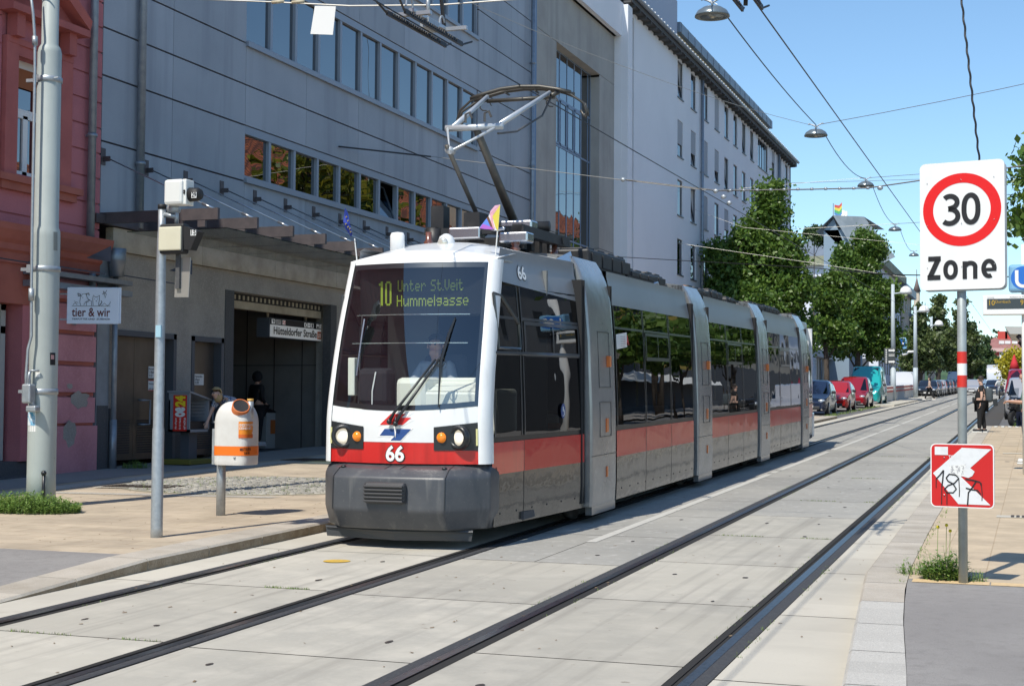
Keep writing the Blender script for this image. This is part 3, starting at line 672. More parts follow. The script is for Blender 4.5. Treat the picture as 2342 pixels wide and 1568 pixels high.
c = MB(); c.box(XW-1.6, XW-1.5, wy0-1, wy1+1, 2, 15); c.build('stair_wall', M('blue_room', (.09, .15, .20), .9), T, True)
# ---- white apartment building
XV = -15.3
Wb = thing('white_building', 'long white rendered building with four rows of narrow windows and a grey eaves gutter', 'building', Matrix.Translation((XV, 76, 1.4)))
rows = [(4.95, 6.6), (7.65, 9.28), (10.36, 12.0), (13.06, 14.73), (15.77, 17.47)]
cols = [(65.0+2.66*i if i < 2 else [70.5, 73.2, 75.7, 78.15, 80.6, 83.05][i-2]) for i in range(8)]
cols = [(a, a+1.08) for a in (65.0, 67.75, 70.5, 73.2, 75.7, 78.15, 80.6, 83.05)]+[(85.55, 88.9)]+[(a, a+1.02) for a in (90.4, 93.0, 95.55)]
vst = (56.25, 57.3)                           # tall stair window strip
wl = MB(); zt_ = 17.6
allc = sorted([vst]+cols); pr = 55.42
for (a, d) in allc: wl.box(XV-.45, XV, pr, a, .6, zt_); pr = d
wl.box(XV-.45, XV, pr, 97.8, .6, zt_)
for (a, d) in cols:
    z = .6
    for (z0, z1) in rows: wl.box(XV-.45, XV, a, d, z, z0); z = z1
    wl.box(XV-.45, XV, a, d, z, zt_)
wl.box(XV-.45, XV, vst[0], vst[1], .6, 3); wl.box(XV-.45, XV, vst[0], vst[1], 17.4, zt_)
wl.box(XV-12, XV, 97.4, 97.8, .6, zt_); wl.box(XV-12, XV-.45, 55.42, 55.6, 14, 19.5)
wl.box(XW-.6, XV-.005, 48.8, 55.42, 16.25, 17.6); wl.box(XW-.6, XV-.2, 45, 55.4, 16.25, 19)
wl.build('wall', m_white, Wb, True)
c = MB(); c.box(XV, XV+.25, 55.43, 56.1, .6, 17.5); c.build('pilaster', m_white, Wb, True)
random.seed(5)
m_shut = M('roller_shutter', (.36, .37, .40), .7); m_rec = M('window_recess', (.30, .31, .35), .9)
for (a, d) in cols:
    for (z0, z1) in rows:
        f = MB(); x = XV-.05
        for (p0, p1, q0, q1) in ((a, a+.05, z0, z1), (d-.05, d, z0, z1), (a, d, z0, z0+.05), (a, d, z1-.05, z1)): f.box(x-.05, x, p0, p1, q0, q1)
        if d-a > 2:
            for k in range(1, 4): yv = a+(d-a)*k/4; f.box(x-.05, x, yv-.04, yv+.04, z0, z1)
        f.mi = 1; f.box(XV-.02, XV+.05, a-.06, d+.06, z0-.05, z0-.002)
        fo = f.build('window_frame', [m_dframe, m_aludk], Wb, True)
        sh_ = random.random(); zt2 = z1 if sh_ > .22 else z0+(z1-z0)*random.choice([0.03, .35, .6])
        if zt2 < z1:
            s_ = MB(); s_.box(x+.005, x+.03, a+.05, d-.05, zt2, z1-.02); s_.build('roller_shutter', m_shut, fo, True)
        g2 = MB()
        if random.random() < .35 and d-a < 2: g2.add([(x-.02, a+.05, z0+.05), (x-.02, d-.05, z0+.05), (x-.2, d-.05, z1-.05), (x-.2, a+.05, z1-.05)], [(0, 1, 2, 3)])
        else: g2.add([(x-.02, a+.05, z0+.05), (x-.02, d-.05, z0+.05), (x-.02, d-.05, z1-.05), (x-.02, a+.05, z1-.05)], [(0, 1, 2, 3)])
        g2.build('pane', GLASS('plain_window_glass', (.05, .07, .09), 1.7), fo, True)
c = MB()
for z in (3, 5.2, 7.3, 9.4, 11.6, 12.1, 13.5, 14.85, 16.2, 17.4): c.box(XV-.3, XV-.2, vst[0], vst[1], z-.06, z+.06)
for yv in vst: c.box(XV-.3, XV-.2, yv-.04, yv+.04, 3, 17.4)
vf = c.build('stair_window_frame', m_alu, Wb, True)
c = MB(); c.add([(XV-.25, vst[0], 3), (XV-.25, vst[1], 3), (XV-.25, vst[1], 17.4), (XV-.25, vst[0], 17.4)], [(0, 1, 2, 3)]); c.build('pane', m_glassb, vf, True)
c = MB(); c.box(XV-2, XV-1.9, 55.6, 97, .6, 17.5); c.build('room_wall', m_room, Wb, True)
c = MB()                                      # eaves soffit and gutter
c.box(XV, -14.95, 55.6, 98.1, 17.62, 17.70); c.box(-14.98, -14.93, 55.6, 98.1, 17.62, 17.86); c.mi = 1
c.tube([(-14.83, 55.6, 17.9), (-14.83, 98.1, 17.9)], .085, 8); c.mi = 2
yv = 56
while yv < 98: c.box(XV, -14.93, yv, yv+.09, 17.50, 17.62); yv += .9
c.build('eaves', [m_dkgrey, m_pipe, m_dkgrey], Wb, True)
c = MB(); yv = 56.2                           # row of snow guards catching the light
while yv < 97.8: c.ball((-14.85, yv, 18.02), .055, 6); yv += .55
c.build('snow_guard', m_whitep, Wb, True)['kind'] = 'stuff'
c = MB(); c.add([(-14.95, 55.6, 17.9), (-14.95, 98.1, 17.9), (-20, 98.1, 19.2), (-20, 55.6, 19.2)], [(0, 1, 2, 3)]); c.build('roof', m_zinc, Wb, True)
c = MB(); c.box(-24, -15.75, 66.8, 91.8, 17.6, 19.15); c.mi = 1; c.box(-24.2, -15.55, 66.6, 92.1, 19.15, 19.62)
for i in range(18): c.box(-24.2, -15.53, 66.8+i*1.45, 66.84+i*1.45, 19.15, 19.63)
c.mi = 2; c.box(-24, -15.7, 56, 66.6, 17.6, 20.6)
c.build('attic', [m_cream, m_zinc, M('blue_grey_wall', (.40, .45, .55), .8)], Wb, True)
downpipe(Wb, XV+.12, 69.75, 1.3, 17.6, .08, joints=(8.6, 13)); downpipe(Wb, XV+.12, 92.35, 1.3, 17.6, .08)
# ---- pink house
XP = -15.58
Pk = thing('pink_house', 'pink and red rendered old house with grooved walls and an orange cornice, left edge', 'building', Matrix.Translation((XP, 18, .4)))
m_pink = M('pink_render', (.49, .165, .18), .9, noise=[(.8, (.40, .13, .145), .4, .65), (50, (.54, .195, .21), .5, .75)], bump=(40, .3, .008))
m_pinkl = M('light_pink_render', (.56, .25, .28), .9, noise=[(1.4, (.47, .20, .225), .4, .65), (30, (.60, .29, .31), .5, .75)], bump=(40, .3, .008))
m_orange = M('orange_moulding', (.40, .12, .085), .85, noise=[(1.5, (.32, .09, .065), .4, .65), (8, (.30, .15, .08), .66, .72)])
wy = [(18.06, 19.20)] if False else [(17.55, 19.55)]
WN = (19.50, 20.62, 5.42, 7.35)               # first floor window (y0, y1, z0, z1)
c = MB()
c.box(XP-.6, XP-.03, -30, WN[0], 4.1, 14.4); c.box(XP-.6, XP-.03, WN[1], 21.84, 4.1, 14.4); c.box(XP-.6, XP-.03, WN[0], WN[1], 4.1, WN[2]); c.box(XP-.6, XP-.03, WN[0], WN[1], WN[3], 14.4)
c.box(XP-10, XP-.6, 21.6, 21.84, .3, 14.4); c.box(XP-10, XP-.6, -30, -29.7, .3, 14.4); c.box(XP-10, XP-.1, -30, 21.84, 14.3, 14.4)
z = 4.3; k = 0
while z < 14.2:                               # grooved courses
    for (a, d) in ((20.98, 21.84), (15, 19.16), (6, 15), (-30, 6)):
        c.box(XP-.03, XP, a, d, z+.012, z+.43)
    if z > 8.9 or z < 4.9: c.box(XP-.03, XP, 19.16, 20.98, z+.012, z+.43)
    z += .45
c.build('upper_wall', m_pink, Pk, True)
c = MB(); c.box(XP-.6, XP-.04, 20.2, 21.80, .3, 4.1); c.mi = 0
z = 1.32
c.box(XP-.04, XP+.05, 20.25, 21.82, .35, 1.30)
while z < 3.6: c.box(XP-.04, XP+.02, 20.28, 21.78, z+.03, z+.47); z += .53
c.build('quoin_pier', m_pinkl, Pk, True)
c = MB()
z = 1.32
while z < 3.9: c.box(XP-.04, XP-.005, 20.3, 21.76, z-.03, z+.03); z += .53
prof = [(0, 3.95), (.03, 3.95), (.03, 4.12), (.08, 4.16), (.08, 4.26), (.14, 4.32), (.23, 4.46), (.25, 4.56), (0, 4.60)]
c.add([(XP+p[0], 21.84+(.1 if p[0] > .1 else 0), p[1]) for p in prof]+[(XP+p[0], -30, p[1]) for p in prof], [list(range(9))]+[(i, i+9, (i+1) % 9+9, (i+1) % 9) for i in range(9)])
c.box(XP-.5, XP-.01, -30, 20.2, 3.3, 3.95)
c.box(XP-.02, XP+.16, 19.0, 21.15, 5.25, 5.36); c.box(XP-.02, XP+.10, 19.1, 21.05, 5.12, 5.25)
c.build('cornice', m_orange, Pk, True)
c = MB()                                      # flaked plaster
for (yv, zv, sx, sz) in ((21.35, 1.75, .28, .17), (21.05, 1.18, .2, .24), (21.05, 1.98, .1, .06)):
    n = 14; c.poly([(XP+.053 if zv < 1.3 else XP+.023, yv+sx*math.cos(i*6.283/n)*random.uniform(.6, 1.1), zv+sz*math.sin(i*6.283/n)*random.uniform(.6, 1.1)) for i in range(n)])
c.build('flaked_plaster', m_conc, Pk, True)
c = MB()                                      # window surround with pediment
c.box(XP-.03, XP+.07, WN[0]-.3, WN[0], WN[2]-.05, WN[3]+.15); c.box(XP-.03, XP+.07, WN[1], WN[1]+.3, WN[2]-.05, WN[3]+.15); c.box(XP-.03, XP+.078, WN[0]-.3, WN[1]+.3, WN[3]+.151, WN[3]+.25); c.box(XP-.03, XP+.05, WN[0], WN[1], WN[3]-.02, WN[3]+.151)
for yv in (WN[0]-.22, WN[1]+.02): c.box(XP, XP+.20, yv, yv+.2, WN[3]+.25, WN[3]+.62)
ym_ = (WN[0]+WN[1])/2; y0p, y1p = WN[0]-.45, WN[1]+.45
c.box(XP, XP+.30, y0p, y1p, WN[3]+.62, WN[3]+.74)
for (a, d) in ((y0p, ym_), (y1p, ym_)):
    c.add([(XP, a, WN[3]+.74), (XP+.3, a, WN[3]+.74), (XP, d, WN[3]+1.38), (XP+.3, d, WN[3]+1.38), (XP, a, WN[3]+.90), (XP+.34, a, WN[3]+.90), (XP, d, WN[3]+1.56), (XP+.34, d, WN[3]+1.56)], [(0, 1, 3, 2), (4, 6, 7, 5), (1, 5, 7, 3), (0, 4, 5, 1)])
c.poly([(XP+.05, y0p, WN[3]+.74), (XP+.05, y1p, WN[3]+.74), (XP+.05, ym_, WN[3]+1.4)])
so_ = c.build('window_surround', M('red_moulding', (.44, .125, .11), .88, noise=[(1.5, (.36, .10, .09), .4, .65)]), Pk, True)
c = MB(); x = XP-.22
for (p0, p1, q0, q1) in ((WN[0], WN[0]+.09, WN[2], WN[3]), (WN[1]-.09, WN[1], WN[2], WN[3]), (WN[0], WN[1], WN[2], WN[2]+.1), (WN[0], WN[1], WN[3]-.14, WN[3]), (WN[0], WN[1], 6.40, 6.55), (ym_-.06, ym_+.06, WN[2], 6.45)): c.box(x-.06, x, p0, p1, q0, q1)
fo = c.build('window_frame', m_whitep, Pk, True)
c = MB(); c.add([(x-.03, WN[0], WN[2]), (x-.03, WN[1], WN[2]), (x-.03, WN[1], WN[3]), (x-.03, WN[0], WN[3])], [(0, 1, 2, 3)]); c.build('pane', m_glassb, fo, True)
c = MB()
for i in range(16): c.box(x+.004, x+.02, WN[0]+.09, WN[1]-.09, 6.9+i*.02, 6.915+i*.02)
c.build('roller_blind', M('orange_blind', (.38, .13, .05), .7), fo, True)
c = MB(); c.box(x-2, x-.3, WN[0]-.5, WN[1]+.5, WN[2]-.5, WN[2]-.4); c.box(x-2, x-1.9, WN[0]-1, WN[1]+1, WN[2]-.5, WN[3]+.5); c.build('room_wall', m_room, Pk, True)
c = MB()                                      # dark shop doorway with pale frame
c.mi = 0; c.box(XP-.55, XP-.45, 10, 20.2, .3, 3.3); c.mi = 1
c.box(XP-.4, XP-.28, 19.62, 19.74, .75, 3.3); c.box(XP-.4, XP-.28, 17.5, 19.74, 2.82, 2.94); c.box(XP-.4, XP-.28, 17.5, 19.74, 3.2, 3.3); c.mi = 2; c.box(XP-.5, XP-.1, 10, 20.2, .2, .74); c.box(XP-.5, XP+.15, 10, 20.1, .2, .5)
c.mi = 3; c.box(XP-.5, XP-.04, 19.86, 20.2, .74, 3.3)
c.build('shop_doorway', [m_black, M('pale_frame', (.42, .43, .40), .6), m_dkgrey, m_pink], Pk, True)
downpipe(Pk, XP+.12, 21.42, 4.55, 14.3, .07, joints=(6.35, 9.8))
c = MB(); c.tube([(XP+.12, 21.5, 3.95), (XP+.12, 21.5, 3.55), (XP+.1, 21.2, 3.3), (XP+.06, 21.05, 3.05)], .06, 8); c.build('bent_pipe', m_pipe, Pk, True)
c = MB(); c.box(XW-.4, XW+.02, 21.84, 22.2, .3, 4.4); c.mi = 1; c.box(XW-.3, XW+.03, 21.86, 22.18, .3, 1.65); c.mi = 2; c.tube([(XW+.1, 22.25, .5), (XW+.1, 22.25, 4.3)], .05, 10); c.tube([(XW+.1, 22.25, .5), (XW+.1, 22.25, 1.4)], .065, 10)
c.mi = 2; c.lathe([(.12, 0), (.16, .35), (.16, .5)], 10, Mat((XW+.15, 22.2, 3.95)))
c.build('grey_pier', [M('pale_grey_render', (.27, .29, .31), .9, noise=[(2, (.22, .235, .25), .4, .65)]), m_dkgrey, m_pipe], B, True)
# small glass porch roofs over the shop
def porch(yy, lab):
    t = thing('glass_porch', lab, 'canopy', Matrix.Translation((XP, yy, 4.02)), 'glass porch roofs on the pink house')
    a = MB(); a.add([(0, -1.5, .28), (1.5, -1.5, .02), (1.5, 1.1, .02), (0, 1.1, .28)], [(0, 1, 2, 3)]); a.build('glass_pane', GLASS('porch_glass', (.55, .65, .68), 1.5, .02), t)
    for q in (-1.4, 1.0):
        a = MB(); a.box(0, 1.55, q-.02, q+.02, -.02, .0, Matrix.Rotation(R(9), 4, 'Y')); a.add([(1.15, q, .02), (1.62, q, -.06), (1.62, q, .20)], [(0, 1, 2)]); a.build('bracket', m_aludk, t)
    a = MB(); a.box(0, .3, -1.5, 1.15, -.22, -.14); a.box(0, .3, -1.5, 1.15, -.42, -.32); a.build('wall_rail', m_pipe, t)
porch(21.3, 'small glass porch roof on the pink house, by the pet shop sign'); porch(17.6, 'small glass porch roof behind the thick grey pole on the pink house')
# pet shop sign
ps = thing('shop_sign', 'white projecting shop sign reading tier & wir on the pink house corner', 'sign', Mat(tuple(onX(152, 740, -15.25)), R(20)))
o_ = onX(152, 740, -15.25)
def sc_(w_px, d): return w_px*d/FPX
dd = (o_-CAM).length*.96; SWd, SHt = sc_(118, dd), sc_(83, dd)
c = MB(); c.bbox(0, SWd, 0, .03, 0, SHt, .01); c.bbox(.02, SWd+.02, .07, .1, .01, SHt+.01, .01); c.build('sign_board', M('sign_blue_white', (.80, .86, .95), .5), ps)
c = MB()
text(c, 'tier & wir', SWd*.10, SHt*.20, SWd*.74, SHt*.24, None, .012, -.006); c.mi = 1
text(c, 'TIERFUTTER UND -ZUBEHÖR', SWd*.10, SHt*.11, SWd*.74, SHt*.055, None, .01, -.006)
def wire(pts, r=.004): c.tube([(SWd*a, -.004, SHt*b_) for a, b_ in pts], r, 4)
wire([(.1, .49), (.84, .49)])
wire([(.27, .5), (.25, .6), (.26, .72), (.30, .82), (.37, .83), (.39, .72), (.43, .66), (.41, .60), (.36, .60), (.33, .52)]); wire([(.27, .8), (.21, .84), (.22, .76), (.27, .78)], .008); wire([(.36, .82), (.42, .84), (.43, .78)], .008); wire([(.30, .72), (.31, .73)], .006); wire([(.42, .66), (.44, .65)], .01)
wire([(.38, .5), (.38, .62), (.43, .66), (.48, .62), (.48, .5)])
wire([(.51, .5), (.50, .70), (.51, .79), (.54, .74), (.59, .74), (.63, .79), (.63, .70), (.61, .5)]); wire([(.53, .68), (.54, .68)], .006); wire([(.59, .68), (.6, .68)], .006); wire([(.56, .64), (.57, .62), (.58, .64)]); wire([(.63, .5), (.68, .6), (.66, .64)], .007)
wire([(.67, .5), (.72, .57), (.79, .5)]); wire([(.79, .5), (.83, .55), (.84, .62)]); wire([(.70, .90), (.72, .80), (.74, .72), (.76, .82), (.70, .90)]); wire([(.68, .82), (.73, .84), (.77, .93)]); wire([(.12, .52), (.16, .58), (.2, .52)]); wire([(.14, .62), (.22, .58)])
c.build('lettering', [M('dark_red_brown', (.13, .02, .02), .6), M('dark_ink', (.03, .03, .04), .6)], ps)
c = MB(); c.box(-.12, 0, .01, .04, SHt*.1, SHt*.14); c.box(-.12, 0, .01, .04, SHt*.8, SHt*.84); c.build('bracket', m_pipe, ps)
# ================================================================ TRAM
TX, TY = -6.08, 14.0
TRM = Matrix.Translation(P(TX, TY, 0)) @ Matrix.Rotation(.00676, 4, 'Z') @ Matrix.Rotation(.0188, 4, 'X')
tram = thing('tram', 'low articulated tram in white, red and grey, number 66, line 10 on its display', 'tram', TRM)
LT = 24.4
m_tw = M('tram_white', (.78, .79, .79), .28, coat=.4, noise=[(1.5, (.70, .71, .71), .45, .7)], streak=(16, .9, (.62, .62, .60), .6, .85))
m_tr = M('tram_red', (.60, .018, .015), .22, coat=.8, streak=(9, .8, (.42, .015, .012), .5, .75))
m_ts = M('tram_silver', (.36, .365, .375), .36, .45, noise=[(.8, (.32, .325, .335), .4, .65)])
m_tp = M('portal_silver', (.38, .385, .385), .24, .5, bump=(1.3, .3, .05), noise=[(.9, (.27, .27, .27), .4, .65), (7, (.40, .40, .40), .55, .75)])
m_tg = M('tram_grey', (.15, .15, .155), .3, .2, coat=.5, noise=[(1.2, (.19, .185, .18), .42, .7)])
m_tg2 = M('skirt_grey', (.05, .048, .045), .25, .1, coat=.5, bump=(1.5, .25, .05))
m_trs = M('side_red', (.50, .014, .014), .3, 0, spec=.3, coat=.3, bump=(1.5, .25, .05))
m_bmp = M('bumper_grey', (.06, .064, .073), .42, noise=[(2.2, (.085, .088, .095), .42, .68), (40, (.17, .165, .155), .62, .76)], streak=(10, 1.2, (.13, .13, .13), .56, .75))
m_frm = M('window_rubber', (.02, .022, .025), .35)
m_blk = M('roof_black', (.018, .018, .02), .5, noise=[(4, (.04, .038, .036), .5, .7)])
m_tgl = GLASS('tram_side_glass', (.14, .15, .155), 1.9, 0, .12)
m_wsh = GLASS('windscreen_glass', (.90, .93, .93), 2.0)
m_bel = M('bellows', (.012, .012, .013), .8)
m_amb = M('amber_lens', (.85, .22, .01), .2, emit=((1, .3, .02), .25), coat=.6)
m_chr = M('bright_metal', (.6, .6, .62), .25, .95)
def itp(t, x):
    if x <= t[0][0]: return t[0][1]
    for (a, b_), (c, d) in zip(t, t[1:]):
        if x <= c: return b_+(d-b_)*(x-a)/(c-a)
    return t[-1][1]
HW = [(0, .90), (.5, .945), (1, .985), (2, 1.07), (2.7, 1.13), (3.4, 1.18), (4, 1.2)]
def hw(y):
    y2 = LT-y; return min(itp(HW, max(y, 0)), itp(HW, max(y2, 0)))
TUM = [(0, -.01), (.2, -.01), (.45, 0), (1.3, 0), (2.2, -.03), (2.7, -.07), (3.02, -.14)]
def SX(y, z, sg, off=0): return sg*(hw(y)+itp(TUM, z)+off)
def patch(mb, y0, y1, z0, z1, sg=1, off=0, ny=None, z0b=None, z1b=None):
    """piece of the tram's side between y0..y1, z0..z1 (z0b / z1b at the far end)"""
    z0b = z0 if z0b is None else z0b; z1b = z1 if z1b is None else z1b
    ny = ny or max(2, int((y1-y0)/.3)); 
    def fn(u, v):
        y = y0+(y1-y0)*u; a = z0+(z0b-z0)*u; b = z1+(z1b-z1)*u; z = a+(b-a)*v; y = y if y > .62 else max(y, rake(z)+.13+(y-y0)*.2); return (SX(y, z, sg, off), y, z)
    s_ = mb.smooth; mb.smooth = True; mb.grid(fn, ny, 6, flip=(sg < 0)); mb.smooth = s_
# front face: x = u*halfwidth(z), y = bow + rake(z)
HF = [(.05, .78), (.20, .86), (.5, .905), (.86, .90), (1.2, .895), (2.2, .87), (2.97, .835)]
def rake(z): return .0 if z < 1.3 else .46*((z-1.3)/1.67)**1.35
def bow(u): return -.20*(1-abs(u)**2.0)
def FF(u, z, off=0): return (u*itp(HF, z), bow(u)+rake(z)-off, z)
def fpatch(mb, u0, u1, z0, z1, off=0, nu=14, nz=6, top=None, bot=None):
    def fn(a, b):
        u = u0+(u1-u0)*a; zt = top(u) if top else z1; zb = bot(u) if bot else z0; return FF(u, zb+(zt-zb)*b, off)
    s_ = mb.smooth; mb.smooth = True; mb.grid(fn, nu, nz); mb.smooth = s_
gb = lambda u: 1.44+.045*(u*u)*1.0 if False else 1.40+.06*u*u        # lower edge of the windscreen dips in the middle
# --- front panels
c = MB(); fpatch(c, -.93, .93, .86, 1.075); part('red_front_band', c, m_tr, tram)
c = MB(); fpatch(c, -.93, .93, 1.078, 1.5, top=lambda u: gb(u)-.004, nz=3); c.mi = 0
fp_ = part('white_front_panel', c, m_tw, tram)
c = MB()                                       # number on the front
def ftext(mb, s_, uc, zc, wd, ht, off, bold):
    vs, fs = text_mesh(s_, bold)
    mb.add([FF((uc-wd/2+a*wd)/itp(HF, zc), zc-ht/2+b_*ht, off) for a, b_ in vs], fs)
c.mi = 1; ftext(c, '66', -.02, .965, .225, .185, .006, .055); c.mi = 0; ftext(c, '66', -.02, .965, .205, .165, .010, .03)
part('fleet_number', c, [M('number_white', (.85, .85, .83), .5), m_frm], tram)
c = MB()                                       # operator's emblem: two slanted blocks and a four-pointed star
def fpoly(mb, pts, off, sx=.0042, ox=-.02, oz=1.235):
    mb.poly([FF((ox+(p[0]-50)*sx)/itp(HF, oz), oz+(p[1]-50)*sx*.82, off) for p in pts])
c.mi = 2; fpoly(c, [(2, 52), (38, 94), (98, 94), (70, 72), (99, 72), (68, 52)], .003)
fpoly(c, [(2, 20), (10, 48), (98, 48), (64, 5), (28, 5), (40, 20)], .003)
c.mi = 0; fpoly(c, [(8, 56), (38, 89), (78, 89), (66, 78), (92, 78), (70, 56)], .006)
c.mi = 1; fpoly(c, [(8, 24), (22, 44), (92, 44), (64, 10), (38, 10), (50, 24)], .006)
c.mi = 2; fpoly(c, [(47, 50), (26, 50), (48, 54), (51, 84), (54, 54), (72, 50), (54, 46), (51, 16), (48, 46), (26, 50)], .009)
part('emblem', c, [M('emblem_red', (.66, .03, .03), .5), M('emblem_blue', (.02, .07, .24), .5), M('number_white', (.85, .85, .83), .5)], tram)
# --- white corner pillars
for sg in (-1, 1):
    c = MB(); c.smooth = True
    def pf(a, b_, sg=sg):
        z = .86+(2.99-.86)*b_; h = itp(HF, z); r = .115; t = a*R(100)
        x0 = h*.925; y0_ = bow(.925)+rake(z)
        x = x0+r*.92*math.sin(t); y = y0_+r*(1-math.cos(t))*1.3-.012
        return (sg*x, y, z)
    c.grid(pf, 10, 24, flip=(sg < 0)); part('corner_pillar', c, m_tw, tram)
    c = MB(); c.box(sg*1.0-.004, sg*1.0+.004, .2, .22, .9, .9) if False else None
# --- bumper: faceted moulding
c = MB(); c.smooth = False
sec = [(.36, .80, .11), (.0, .74, 0), (-.07, .66, .0), (-.09, .36, .0), (.0, .17, .05), (.03, .115, .07)]   # (y offset, z, narrower)
us = [-1.0, -.66, -.33, 0, .33, .66, 1.0]
def bpt(u, i):
    k = [(.04, .845, .97), (-.03, .815, .985), (-.10, .735, 1), (-.12, .40, 1), (-.02, .20, .95)][i]
    hx = .935*k[2]; fr = abs(u) < .9
    w_ = [0, .6, 1, 1, .85][i]
    if fr: return (u*hx, -.20*(1-(abs(u))**2.0*.55)+k[0]-.16*w_, k[1])
    return (u*hx, .14-.10*w_, k[1])
for i in range(4):
    for a, d in zip(us, us[1:]): c.add([bpt(a, i), bpt(d, i), bpt(d, i+1), bpt(a, i+1)], [(0, 3, 2, 1)])
c.add([bpt(u, 0) for u in us]+[(.9, .3, .85), (-.9, .3, .85)], [list(range(9))[::-1]])
for sg in (-1, 1):
    for i in range(4):
        p, q = bpt(sg, i), bpt(sg, i+1); c.add([p, q, (q[0], .30, q[2]), (p[0], .30, p[2])], [(0, 1, 2, 3) if sg > 0 else (3, 2, 1, 0)])
c.add([bpt(u, 4) for u in us]+[(.86, .9, .20), (-.86, .9, .20)], [list(range(9))])
bp_ = part('bumper', c, m_bmp, tram); soften(bp_, .028)
c = MB()                                       # seams, bolts and hatch outlines on the bumper
for u in (-.66, .66):
    pts = [Vector(bpt(u, i))+Vector((0, -.002, 0)) for i in range(4)]; c.tube(pts, .004, 4)
for u in (-.6, .02, .58):
    p = (Vector(bpt(u, 0))+Vector(bpt(u, 1)))/2
for u in (-.62, .60): p = Vector(bpt(u, 1)); c.ball((p.x, p.y+.02, p.z+.008), .03, 8, sq=(1, 1, .6))
c.tube([(-.08, -.33, .812), (-.05, -.21, .846), (.11, -.21, .846), (.09, -.33, .812)], .003, 4)
part('bumper_seam', c, m_frm, bp_)
c = MB(); c.bbox(-.225, .225, -.535, -.45, .475, .69, .03)
for i in range(5): c.bbox(-.215, .215, -.56, -.52, .49+i*.037, .513+i*.037, .009)
part('coupler_cover', c, M('ribbed_black', (.045, .045, .048), .42), bp_)
c = MB()                                       # rail guard below
c.add([(-.86, -.10, .20), (0, -.30, .20), (.80, -.10, .20), (-.84, -.10, .085), (0, -.27, .085), (.78, -.10, .085)], [(0, 3, 4, 1), (1, 4, 5, 2)])
c.tube([(-.84, -.11, .18), (0, -.31, .18), (.80, -.11, .18)], .012, 5)
part('rail_guard', c, M('guard_grey', (.055, .058, .062), .5), tram)
# --- headlights in black panels
for sg in (-1, 1):
    c = MB(); ua, ub = sorted((sg*.44, sg*.925))
    tp = (lambda u: 1.235+.05*(abs(u)-.44)/.485)
    fpatch(c, ua, ub, 1.0, 1.3, off=.008, nu=5, nz=2, top=tp, bot=lambda u: 1.0)
    hp_ = part('headlight_panel', c, m_frm, tram)
    hx = sg*.655; 
    u = hx/itp(HF, 1.13); yb = bow(u)
    T0 = Mat((hx, yb, 1.13), R(-sg*16)) @ Matrix.Rotation(R(90), 4, 'X')
    c = MB(); c.lathe([(.125, 0), (.128, .03), (.115, .055), (.085, .06), (.08, .02)], 24, T0, cap=False); part('bezel', c, m_frm, hp_)
    c = MB(); c.lathe([(.001, .045), (.04, .043), (.07, .034), (.082, .02)][::-1], 24, T0, cap=False)
    part('headlight', c, M('lamp_lens', (.85, .82, .74), .08, .3, emit=((1, .86, .62), .55), coat=1, bump=(60, .5, .003)), hp_)
    hx2 = sg*.47; u = hx2/itp(HF, 1.13); T1 = Mat((hx2, bow(u), 1.13), R(-sg*11)) @ Matrix.Rotation(R(90), 4, 'X')
    c = MB(); c.lathe([(.001, .045), (.03, .04), (.05, .02), (.055, 0)][::-1], 18, T1, cap=False); part('turn_signal', c, m_amb, hp_)
    c = MB(); p, q = FF(sg*.915, 1.05, .016), FF(sg*.915, 1.22, .016); c.tube([p, q], .011, 5); part('marker_strip', c, M('pale_yellow', (.75, .72, .35), .5), hp_)
# --- windscreen
c = MB(); fpatch(c, -.925, .925, 1.5, 2.955, off=.0, nu=18, nz=16, bot=gb); ws = part('windscreen', c, m_wsh, tram)
c = MB()                                       # black printed border and heating frame, inside the glass
def border(mb, u0, u1, z0f, z1f, off): fpatch(mb, u0, u1, 0, 0, off=off, nu=8, nz=8, bot=z0f, top=z1f)
border(c, -.925, -.88, gb, lambda u: 2.955, -.004); border(c, .88, .925, gb, lambda u: 2.955, -.004); border(c, -.88, .88, lambda u: 2.90, lambda u: 2.955, -.004); border(c, -.88, .88, gb, lambda u: gb(u)+.055, -.004)
part('screen_border', c, m_frm, ws)
c = MB(); c.tube([FF(u*.1-.75, 2.40, -.03) for u in range(16)], .006, 4); c.tube([FF(u*.1-.75, 2.10, -.03) for u in range(16)], .006, 4); c.tube([FF(-.62, 2.36-.12*i, -.03) for i in range(6)], .010, 4); part('sun_blind_rail', c, m_chr, ws)
# --- roof front cap
def roofz(x, y):                               # domed cap
    h = max(.3, hw(y)-.12); k = min(1, max(0, (y-.40)/1.2)); return 2.985+.17*(1-(abs(x)/h)**2.2)*(.5+.5*k)+.035*k
c = MB(); c.smooth = True
def rc(a, b_):
    u = -1+2*a
    if b_ < .15:
        t = b_/.15; x = u*(.835+.02*t); y = bow(u)+rake(2.955)+.02*t; return (x*1.0, y, 2.955+.045*t)
    t = (b_-.15)/.85; y = (bow(u)+rake(2.97)+.02)*(1-t)+3.0*t; x = u*(.855+(hw(max(y, .5))-.135-.855)*t)
    return (x, y, 3.0+.15*(1-abs(u)**2.2)*min(1, .45+t*1.6)*1.0+.10*min(1, t*4)+.01*t)
c.grid(rc, 24, 20); part('front_roof', c, m_tw, tram)
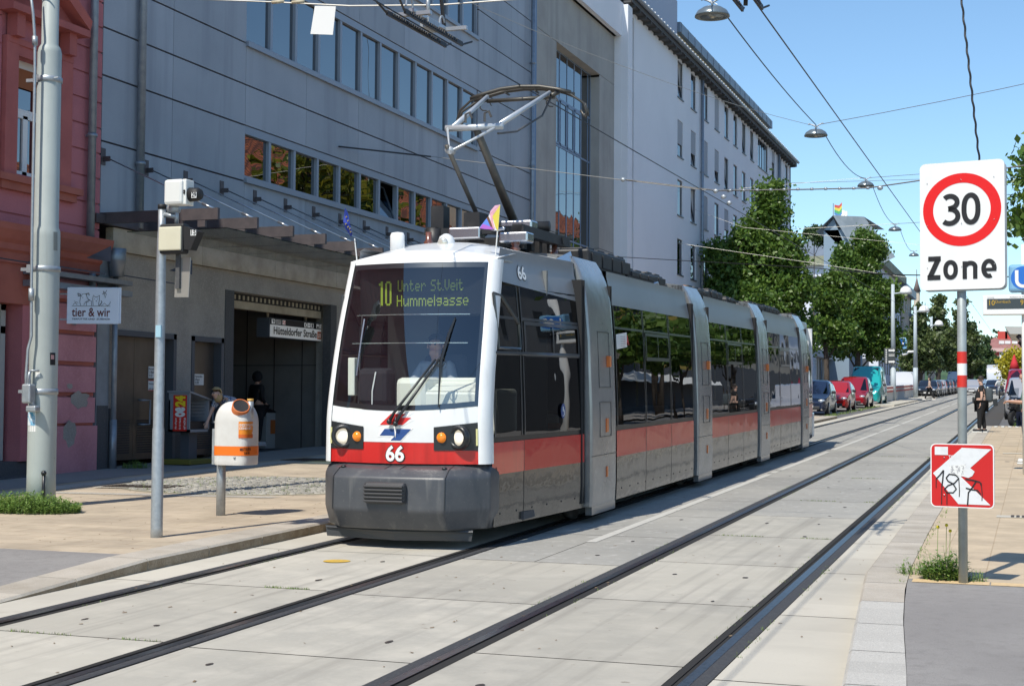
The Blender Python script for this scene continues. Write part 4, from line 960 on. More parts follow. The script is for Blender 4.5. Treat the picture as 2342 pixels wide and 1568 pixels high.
# small things on the front roof
c = MB(); c.smooth = True; c.lathe([(.085, 0), (.085, .22), (.07, .25), (.001, .26)], 16, Mat((-.42, .75, 3.08)) @ Matrix.Scale(.62, 4, (0, 1, 0))); part('antenna_housing', c, m_tw, tram)
c = MB(); c.lathe([(.11, 0), (.10, .10), (.075, .17), (.03, .2), (.001, .205)], 16, Mat((.08, .95, 3.12))); lh = part('marker_lamp', c, m_tw, tram)
c = MB(); c.ball((.075, .86, 3.22), .058, 12, sq=(1, .5, 1)); part('lens', c, M('lamp_lens2', (.7, .68, .6), .15, .4, coat=1), lh)
# --- side panels of the cab and the three saloon sections
POR = [3.35, 9.30, 15.10, 20.9]; PW = .56
secs = [(.10, POR[0]-PW-.05)]+[(POR[i]+PW+.06, POR[i+1]-PW-.20) for i in range(3)]+[(POR[3]+PW+.06, LT-.1)]
RT, SB, RB, SK = 1.07, 2.66, .74, .20
for si, (y0, y1) in enumerate(secs):
    nm = ['front_side_wall', 'side_wall', 'side_wall', 'side_wall', 'rear_side_wall'][si]
    ya0 = y0 if si else .50
    for sg in (-1, 1):
        c = MB(); c.mi = 0
        if si == 0: patch(c, .48, y1, SB+.10, 3.12, sg, z0b=SB-.02)
        else: patch(c, y0, y1, SB, 3.09, sg)
        c.mi = 1
        if si == 0:
            patch(c, .14, .95, RB, RT, sg, .003); c.mi = 4; patch(c, .965, y1, RB, RT, sg)
        else: c.mi = 4; patch(c, y0, y1, RB, RT, sg)
        c.mi = 3
        patch(c, max(y0, .20), y1, SK, RB, sg)
        c.mi = 2
        zt0 = SB+.10 if si == 0 else SB
        patch(c, y0 if si else .16, y1, RT, RT+.06, sg, -.01)      # sill under the glass
        for q in (y0 if si else .97, y1-.07): patch(c, q, q+.07, RT, SB, sg, -.01)
        c.mi = 0; zt9 = 3.09 if si else 3.12; a = (sg*(hw(y0 if si else .6)-.14), y0 if si else .6, zt9); b_ = (sg*(hw(y1)-.14), y1, zt9)
        c.add([a, b_, (sg*.75, b_[1], 3.15), (sg*.75, a[1], 3.15)], [(0, 1, 2, 3) if sg > 0 else (3, 2, 1, 0)])
        body = part(nm, c, [m_ts, m_tr, m_frm, m_tg2, m_trs], tram)
    c = MB(); c.box(-.7, .7, max(y0, 1.2), y1, 3.10, 3.145)
    if si: c.add([(-.75, y0, 3.15), (.75, y0, 3.15), (.75, y1, 3.15), (-.75, y1, 3.15)], [(0, 1, 2, 3)])
    part('section_roof', c, m_ts, tram)
    # floor and ceiling
    c = MB(); c.box(-1.0 if si in (0, 4) else -1.1, 1.0 if si in (0, 4) else 1.1, max(y0, .9 if si == 0 else y0), min(y1, LT-.9), .22, .30); c.mi = 1; c.box(-.85, .85, max(y0, .7), min(y1, LT-.7), 2.98, 3.0)
    part('floor', c, [M('tram_floor', (.07, .07, .075), .8), M('tram_ceiling', (.35, .35, .34), .8)], body)
    # windows
    for sg in (-1, 1):
        n = 1 if si in (0, 4) else 3
        if si == 0: spans = [(.20, .92), (.97, y1-.07)]
        elif si == 4: spans = [(y0+.05, LT-.95), (LT-.92, LT-.2)]
        else:
            dy = (y1-y0)/3; spans = [(y0+i*dy+.02, y0+(i+1)*dy-.02) for i in range(3)]
        for wi, (a, d) in enumerate(spans):
            c = MB(); zt_ = SB+(.06 if si == 0 else 0); patch(c, a, d, RT+.055, zt_, sg, .0, ny=6, z1=zt_ if False else zt_) if False else patch(c, a, d, RT+.055, zt_, sg, 0, 6)
            wo = part('window', c, m_tgl, body)
            c = MB()
            for q in (a, d-.03): patch(c, q, q+.03, RT+.055, zt_, sg, .004, 1)
            patch(c, a, d, 2.36, 2.39, sg, .004, 3)
            if (si in (1, 2, 3) and wi == 1) or (si == 0 and wi == 1):   # hopper window frame
                p0, p1 = (a+.05, d-.05)
                for (q0, q1, w0, w1) in ((p0, p1, 1.97, 2.02), (p0, p1, 2.31, 2.35), (p0, p0+.04, 2.02, 2.31), (p1-.04, p1, 2.02, 2.31), ((p0+p1)/2, (p0+p1)/2+.03, 2.02, 2.31)): patch(c, q0, q1, w0, w1, sg, .012, 2)
            part('frame', c, M('frame_grey', (.045, .05, .055), .3, coat=.5), wo)
# black skirt panel joints and bolts
c = MB()
for si, (y0, y1) in enumerate(secs):
    ys_ = [.955] if si == 0 else ([y0+(y1-y0)*k/3 for k in (1, 2)] if si < 4 else [LT-.95])
    for y in ys_:
        for sg in (-1, 1): patch(c, y-.007, y+.007, SK, RT, sg, .003, 1)
    for sg in (-1, 1):
        q = max(y0, .1)+.25
        while q < y1-.1:
            p = Vector((SX(q, .33, sg, .002), q, .33)); c.ball(p, .012, 6, sq=(.4, 1, 1)); q += .42
part('panel_joint', c, m_frm, tram)
c = MB()                                       # cab side window triangle frame and the wall behind the driver
for sg in (-1, 1):
    pts = [(.30, 2.62), (.34, 2.05), (.90, 2.05), (.90, 2.32), (.48, 2.60), (.30, 2.62)]
    c.tube([(SX(y, z, sg, .006), y, z) for y, z in pts], .018, 5)
    c.tube([(SX(.25, 2.0, sg, .006), .25, 2.0), (SX(2.6, 2.0, sg, .006), 2.6, 2.0)], .022, 5)
part('cab_window_frame', c, M('frame_grey', (.045, .05, .055), .3, coat=.5), tram)
# side number and small marks
def stext(mb, s_, yc, zc, wd, ht, off, bold, sg=1):
    vs, fs = text_mesh(s_, bold); mb.add([(SX(yc+(a-.5)*wd*sg, zc+(b_-.5)*ht, sg, off), yc+(a-.5)*wd*sg, zc+(b_-.5)*ht) for a, b_ in vs], [f if sg > 0 else f[::-1] for f in fs])
c = MB(); c.mi = 1; stext(c, '66', 1.13, 2.885, .235, .175, .004, .06); c.mi = 0; stext(c, '66', 1.13, 2.885, .215, .155, .008, .03); c.mi = 1; stext(c, 'A', .24, .785, .05, .07, .006, .02)
part('side_number', c, [M('number_white', (.85, .85, .83), .5), m_frm], tram)
c = MB()                                       # pharmacy notice stuck inside the first saloon window
yq = secs[1][0]+.33; c.add([(SX(yq, 2.18, 1, .006), yq-.25, 2.10), (SX(yq, 2.18, 1, .006), yq+.27, 2.14), (SX(yq, 2.18, 1, .006), yq+.24, 2.33), (SX(yq, 2.3, 1, .006), yq-.25, 2.29)], [(0, 1, 2, 3)])
c.mi = 1; stext(c, 'A', yq+.14, 2.225, .13, .13, .05, .02)
c.mi = 2
for i in range(5): patch(c, yq-.22, yq+.02, 2.14+i*.03, 2.148+i*.03, 1, .05, 1)
part('window_notice', c, [m_whitep, M('sign_red', (.62, .03, .02), .5), M('grey_print', (.35, .35, .36), .6)], tram)
c = MB(); T2 = Matrix(((0, 0, 1, SX(2.1, 1.35, 1, .008)), (1, 0, 0, 2.05), (0, 1, 0, 1.36), (0, 0, 0, 1)))
c.lathe([(.001, .001), (.085, .001)][::-1], 20, T2, cap=False); c.mi = 1
c.tube([(-.015, .05, .004), (-.015, .0, .004), (.02, .0, .004), (.035, -.045, .004)], .006, 4, T2); c.tube([(.035*math.cos(t*.5-2.4), -.02+.04*math.sin(t*.5-2.4), .004) for t in range(9)], .004, 4, T2, caps=False)
part('wheelchair_sticker', c, [M('sticker_blue', (.02, .06, .22), .5), m_whitep], tram)
# --- portals: the silver hoops that carry the wheels
for pi3, yc in enumerate(POR):
    c = MB(); c.smooth = True
    def prof(sg):
        pts = []
        return pts
    y0, y1 = yc-PW, yc+PW; e = .045
    for sg in (-1, 1):
        def pf(a, b_, sg=sg):
            z = .20+(3.20-.20)*b_; yy = y0+(y1-y0)*a; ed = min(a, 1-a); r = 0 if ed > .04 else -.022*(1-ed/.04)**2
            cr = 0
            if z < .35: cr = max(0, .12-min(yy-y0, y1-yy))*0
            if b_ > .9: r -= .12*((b_-.9)/.1)**2
            return (sg*(hw(yc)+.035+itp(TUM, z)+r), yy, z)
        c.grid(pf, 40, 24, flip=(sg < 0))
        for yy in (y0, y1):
            fs = MB(); vs = []
            for b_ in range(25): p = pf(0 if yy == y0 else 1, b_/24); vs.append(p)
            n = len(vs); V = vs+[(p[0]-sg*.16, p[1], p[2]) for p in vs]
            c.smooth = False; c.add(V, [((i, i+1, n+i+1, n+i) if (yy == y0) == (sg > 0) else (i, n+i, n+i+1, i+1)) for i in range(n-1)]); c.smooth = True
    # roof arch
    h = hw(yc)+.035-.14-.12
    def ra_(a, b_): x = -h+2*h*a; return (x, y0+(y1-y0)*b_, 3.20+.06*(1-(abs(x)/h)**2.5))
    c.grid(ra_, 16, 2); c.smooth = False
    for yy, fl in ((y0, 0), (y1, 1)):
        vs = [ra_(i/16, fl) for i in range(17)]; V = vs+[(p[0], p[1], 2.95) for p in vs]
        c.add(V, [((i, 17+i, 18+i, i+1) if not fl else (i, i+1, 18+i, 17+i)) for i in range(16)])
    po = part('portal', c, m_tp, tram)
    for sg in (-1, 1):
        c = MB(); X = hw(yc)+.038
        def ln(y_0, z_0, y_1, z_1, r=.005): c.tube([(sg*(X+itp(TUM, z_0)), y_0, z_0), (sg*(X+itp(TUM, z_1)), y_1, z_1)], r, 4)
        for (a, d, q0, q1) in ((yc-.20, yc+.30, 1.62, 2.30), (yc-.20, yc+.30, 1.02, 1.44)): ln(a, q0, d, q0); ln(a, q1, d, q1); ln(a, q0, a, q1); ln(d, q0, d, q1)
        ln(y0+.02, .80, y1-.02, .80)
        part('hatch_seam', c, m_frm, po)
        c = MB(); c.bbox(*sorted((sg*(X-.03), sg*(X+.03))), yc+.16, yc+.22, 1.87, 2.01, .012); c.bbox(*sorted((sg*(X-.02), sg*(X+.012))), yc+.06, yc+.15, 1.07, 1.24, .005); c.bbox(*sorted((sg*(X-.02), sg*(X+.012))), yc+.08, yc+.12, .52, .65, .004); part('side_marker', c, M('dull_amber', (.62, .14, .015), .3, coat=.5), po)
    c = MB()                                   # wheel box and wheel
    for sg in (-1, 1):
        c.box(*sorted((sg*(hw(yc)-.06), sg*(hw(yc)+.02))), y0+.05, y1-.02, .10, .22)
        c.lathe([(.30, -.05), (.30, .05)], 24, Mat((sg*.78, yc, .30), ry=R(90)))
    part('wheel_fairing', c, m_tg, po)
    c = MB()                                   # bellows on both sides of the hoop
    for (a, d) in ((y0-.16, y0+.02), (y1-.02, y1+.09)):
        hh = hw(yc)-.045
        for k in range(4):
            ya_, yb_ = a+(d-a)*k/4, a+(d-a)*(k+1)/4; o_x = -.02*(k % 2)
            c.box(-hh-o_x, hh+o_x, ya_, yb_, .25, 2.9+o_x)
    part('bellows', c, m_bel, po)
# --- roof equipment
for (a, d, h, wd) in ((4.15, 6.0, .26, .78), (6.1, 7.6, .13, .8), (7.65, 8.6, .18, .7), (10.1, 11.7, .12, .8), (12.0, 13.2, .17, .75), (13.4, 14.3, .1, .8), (15.9, 17.4, .13, .8), (17.8, 19.8, .16, .75), (21.7, 23.0, .12, .8)):
    c = MB(); c.bbox(-wd, wd, a, d, 3.13, 3.15+h, .03); y = a+.12
    while y < d-.2: c.bbox(wd-.01, wd+.02, y, y+.42, 3.19, 3.15+h*.8, .008); c.bbox(-wd+.05, wd-.05, y+.02, y+.3, 3.14+h, 3.15+h+.03, .01); y += .5
    part('roof_equipment', c, m_blk, tram)
c = MB()
for q in (7.7, 11.8, 13.3, 17.6, 20.1): c.tube([(.7, q, 3.14), (.72, q+.4, 3.2), (.66, q+.8, 3.12)], .03, 6); c.tube([(-.5, q, 3.14), (-.4, q+.5, 3.24), (-.5, q+.9, 3.12)], .03, 6)
part('roof_cable', c, m_chr, tram)
c = MB()
for q in (10.0, 16.0): c.box(.35, .75, q, q+.7, 3.24, 3.28); c.box(.4, .45, q+.05, q+.1, 3.1, 3.24); c.box(.4, .45, q+.6, q+.65, 3.1, 3.24)
part('roof_tray', c, M('orange_primer', (.62, .28, .07), .6), tram)
c = MB(); 
for sg in (-1, 1): c.tube([(sg*.80, 1.25, 3.08), (sg*.95, 2.7, 3.10)], .014, 5); c.add([(sg*.93, 2.3, 3.02), (sg*1.0, 2.85, 3.02), (sg*.93, 2.85, 3.26), (sg*.9, 2.3, 3.12)], [(0, 1, 2, 3)])
part('roof_rail', c, m_chr, tram)
# --- pantograph
pan = MB(); m_pan = M('arm_grey', (.11, .105, .10), .5, .5, noise=[(6, (.16, .15, .13), .4, .7)]); m_panw = M('arm_light', (.52, .55, .58), .35, .4)
hy, hz = 3.75, 5.43                            # head
c = MB()                                       # frame on insulators
c.box(-.62, .62, 2.0, 2.12, 3.42, 3.50); c.box(-.62, .62, 3.55, 3.67, 3.42, 3.50); c.box(-.60, -.48, 2.0, 3.9, 3.40, 3.52); c.box(.48, .60, 2.0, 3.9, 3.40, 3.52); c.box(-.3, .3, 2.3, 3.6, 3.30, 3.40)
c.tube([(-.4, 3.5, 3.64), (.45, 3.5, 3.64)], .07, 10); c.tube([(-.1, 2.55, 3.52), (-.1, 3.6, 3.60)], .05, 8); c.box(-.58, -.42, 2.1, 2.3, 3.5, 3.78); c.tube([(-.5, 2.0, 3.5), (-.5, 2.0, 3.2)], .09, 8); c.box(-.2, .0, 2.2, 2.5, 3.5, 3.7)
for q in range(5): c.box(.25, .45, 2.2+q*.3, 2.32+q*.3, 3.28, 3.42)
pb_ = part('pantograph_base', c, m_blk, tram)
for (x, y) in ((-.38, 1.55), (.52, 2.0), (.52, 3.5), (-.52, 3.6)):
    c = MB(); c.lathe([(.07, 0), (.045, .06), (.065, .09), (.04, .12), (.06, .15), (.035, .18), (.035, .27)], 12, Mat((x, y, 3.14))); part('insulator', c, M('insulator_brown', (.16, .06, .04), .25, coat=.8), pb_)
c = MB(); c.tube([(.22, 2.0, 3.46), (.3, 2.0, 3.46), (.42, 1.9, 3.46)], .02); c.bbox(.15, .55, 2.5, 2.75, 3.5, 3.62, .02); c.bbox(-.3, .1, 1.95, 2.15, 3.36, 3.5, .02); c.bbox(.35, .7, 1.9, 2.15, 3.3, 3.42, .02); part('base_block', c, m_chr, pb_)
E1 = (-.02, 2.05, 4.66)
c = MB(); c.tube([(.05, 3.5, 3.55), (E1[0]+.02, E1[1]+.05, E1[2])], [.06, .045], 10); part('lower_arm', c, m_pan, tram)
c = MB(); c.tube([(-.18, 2.9, 3.5), (-.28, 1.85, 4.45)], .03, 8); part('guide_rod', c, m_pan, tram)
c = MB(); c.tube([(-.36, 2.02, 4.68), (.34, 2.08, 4.68)], .04, 10); c.tube([(-.33, 2.0, 4.68), (-.26, 1.9, 4.38), (.25, 2.05, 4.66)], .018, 6); c.tube([(-.26, 1.86, 4.4), (-.26, 1.98, 4.4)], .05, 8)
c.tube([(.28, 2.1, 4.70), (.42, 3.60, hz-.08)], [.036, .026], 8); c.tube([(-.30, 2.1, 4.70), (-.42, 3.60, hz-.08)], [.036, .026], 8); part('upper_arm', c, m_panw, tram)
c = MB(); c.tube([(.25, 2.15, 4.61), (.3, 2.7, 4.72), (.42, 3.3, 5.0), (.44, 3.62, 5.3)], .014, 5); c.tube([(-.1, 2.0, 4.73), (-.1, 2.0, 4.83), (-.05, 2.0, 4.85), (-.02, 2.0, 4.78)], .016, 5); c.tube([(.14, 2.0, 4.73), (.14, 2.0, 4.83), (.19, 2.0, 4.85), (.22, 2.0, 4.78)], .016, 5); part('cable', c, m_pan, tram)
c = MB()
for q in (hy-.08, hy+.08):
    c.tube([(-.68, q, hz-.08), (-.5, q, hz-.03), (-.26, q, hz+.02), (0, q, hz+.035), (.26, q, hz+.02), (.5, q, hz-.03), (.68, q, hz-.08)], .026, 6)
    for sg in (-1, 1): c.tube([(sg*.52, q, hz-.04), (sg*.68, q, hz-.11), (sg*.84, q*.5+hy*.5, hz-.22), (sg*.88, q*.5+hy*.5, hz-.34), (sg*.85, q*.5+hy*.5, hz-.39), (sg*.80, q*.5+hy*.5, hz-.31)], .016, 6)
for x in (-.55, -.2, .2, .55): c.tube([(x, hy-.08, hz-.03), (x, hy+.08, hz-.03)], .014, 5)
c.tube([(-.46, hy-.05, hz-.12), (.46, hy-.05, hz-.12)], .026, 6)
for sg in (-1, 1): c.tube([(sg*.45, 3.6, hz-.12), (sg*.5, hy, hz-.05)], .03, 6); c.tube([(sg*.45+.08*math.cos(t*.7), 3.62, hz-.2+.06*math.sin(t*.7)) for t in range(8)], .008, 4)
part('collector_head', c, M('collector_dark', (.10, .095, .085), .45, .6), tram)
# --- wipers
c = MB(); w0 = (-.05, -.215, 1.30)
a1 = FF(.48, 1.93, .05)
c.tube([(.0, -.24, 1.27), (.05, -.235, 1.36), a1], [.022, .018, .012], 6); c.tube([(-.07, -.24, 1.29), (-.02, -.235, 1.38), FF(.44, 1.93, .06)], [.022, .016, .012], 6)
c.tube([FF(.50, 1.42+.02, .04), FF(.50, 1.65, .045), FF(.50, 1.93, .05), FF(.56, 2.2, .04), FF(.61, 2.36, .03)], [.006, .010, .018, .016, .008], 5)
for p in ((.0, -.24, 1.27), (-.07, -.24, 1.29)): c.ball(p, .03, 8)
c.tube([FF(.50+.05*math.cos(t*.6), 1.90+.05*math.sin(t*.6), .06) for t in range(11)], .005, 4, caps=False)
part('wiper', c, m_frm, tram)
# --- cab interior
c = MB(); m_dash = M('dash_cream', (.82, .82, .72), .5)
c.bbox(-.12, .76, .12, .62, 1.20, 1.60, .03); c.bbox(-.16, .20, .10, .60, 1.3, 1.74, .06); c.add([(.10, .13, 1.6), (.76, .13, 1.6), (.76, .6, 1.74), (.3, .6, 1.74)], [(0, 1, 2, 3)]); c.bbox(.2, .76, .45, .62, 1.5, 1.74, .02); c.bbox(-.74, -.15, .1, .5, 1.2, 1.42, .02); c.bbox(-.68, -.60, .05, .14, 1.55, 1.95, .01)
c.bbox(.72, .9, .35, 1.0, 1.15, 1.62, .04)
part('dashboard', c, m_dash, tram)
c = MB(); c.bbox(-.56, -.20, .0, .26, 1.44, 1.84, .06); c.mi = 1; c.tube([(-.37, -.005, 1.46), (-.365, -.012, 1.6), (-.33, -.002, 1.80)], .009, 4); part('black_bag', c, [M('bag_fabric', (.02, .022, .028), .9, bump=(60, .5)), m_whitep], tram)
c = MB(); c.box(-.72, .72, .44, .60, 2.41, 2.93); part('display_box', c, M('display_black', (.008, .009, .01), .4), tram)
FONT = {'U': '1000110001100011000110001100010111', 'n': 0}
G5 = {'U': ['10001', '10001', '10001', '10001', '10001', '10001', '01110'], 'n': ['00000', '00000', '10110', '11001', '10001', '10001', '10001'], 't': ['01000', '01000', '11110', '01000', '01000', '01001', '00110'],
      'e': ['00000', '00000', '01110', '10001', '11111', '10000', '01110'], 'r': ['00000', '00000', '10110', '11001', '10000', '10000', '10000'], 'S': ['01111', '10000', '10000', '01110', '00001', '00001', '11110'],
      '.': ['0', '0', '0', '0', '0', '0', '1'], 'V': ['10001', '10001', '10001', '10001', '10001', '01010', '00100'], 'i': ['1', '0', '1', '1', '1', '1', '1'], 'H': ['10001', '10001', '10001', '11111', '10001', '10001', '10001'],
      'u': ['00000', '00000', '10001', '10001', '10001', '10011', '01101'], 'm': ['0000000', '0000000', '1110110', '1001001', '1001001', '1001001', '1001001'], 'l': ['1', '1', '1', '1', '1', '1', '1'],
      'g': ['00000', '00000', '01111', '10001', '01111', '00001', '01110'], 'a': ['00000', '00000', '01110', '00001', '01111', '10001', '01111'], 's': ['00000', '00000', '01111', '10000', '01110', '00001', '11110'], ' ': ['000']*7}
def dots(mb, s_, x, z, px, pz, y):
    for ch in s_:
        gl = G5[ch]
        for j, row in enumerate(gl):
            for i, b_ in enumerate(row):
                if b_ == '1': mb.add([(x+i*px-px*.46, y, z-j*pz-pz*.44), (x+i*px+px*.46, y, z-j*pz-pz*.44), (x+i*px+px*.46, y, z-j*pz+pz*.44), (x+i*px-px*.46, y, z-j*pz+pz*.44)], [(0, 1, 2, 3)])
        x += (len(gl[0])+1)*px
    return x
c = MB(); yd_ = .435
dots(c, 'Unter St.Veit', -.27, 2.775, .0113, .0172, yd_); dots(c, 'Hummelgasse', -.28, 2.615, .0127, .0172, yd_)
x = -.475
c.box(x, x+.026, yd_-.001, yd_, 2.515, 2.775); c.box(x-.022, x, yd_-.001, yd_, 2.73, 2.755)
for q in (.052, .105): c.box(x+q, x+q+.022, yd_-.001, yd_, 2.535, 2.755)
c.box(x+.068, x+.112, yd_-.001, yd_, 2.755, 2.775); c.box(x+.068, x+.112, yd_-.001, yd_, 2.515, 2.535)
part('destination_display', c, M('display_dots', (.26, .33, .03), .5, emit=((.55, .75, .10), .05)), tram)
c = MB()                                       # cab back wall with window, driver's seat
c.box(-.98, -.35, 1.75, 1.80, .3, 2.95); c.box(.35, .98, 1.75, 1.80, .3, 2.95); c.box(-.35, .35, 1.75, 1.80, .3, 1.6); c.box(-.35, .35, 1.75, 1.8, 2.45, 2.95); c.mi = 1
c.bbox(-.28, .22, 1.15, 1.3, .9, 2.0, .06); c.bbox(-.28, .22, .7, 1.25, .85, .98, .04)
part('cab_wall', c, [M('cab_panel', (.17, .175, .17), .6), M('seat_dark', (.03, .03, .035), .8)], tram)
# saloon seats and poles
sw = MB(); sw.bbox(-.2, .2, 0, .10, .75, 1.32, .04); sw.bbox(-.2, .2, -.4, .02, .66, .74, .03); sw.box(-.05, .05, -.15, -.05, .3, .67); sw.mi = 1; sw.bbox(-.205, .205, -.01, .11, 1.15, 1.22, .01)
st0 = part('seat', sw, [M('seat_shell', (.50, .50, .48), .5), M('seat_orange', (.75, .18, .03), .5)], tram); yl = MB(); yl.tube([(0, 0, .3), (0, 0, 2.95)], .02, 6); gp0 = part('grab_pole', yl, M('pole_yellow', (.65, .48, .03), .4), tram)
first_ = True
for si, (y0, y1) in enumerate(secs[:4]):
    q = y0+.5 if si else 2.1
    while q < y1-.2:
        for x in (-.8, .8):
            o = st0 if first_ else st0.copy()
            if not first_: COL.objects.link(o)
            o.location = (x, q, 0); first_ = False
        if int(q*2) % 2: o = gp0.copy(); COL.objects.link(o); o.location = (.5, q+.1, 0)
        q += 1.05
gp0.location = (.5, 2.3, 0)
# rear face
c = MB(); c.box(-.9, .9, LT-.12, LT-.05, .2, 3.0); c.bbox(-.93, .93, LT-.25, LT+.1, .2, .85, .06); part('rear_face', c, m_tw, tram)
# flags on the roof corners (things of their own, stuck on the tram)
def TW(x, y, z): return TRM @ Vector((x, y, z))
def flag(base, tip, pts, mats, face, label, nm='small_flag'):
    t = thing(nm, label, 'flag', Matrix.Translation(base)); I = Vector(base)
    a = MB(); a.tube([(0, 0, 0), Vector(tip)-I], .007, 5); a.build('stick', m_whitep, t)
    a = face(); a.build('cloth', mats, t, True)
b0 = TW(-.80, .52, 3.02); t0 = onY(789, 475, b0.y-.02)
def eu():
    a = MB(); A, B_ = Vector(t0), Vector(onY(811, 543, b0.y-.02))
    pts = [(789, 475), (796, 487), (800, 510), (806, 535), (803, 542), (790, 523), (785, 508), (787, 490)]
    v = [onY(x, y, b0.y-.03+.03*math.sin(i*1.9)) for i, (x, y) in enumerate(pts)]; ct = onY(795, 512, b0.y-.08)
    a.add([ct]+v, [(0, 1+(i+1) % 8, 1+i) for i in range(8)]); a.mi = 1
    for (x, y) in ((792, 496), (796, 505), (791, 512), (796, 519), (800, 523), (802, 530)):
        p = onY(x, y, b0.y-.11); a.add([p+Vector((.013*math.sin(k*1.2566)*(1 if k % 1 == 0 else .4), 0, .013*math.cos(k*1.2566))) for k in (0, 2, 4, 1, 3)], [(0, 1, 2, 3, 4)])
    return a
flag(b0, onY(811, 545, b0.y-.02), None, [M('flag_blue', (.015, .04, .28), .8), M('flag_star', (.7, .55, .1), .8)], eu, 'small blue European flag with gold stars on the left front corner of the tram roof')
b1 = TW(.80, .55, 3.03)
def pride():
    a = MB(); y0 = b1.y
    def q(pts, mi, dy): a.mi = mi; a.add([onY(x, y, y0+dy) for x, y in pts], [tuple(range(len(pts)))[::-1]])
    q([(1144, 468), (1139, 528), (1130, 525), (1124, 518), (1109, 510), (1095, 523), (1105, 512), (1117, 496), (1120, 489), (1128, 475), (1132, 470)], 0, -.010)
    q([(1144, 468), (1139, 528), (1133, 520), (1129, 505), (1126, 495), (1136, 480)], 1, -.016)
    q([(1126, 478), (1144, 470), (1128, 490), (1127, 505), (1132, 524), (1127, 522), (1122, 503), (1121, 490)], 2, -.013)
    q([(1117, 494), (1122, 505), (1128, 522), (1120, 518), (1114, 505), (1112, 500)], 3, -.013)
    q([(1113, 499), (1116, 506), (1122, 519), (1105, 515), (1096, 521), (1106, 508)], 4, -.014)
    q([(1097, 522), (1104, 512), (1124, 519), (1129, 525), (1110, 524)], 5, -.017)
    q([(1132, 470), (1144, 468), (1130, 480), (1119, 491), (1122, 482)], 6, -.015)
    return a
flag(b1, onY(1143, 468, b1.y), None, [M('flag_white', (.75, .75, .78), .8), M('flag_yellow', (.68, .58, .08), .8), M('flag_pink', (.75, .38, .45), .8), M('flag_brown', (.15, .07, .04), .8), M('flag_light_blue', (.12, .25, .75), .8), M('flag_violet', (.42, .13, .55), .8), M('flag_rose', (.72, .42, .55), .8)], pride, 'small rainbow progress flag on the right front corner of the tram roof')
# ================================================================ RIGHT SIDE OF THE STREET (seen in the window panes and the tram's flank)
def rhouse(y0, y1, h, wall, roof, label, rh=3.5, base=None, awn=None):
    t = thing('street_house', label, 'building', Matrix.Translation((13.5, (y0+y1)/2, SLOPE*y0)), None)
    z = SLOPE*y0; c = MB(); c.box(13.5, 25, y0, y1, z, h); c.mi = 1; c.box(13.42, 13.5, y0, y1, z, z+4.2); c.mi = 0; c.box(13.2, 13.5, y0, y1, h-.4, h)
    c.build('wall', [wall, base or m_dkgrey], t, True)
    c = MB(); c.add([(13.1, y0, h), (13.1, y1, h), (18, y1, h+rh), (18, y0, h+rh), (25, y0, h), (25, y1, h)], [(0, 3, 2, 1), (3, 4, 5, 2), (0, 4, 3), (1, 2, 5)]); c.build('roof', roof, t, True)
    n = int((y1-y0)/3); q = z+5.4
    c = MB()
    while q < h-2.2:
        for i in range(n): yy = y0+(i+.5)*(y1-y0)/n; c.box(13.44, 13.52, yy-.6, yy+.6, q, q+1.9)
        q += 3.4
    c.build('windows', m_room, t, True)['kind'] = 'stuff'
    if awn: c = MB(); c.add([(13.4, y0+1, z+3.6), (13.4, y1-1, z+3.6), (12, y1-1, z+2.9), (12, y0+1, z+2.9)], [(0, 1, 2, 3)]); c.build('awning', awn, t, True)
m_tile = BRICK('orange_tiles', (.55, .16, .06), (.44, .12, .05), (.13, .045, .025), .5, .6, .10)
m_yel = M('yellow_render', (.55, .38, .06), .9, noise=[(.5, (.48, .33, .05), .4, .65)]); m_bei = M('beige_render', (.42, .37, .29), .9, noise=[(.5, (.36, .31, .25), .4, .65)])
rhouse(38, 76, 11, M('grey_render', (.22, .22, .22), .9), m_tile, 'low grey house across the street', 3)
rhouse(76, 118, 15.2, m_yel, m_tile, 'yellow house with an orange tiled roof across the street', 4.2, awn=m_whitep); rhouse(118, 165, 19, m_bei, m_tile, 'tall beige house across the street, beyond the yellow one', 4); rhouse(165, 260, 14, m_white, m_tile, 'white house far along the right side of the street', 3)

# ================================================================ TREES AND WEEDS
def LEAF(name, c1, c2, tr=.35):
    if name in MATS: return MATS[name]
    m = bpy.data.materials.new(name); m.use_nodes = True; MATS[name] = m; t = m.node_tree; t.nodes.clear(); N = t.nodes.new; L = t.links.new
    o = N('ShaderNodeOutputMaterial'); g = N('ShaderNodeNewGeometry'); mx = N('ShaderNodeMix'); mx.data_type = 'RGBA'; L(g.outputs['Random Per Island'], mx.inputs[0]); mx.inputs[6].default_value = (*c1, 1); mx.inputs[7].default_value = (*c2, 1)
    b = N('ShaderNodeBsdfPrincipled'); b.inputs['Roughness'].default_value = .42; L(mx.outputs[2], b.inputs['Base Color']); tl = N('ShaderNodeBsdfTranslucent'); L(mx.outputs[2], tl.inputs[0]); ms = N('ShaderNodeMixShader'); ms.inputs[0].default_value = tr
    L(b.outputs[0], ms.inputs[1]); L(tl.outputs[0], ms.inputs[2]); L(ms.outputs[0], o.inputs[0]); return m
m_bark = M('bark', (.07, .055, .045), .95, noise=[(8, (.11, .09, .07), .4, .7)], bump=(14, .8, .03))
lf_a = LEAF('maple_leaf', (.055, .125, .02), (.16, .25, .045)); lf_b = LEAF('dusty_leaf', (.07, .11, .03), (.16, .20, .07)); lf_y = LEAF('yellow_blossom', (.55, .45, .03), (.38, .38, .04)); lf_d = LEAF('far_leaf', (.05, .10, .035), (.10, .15, .05))
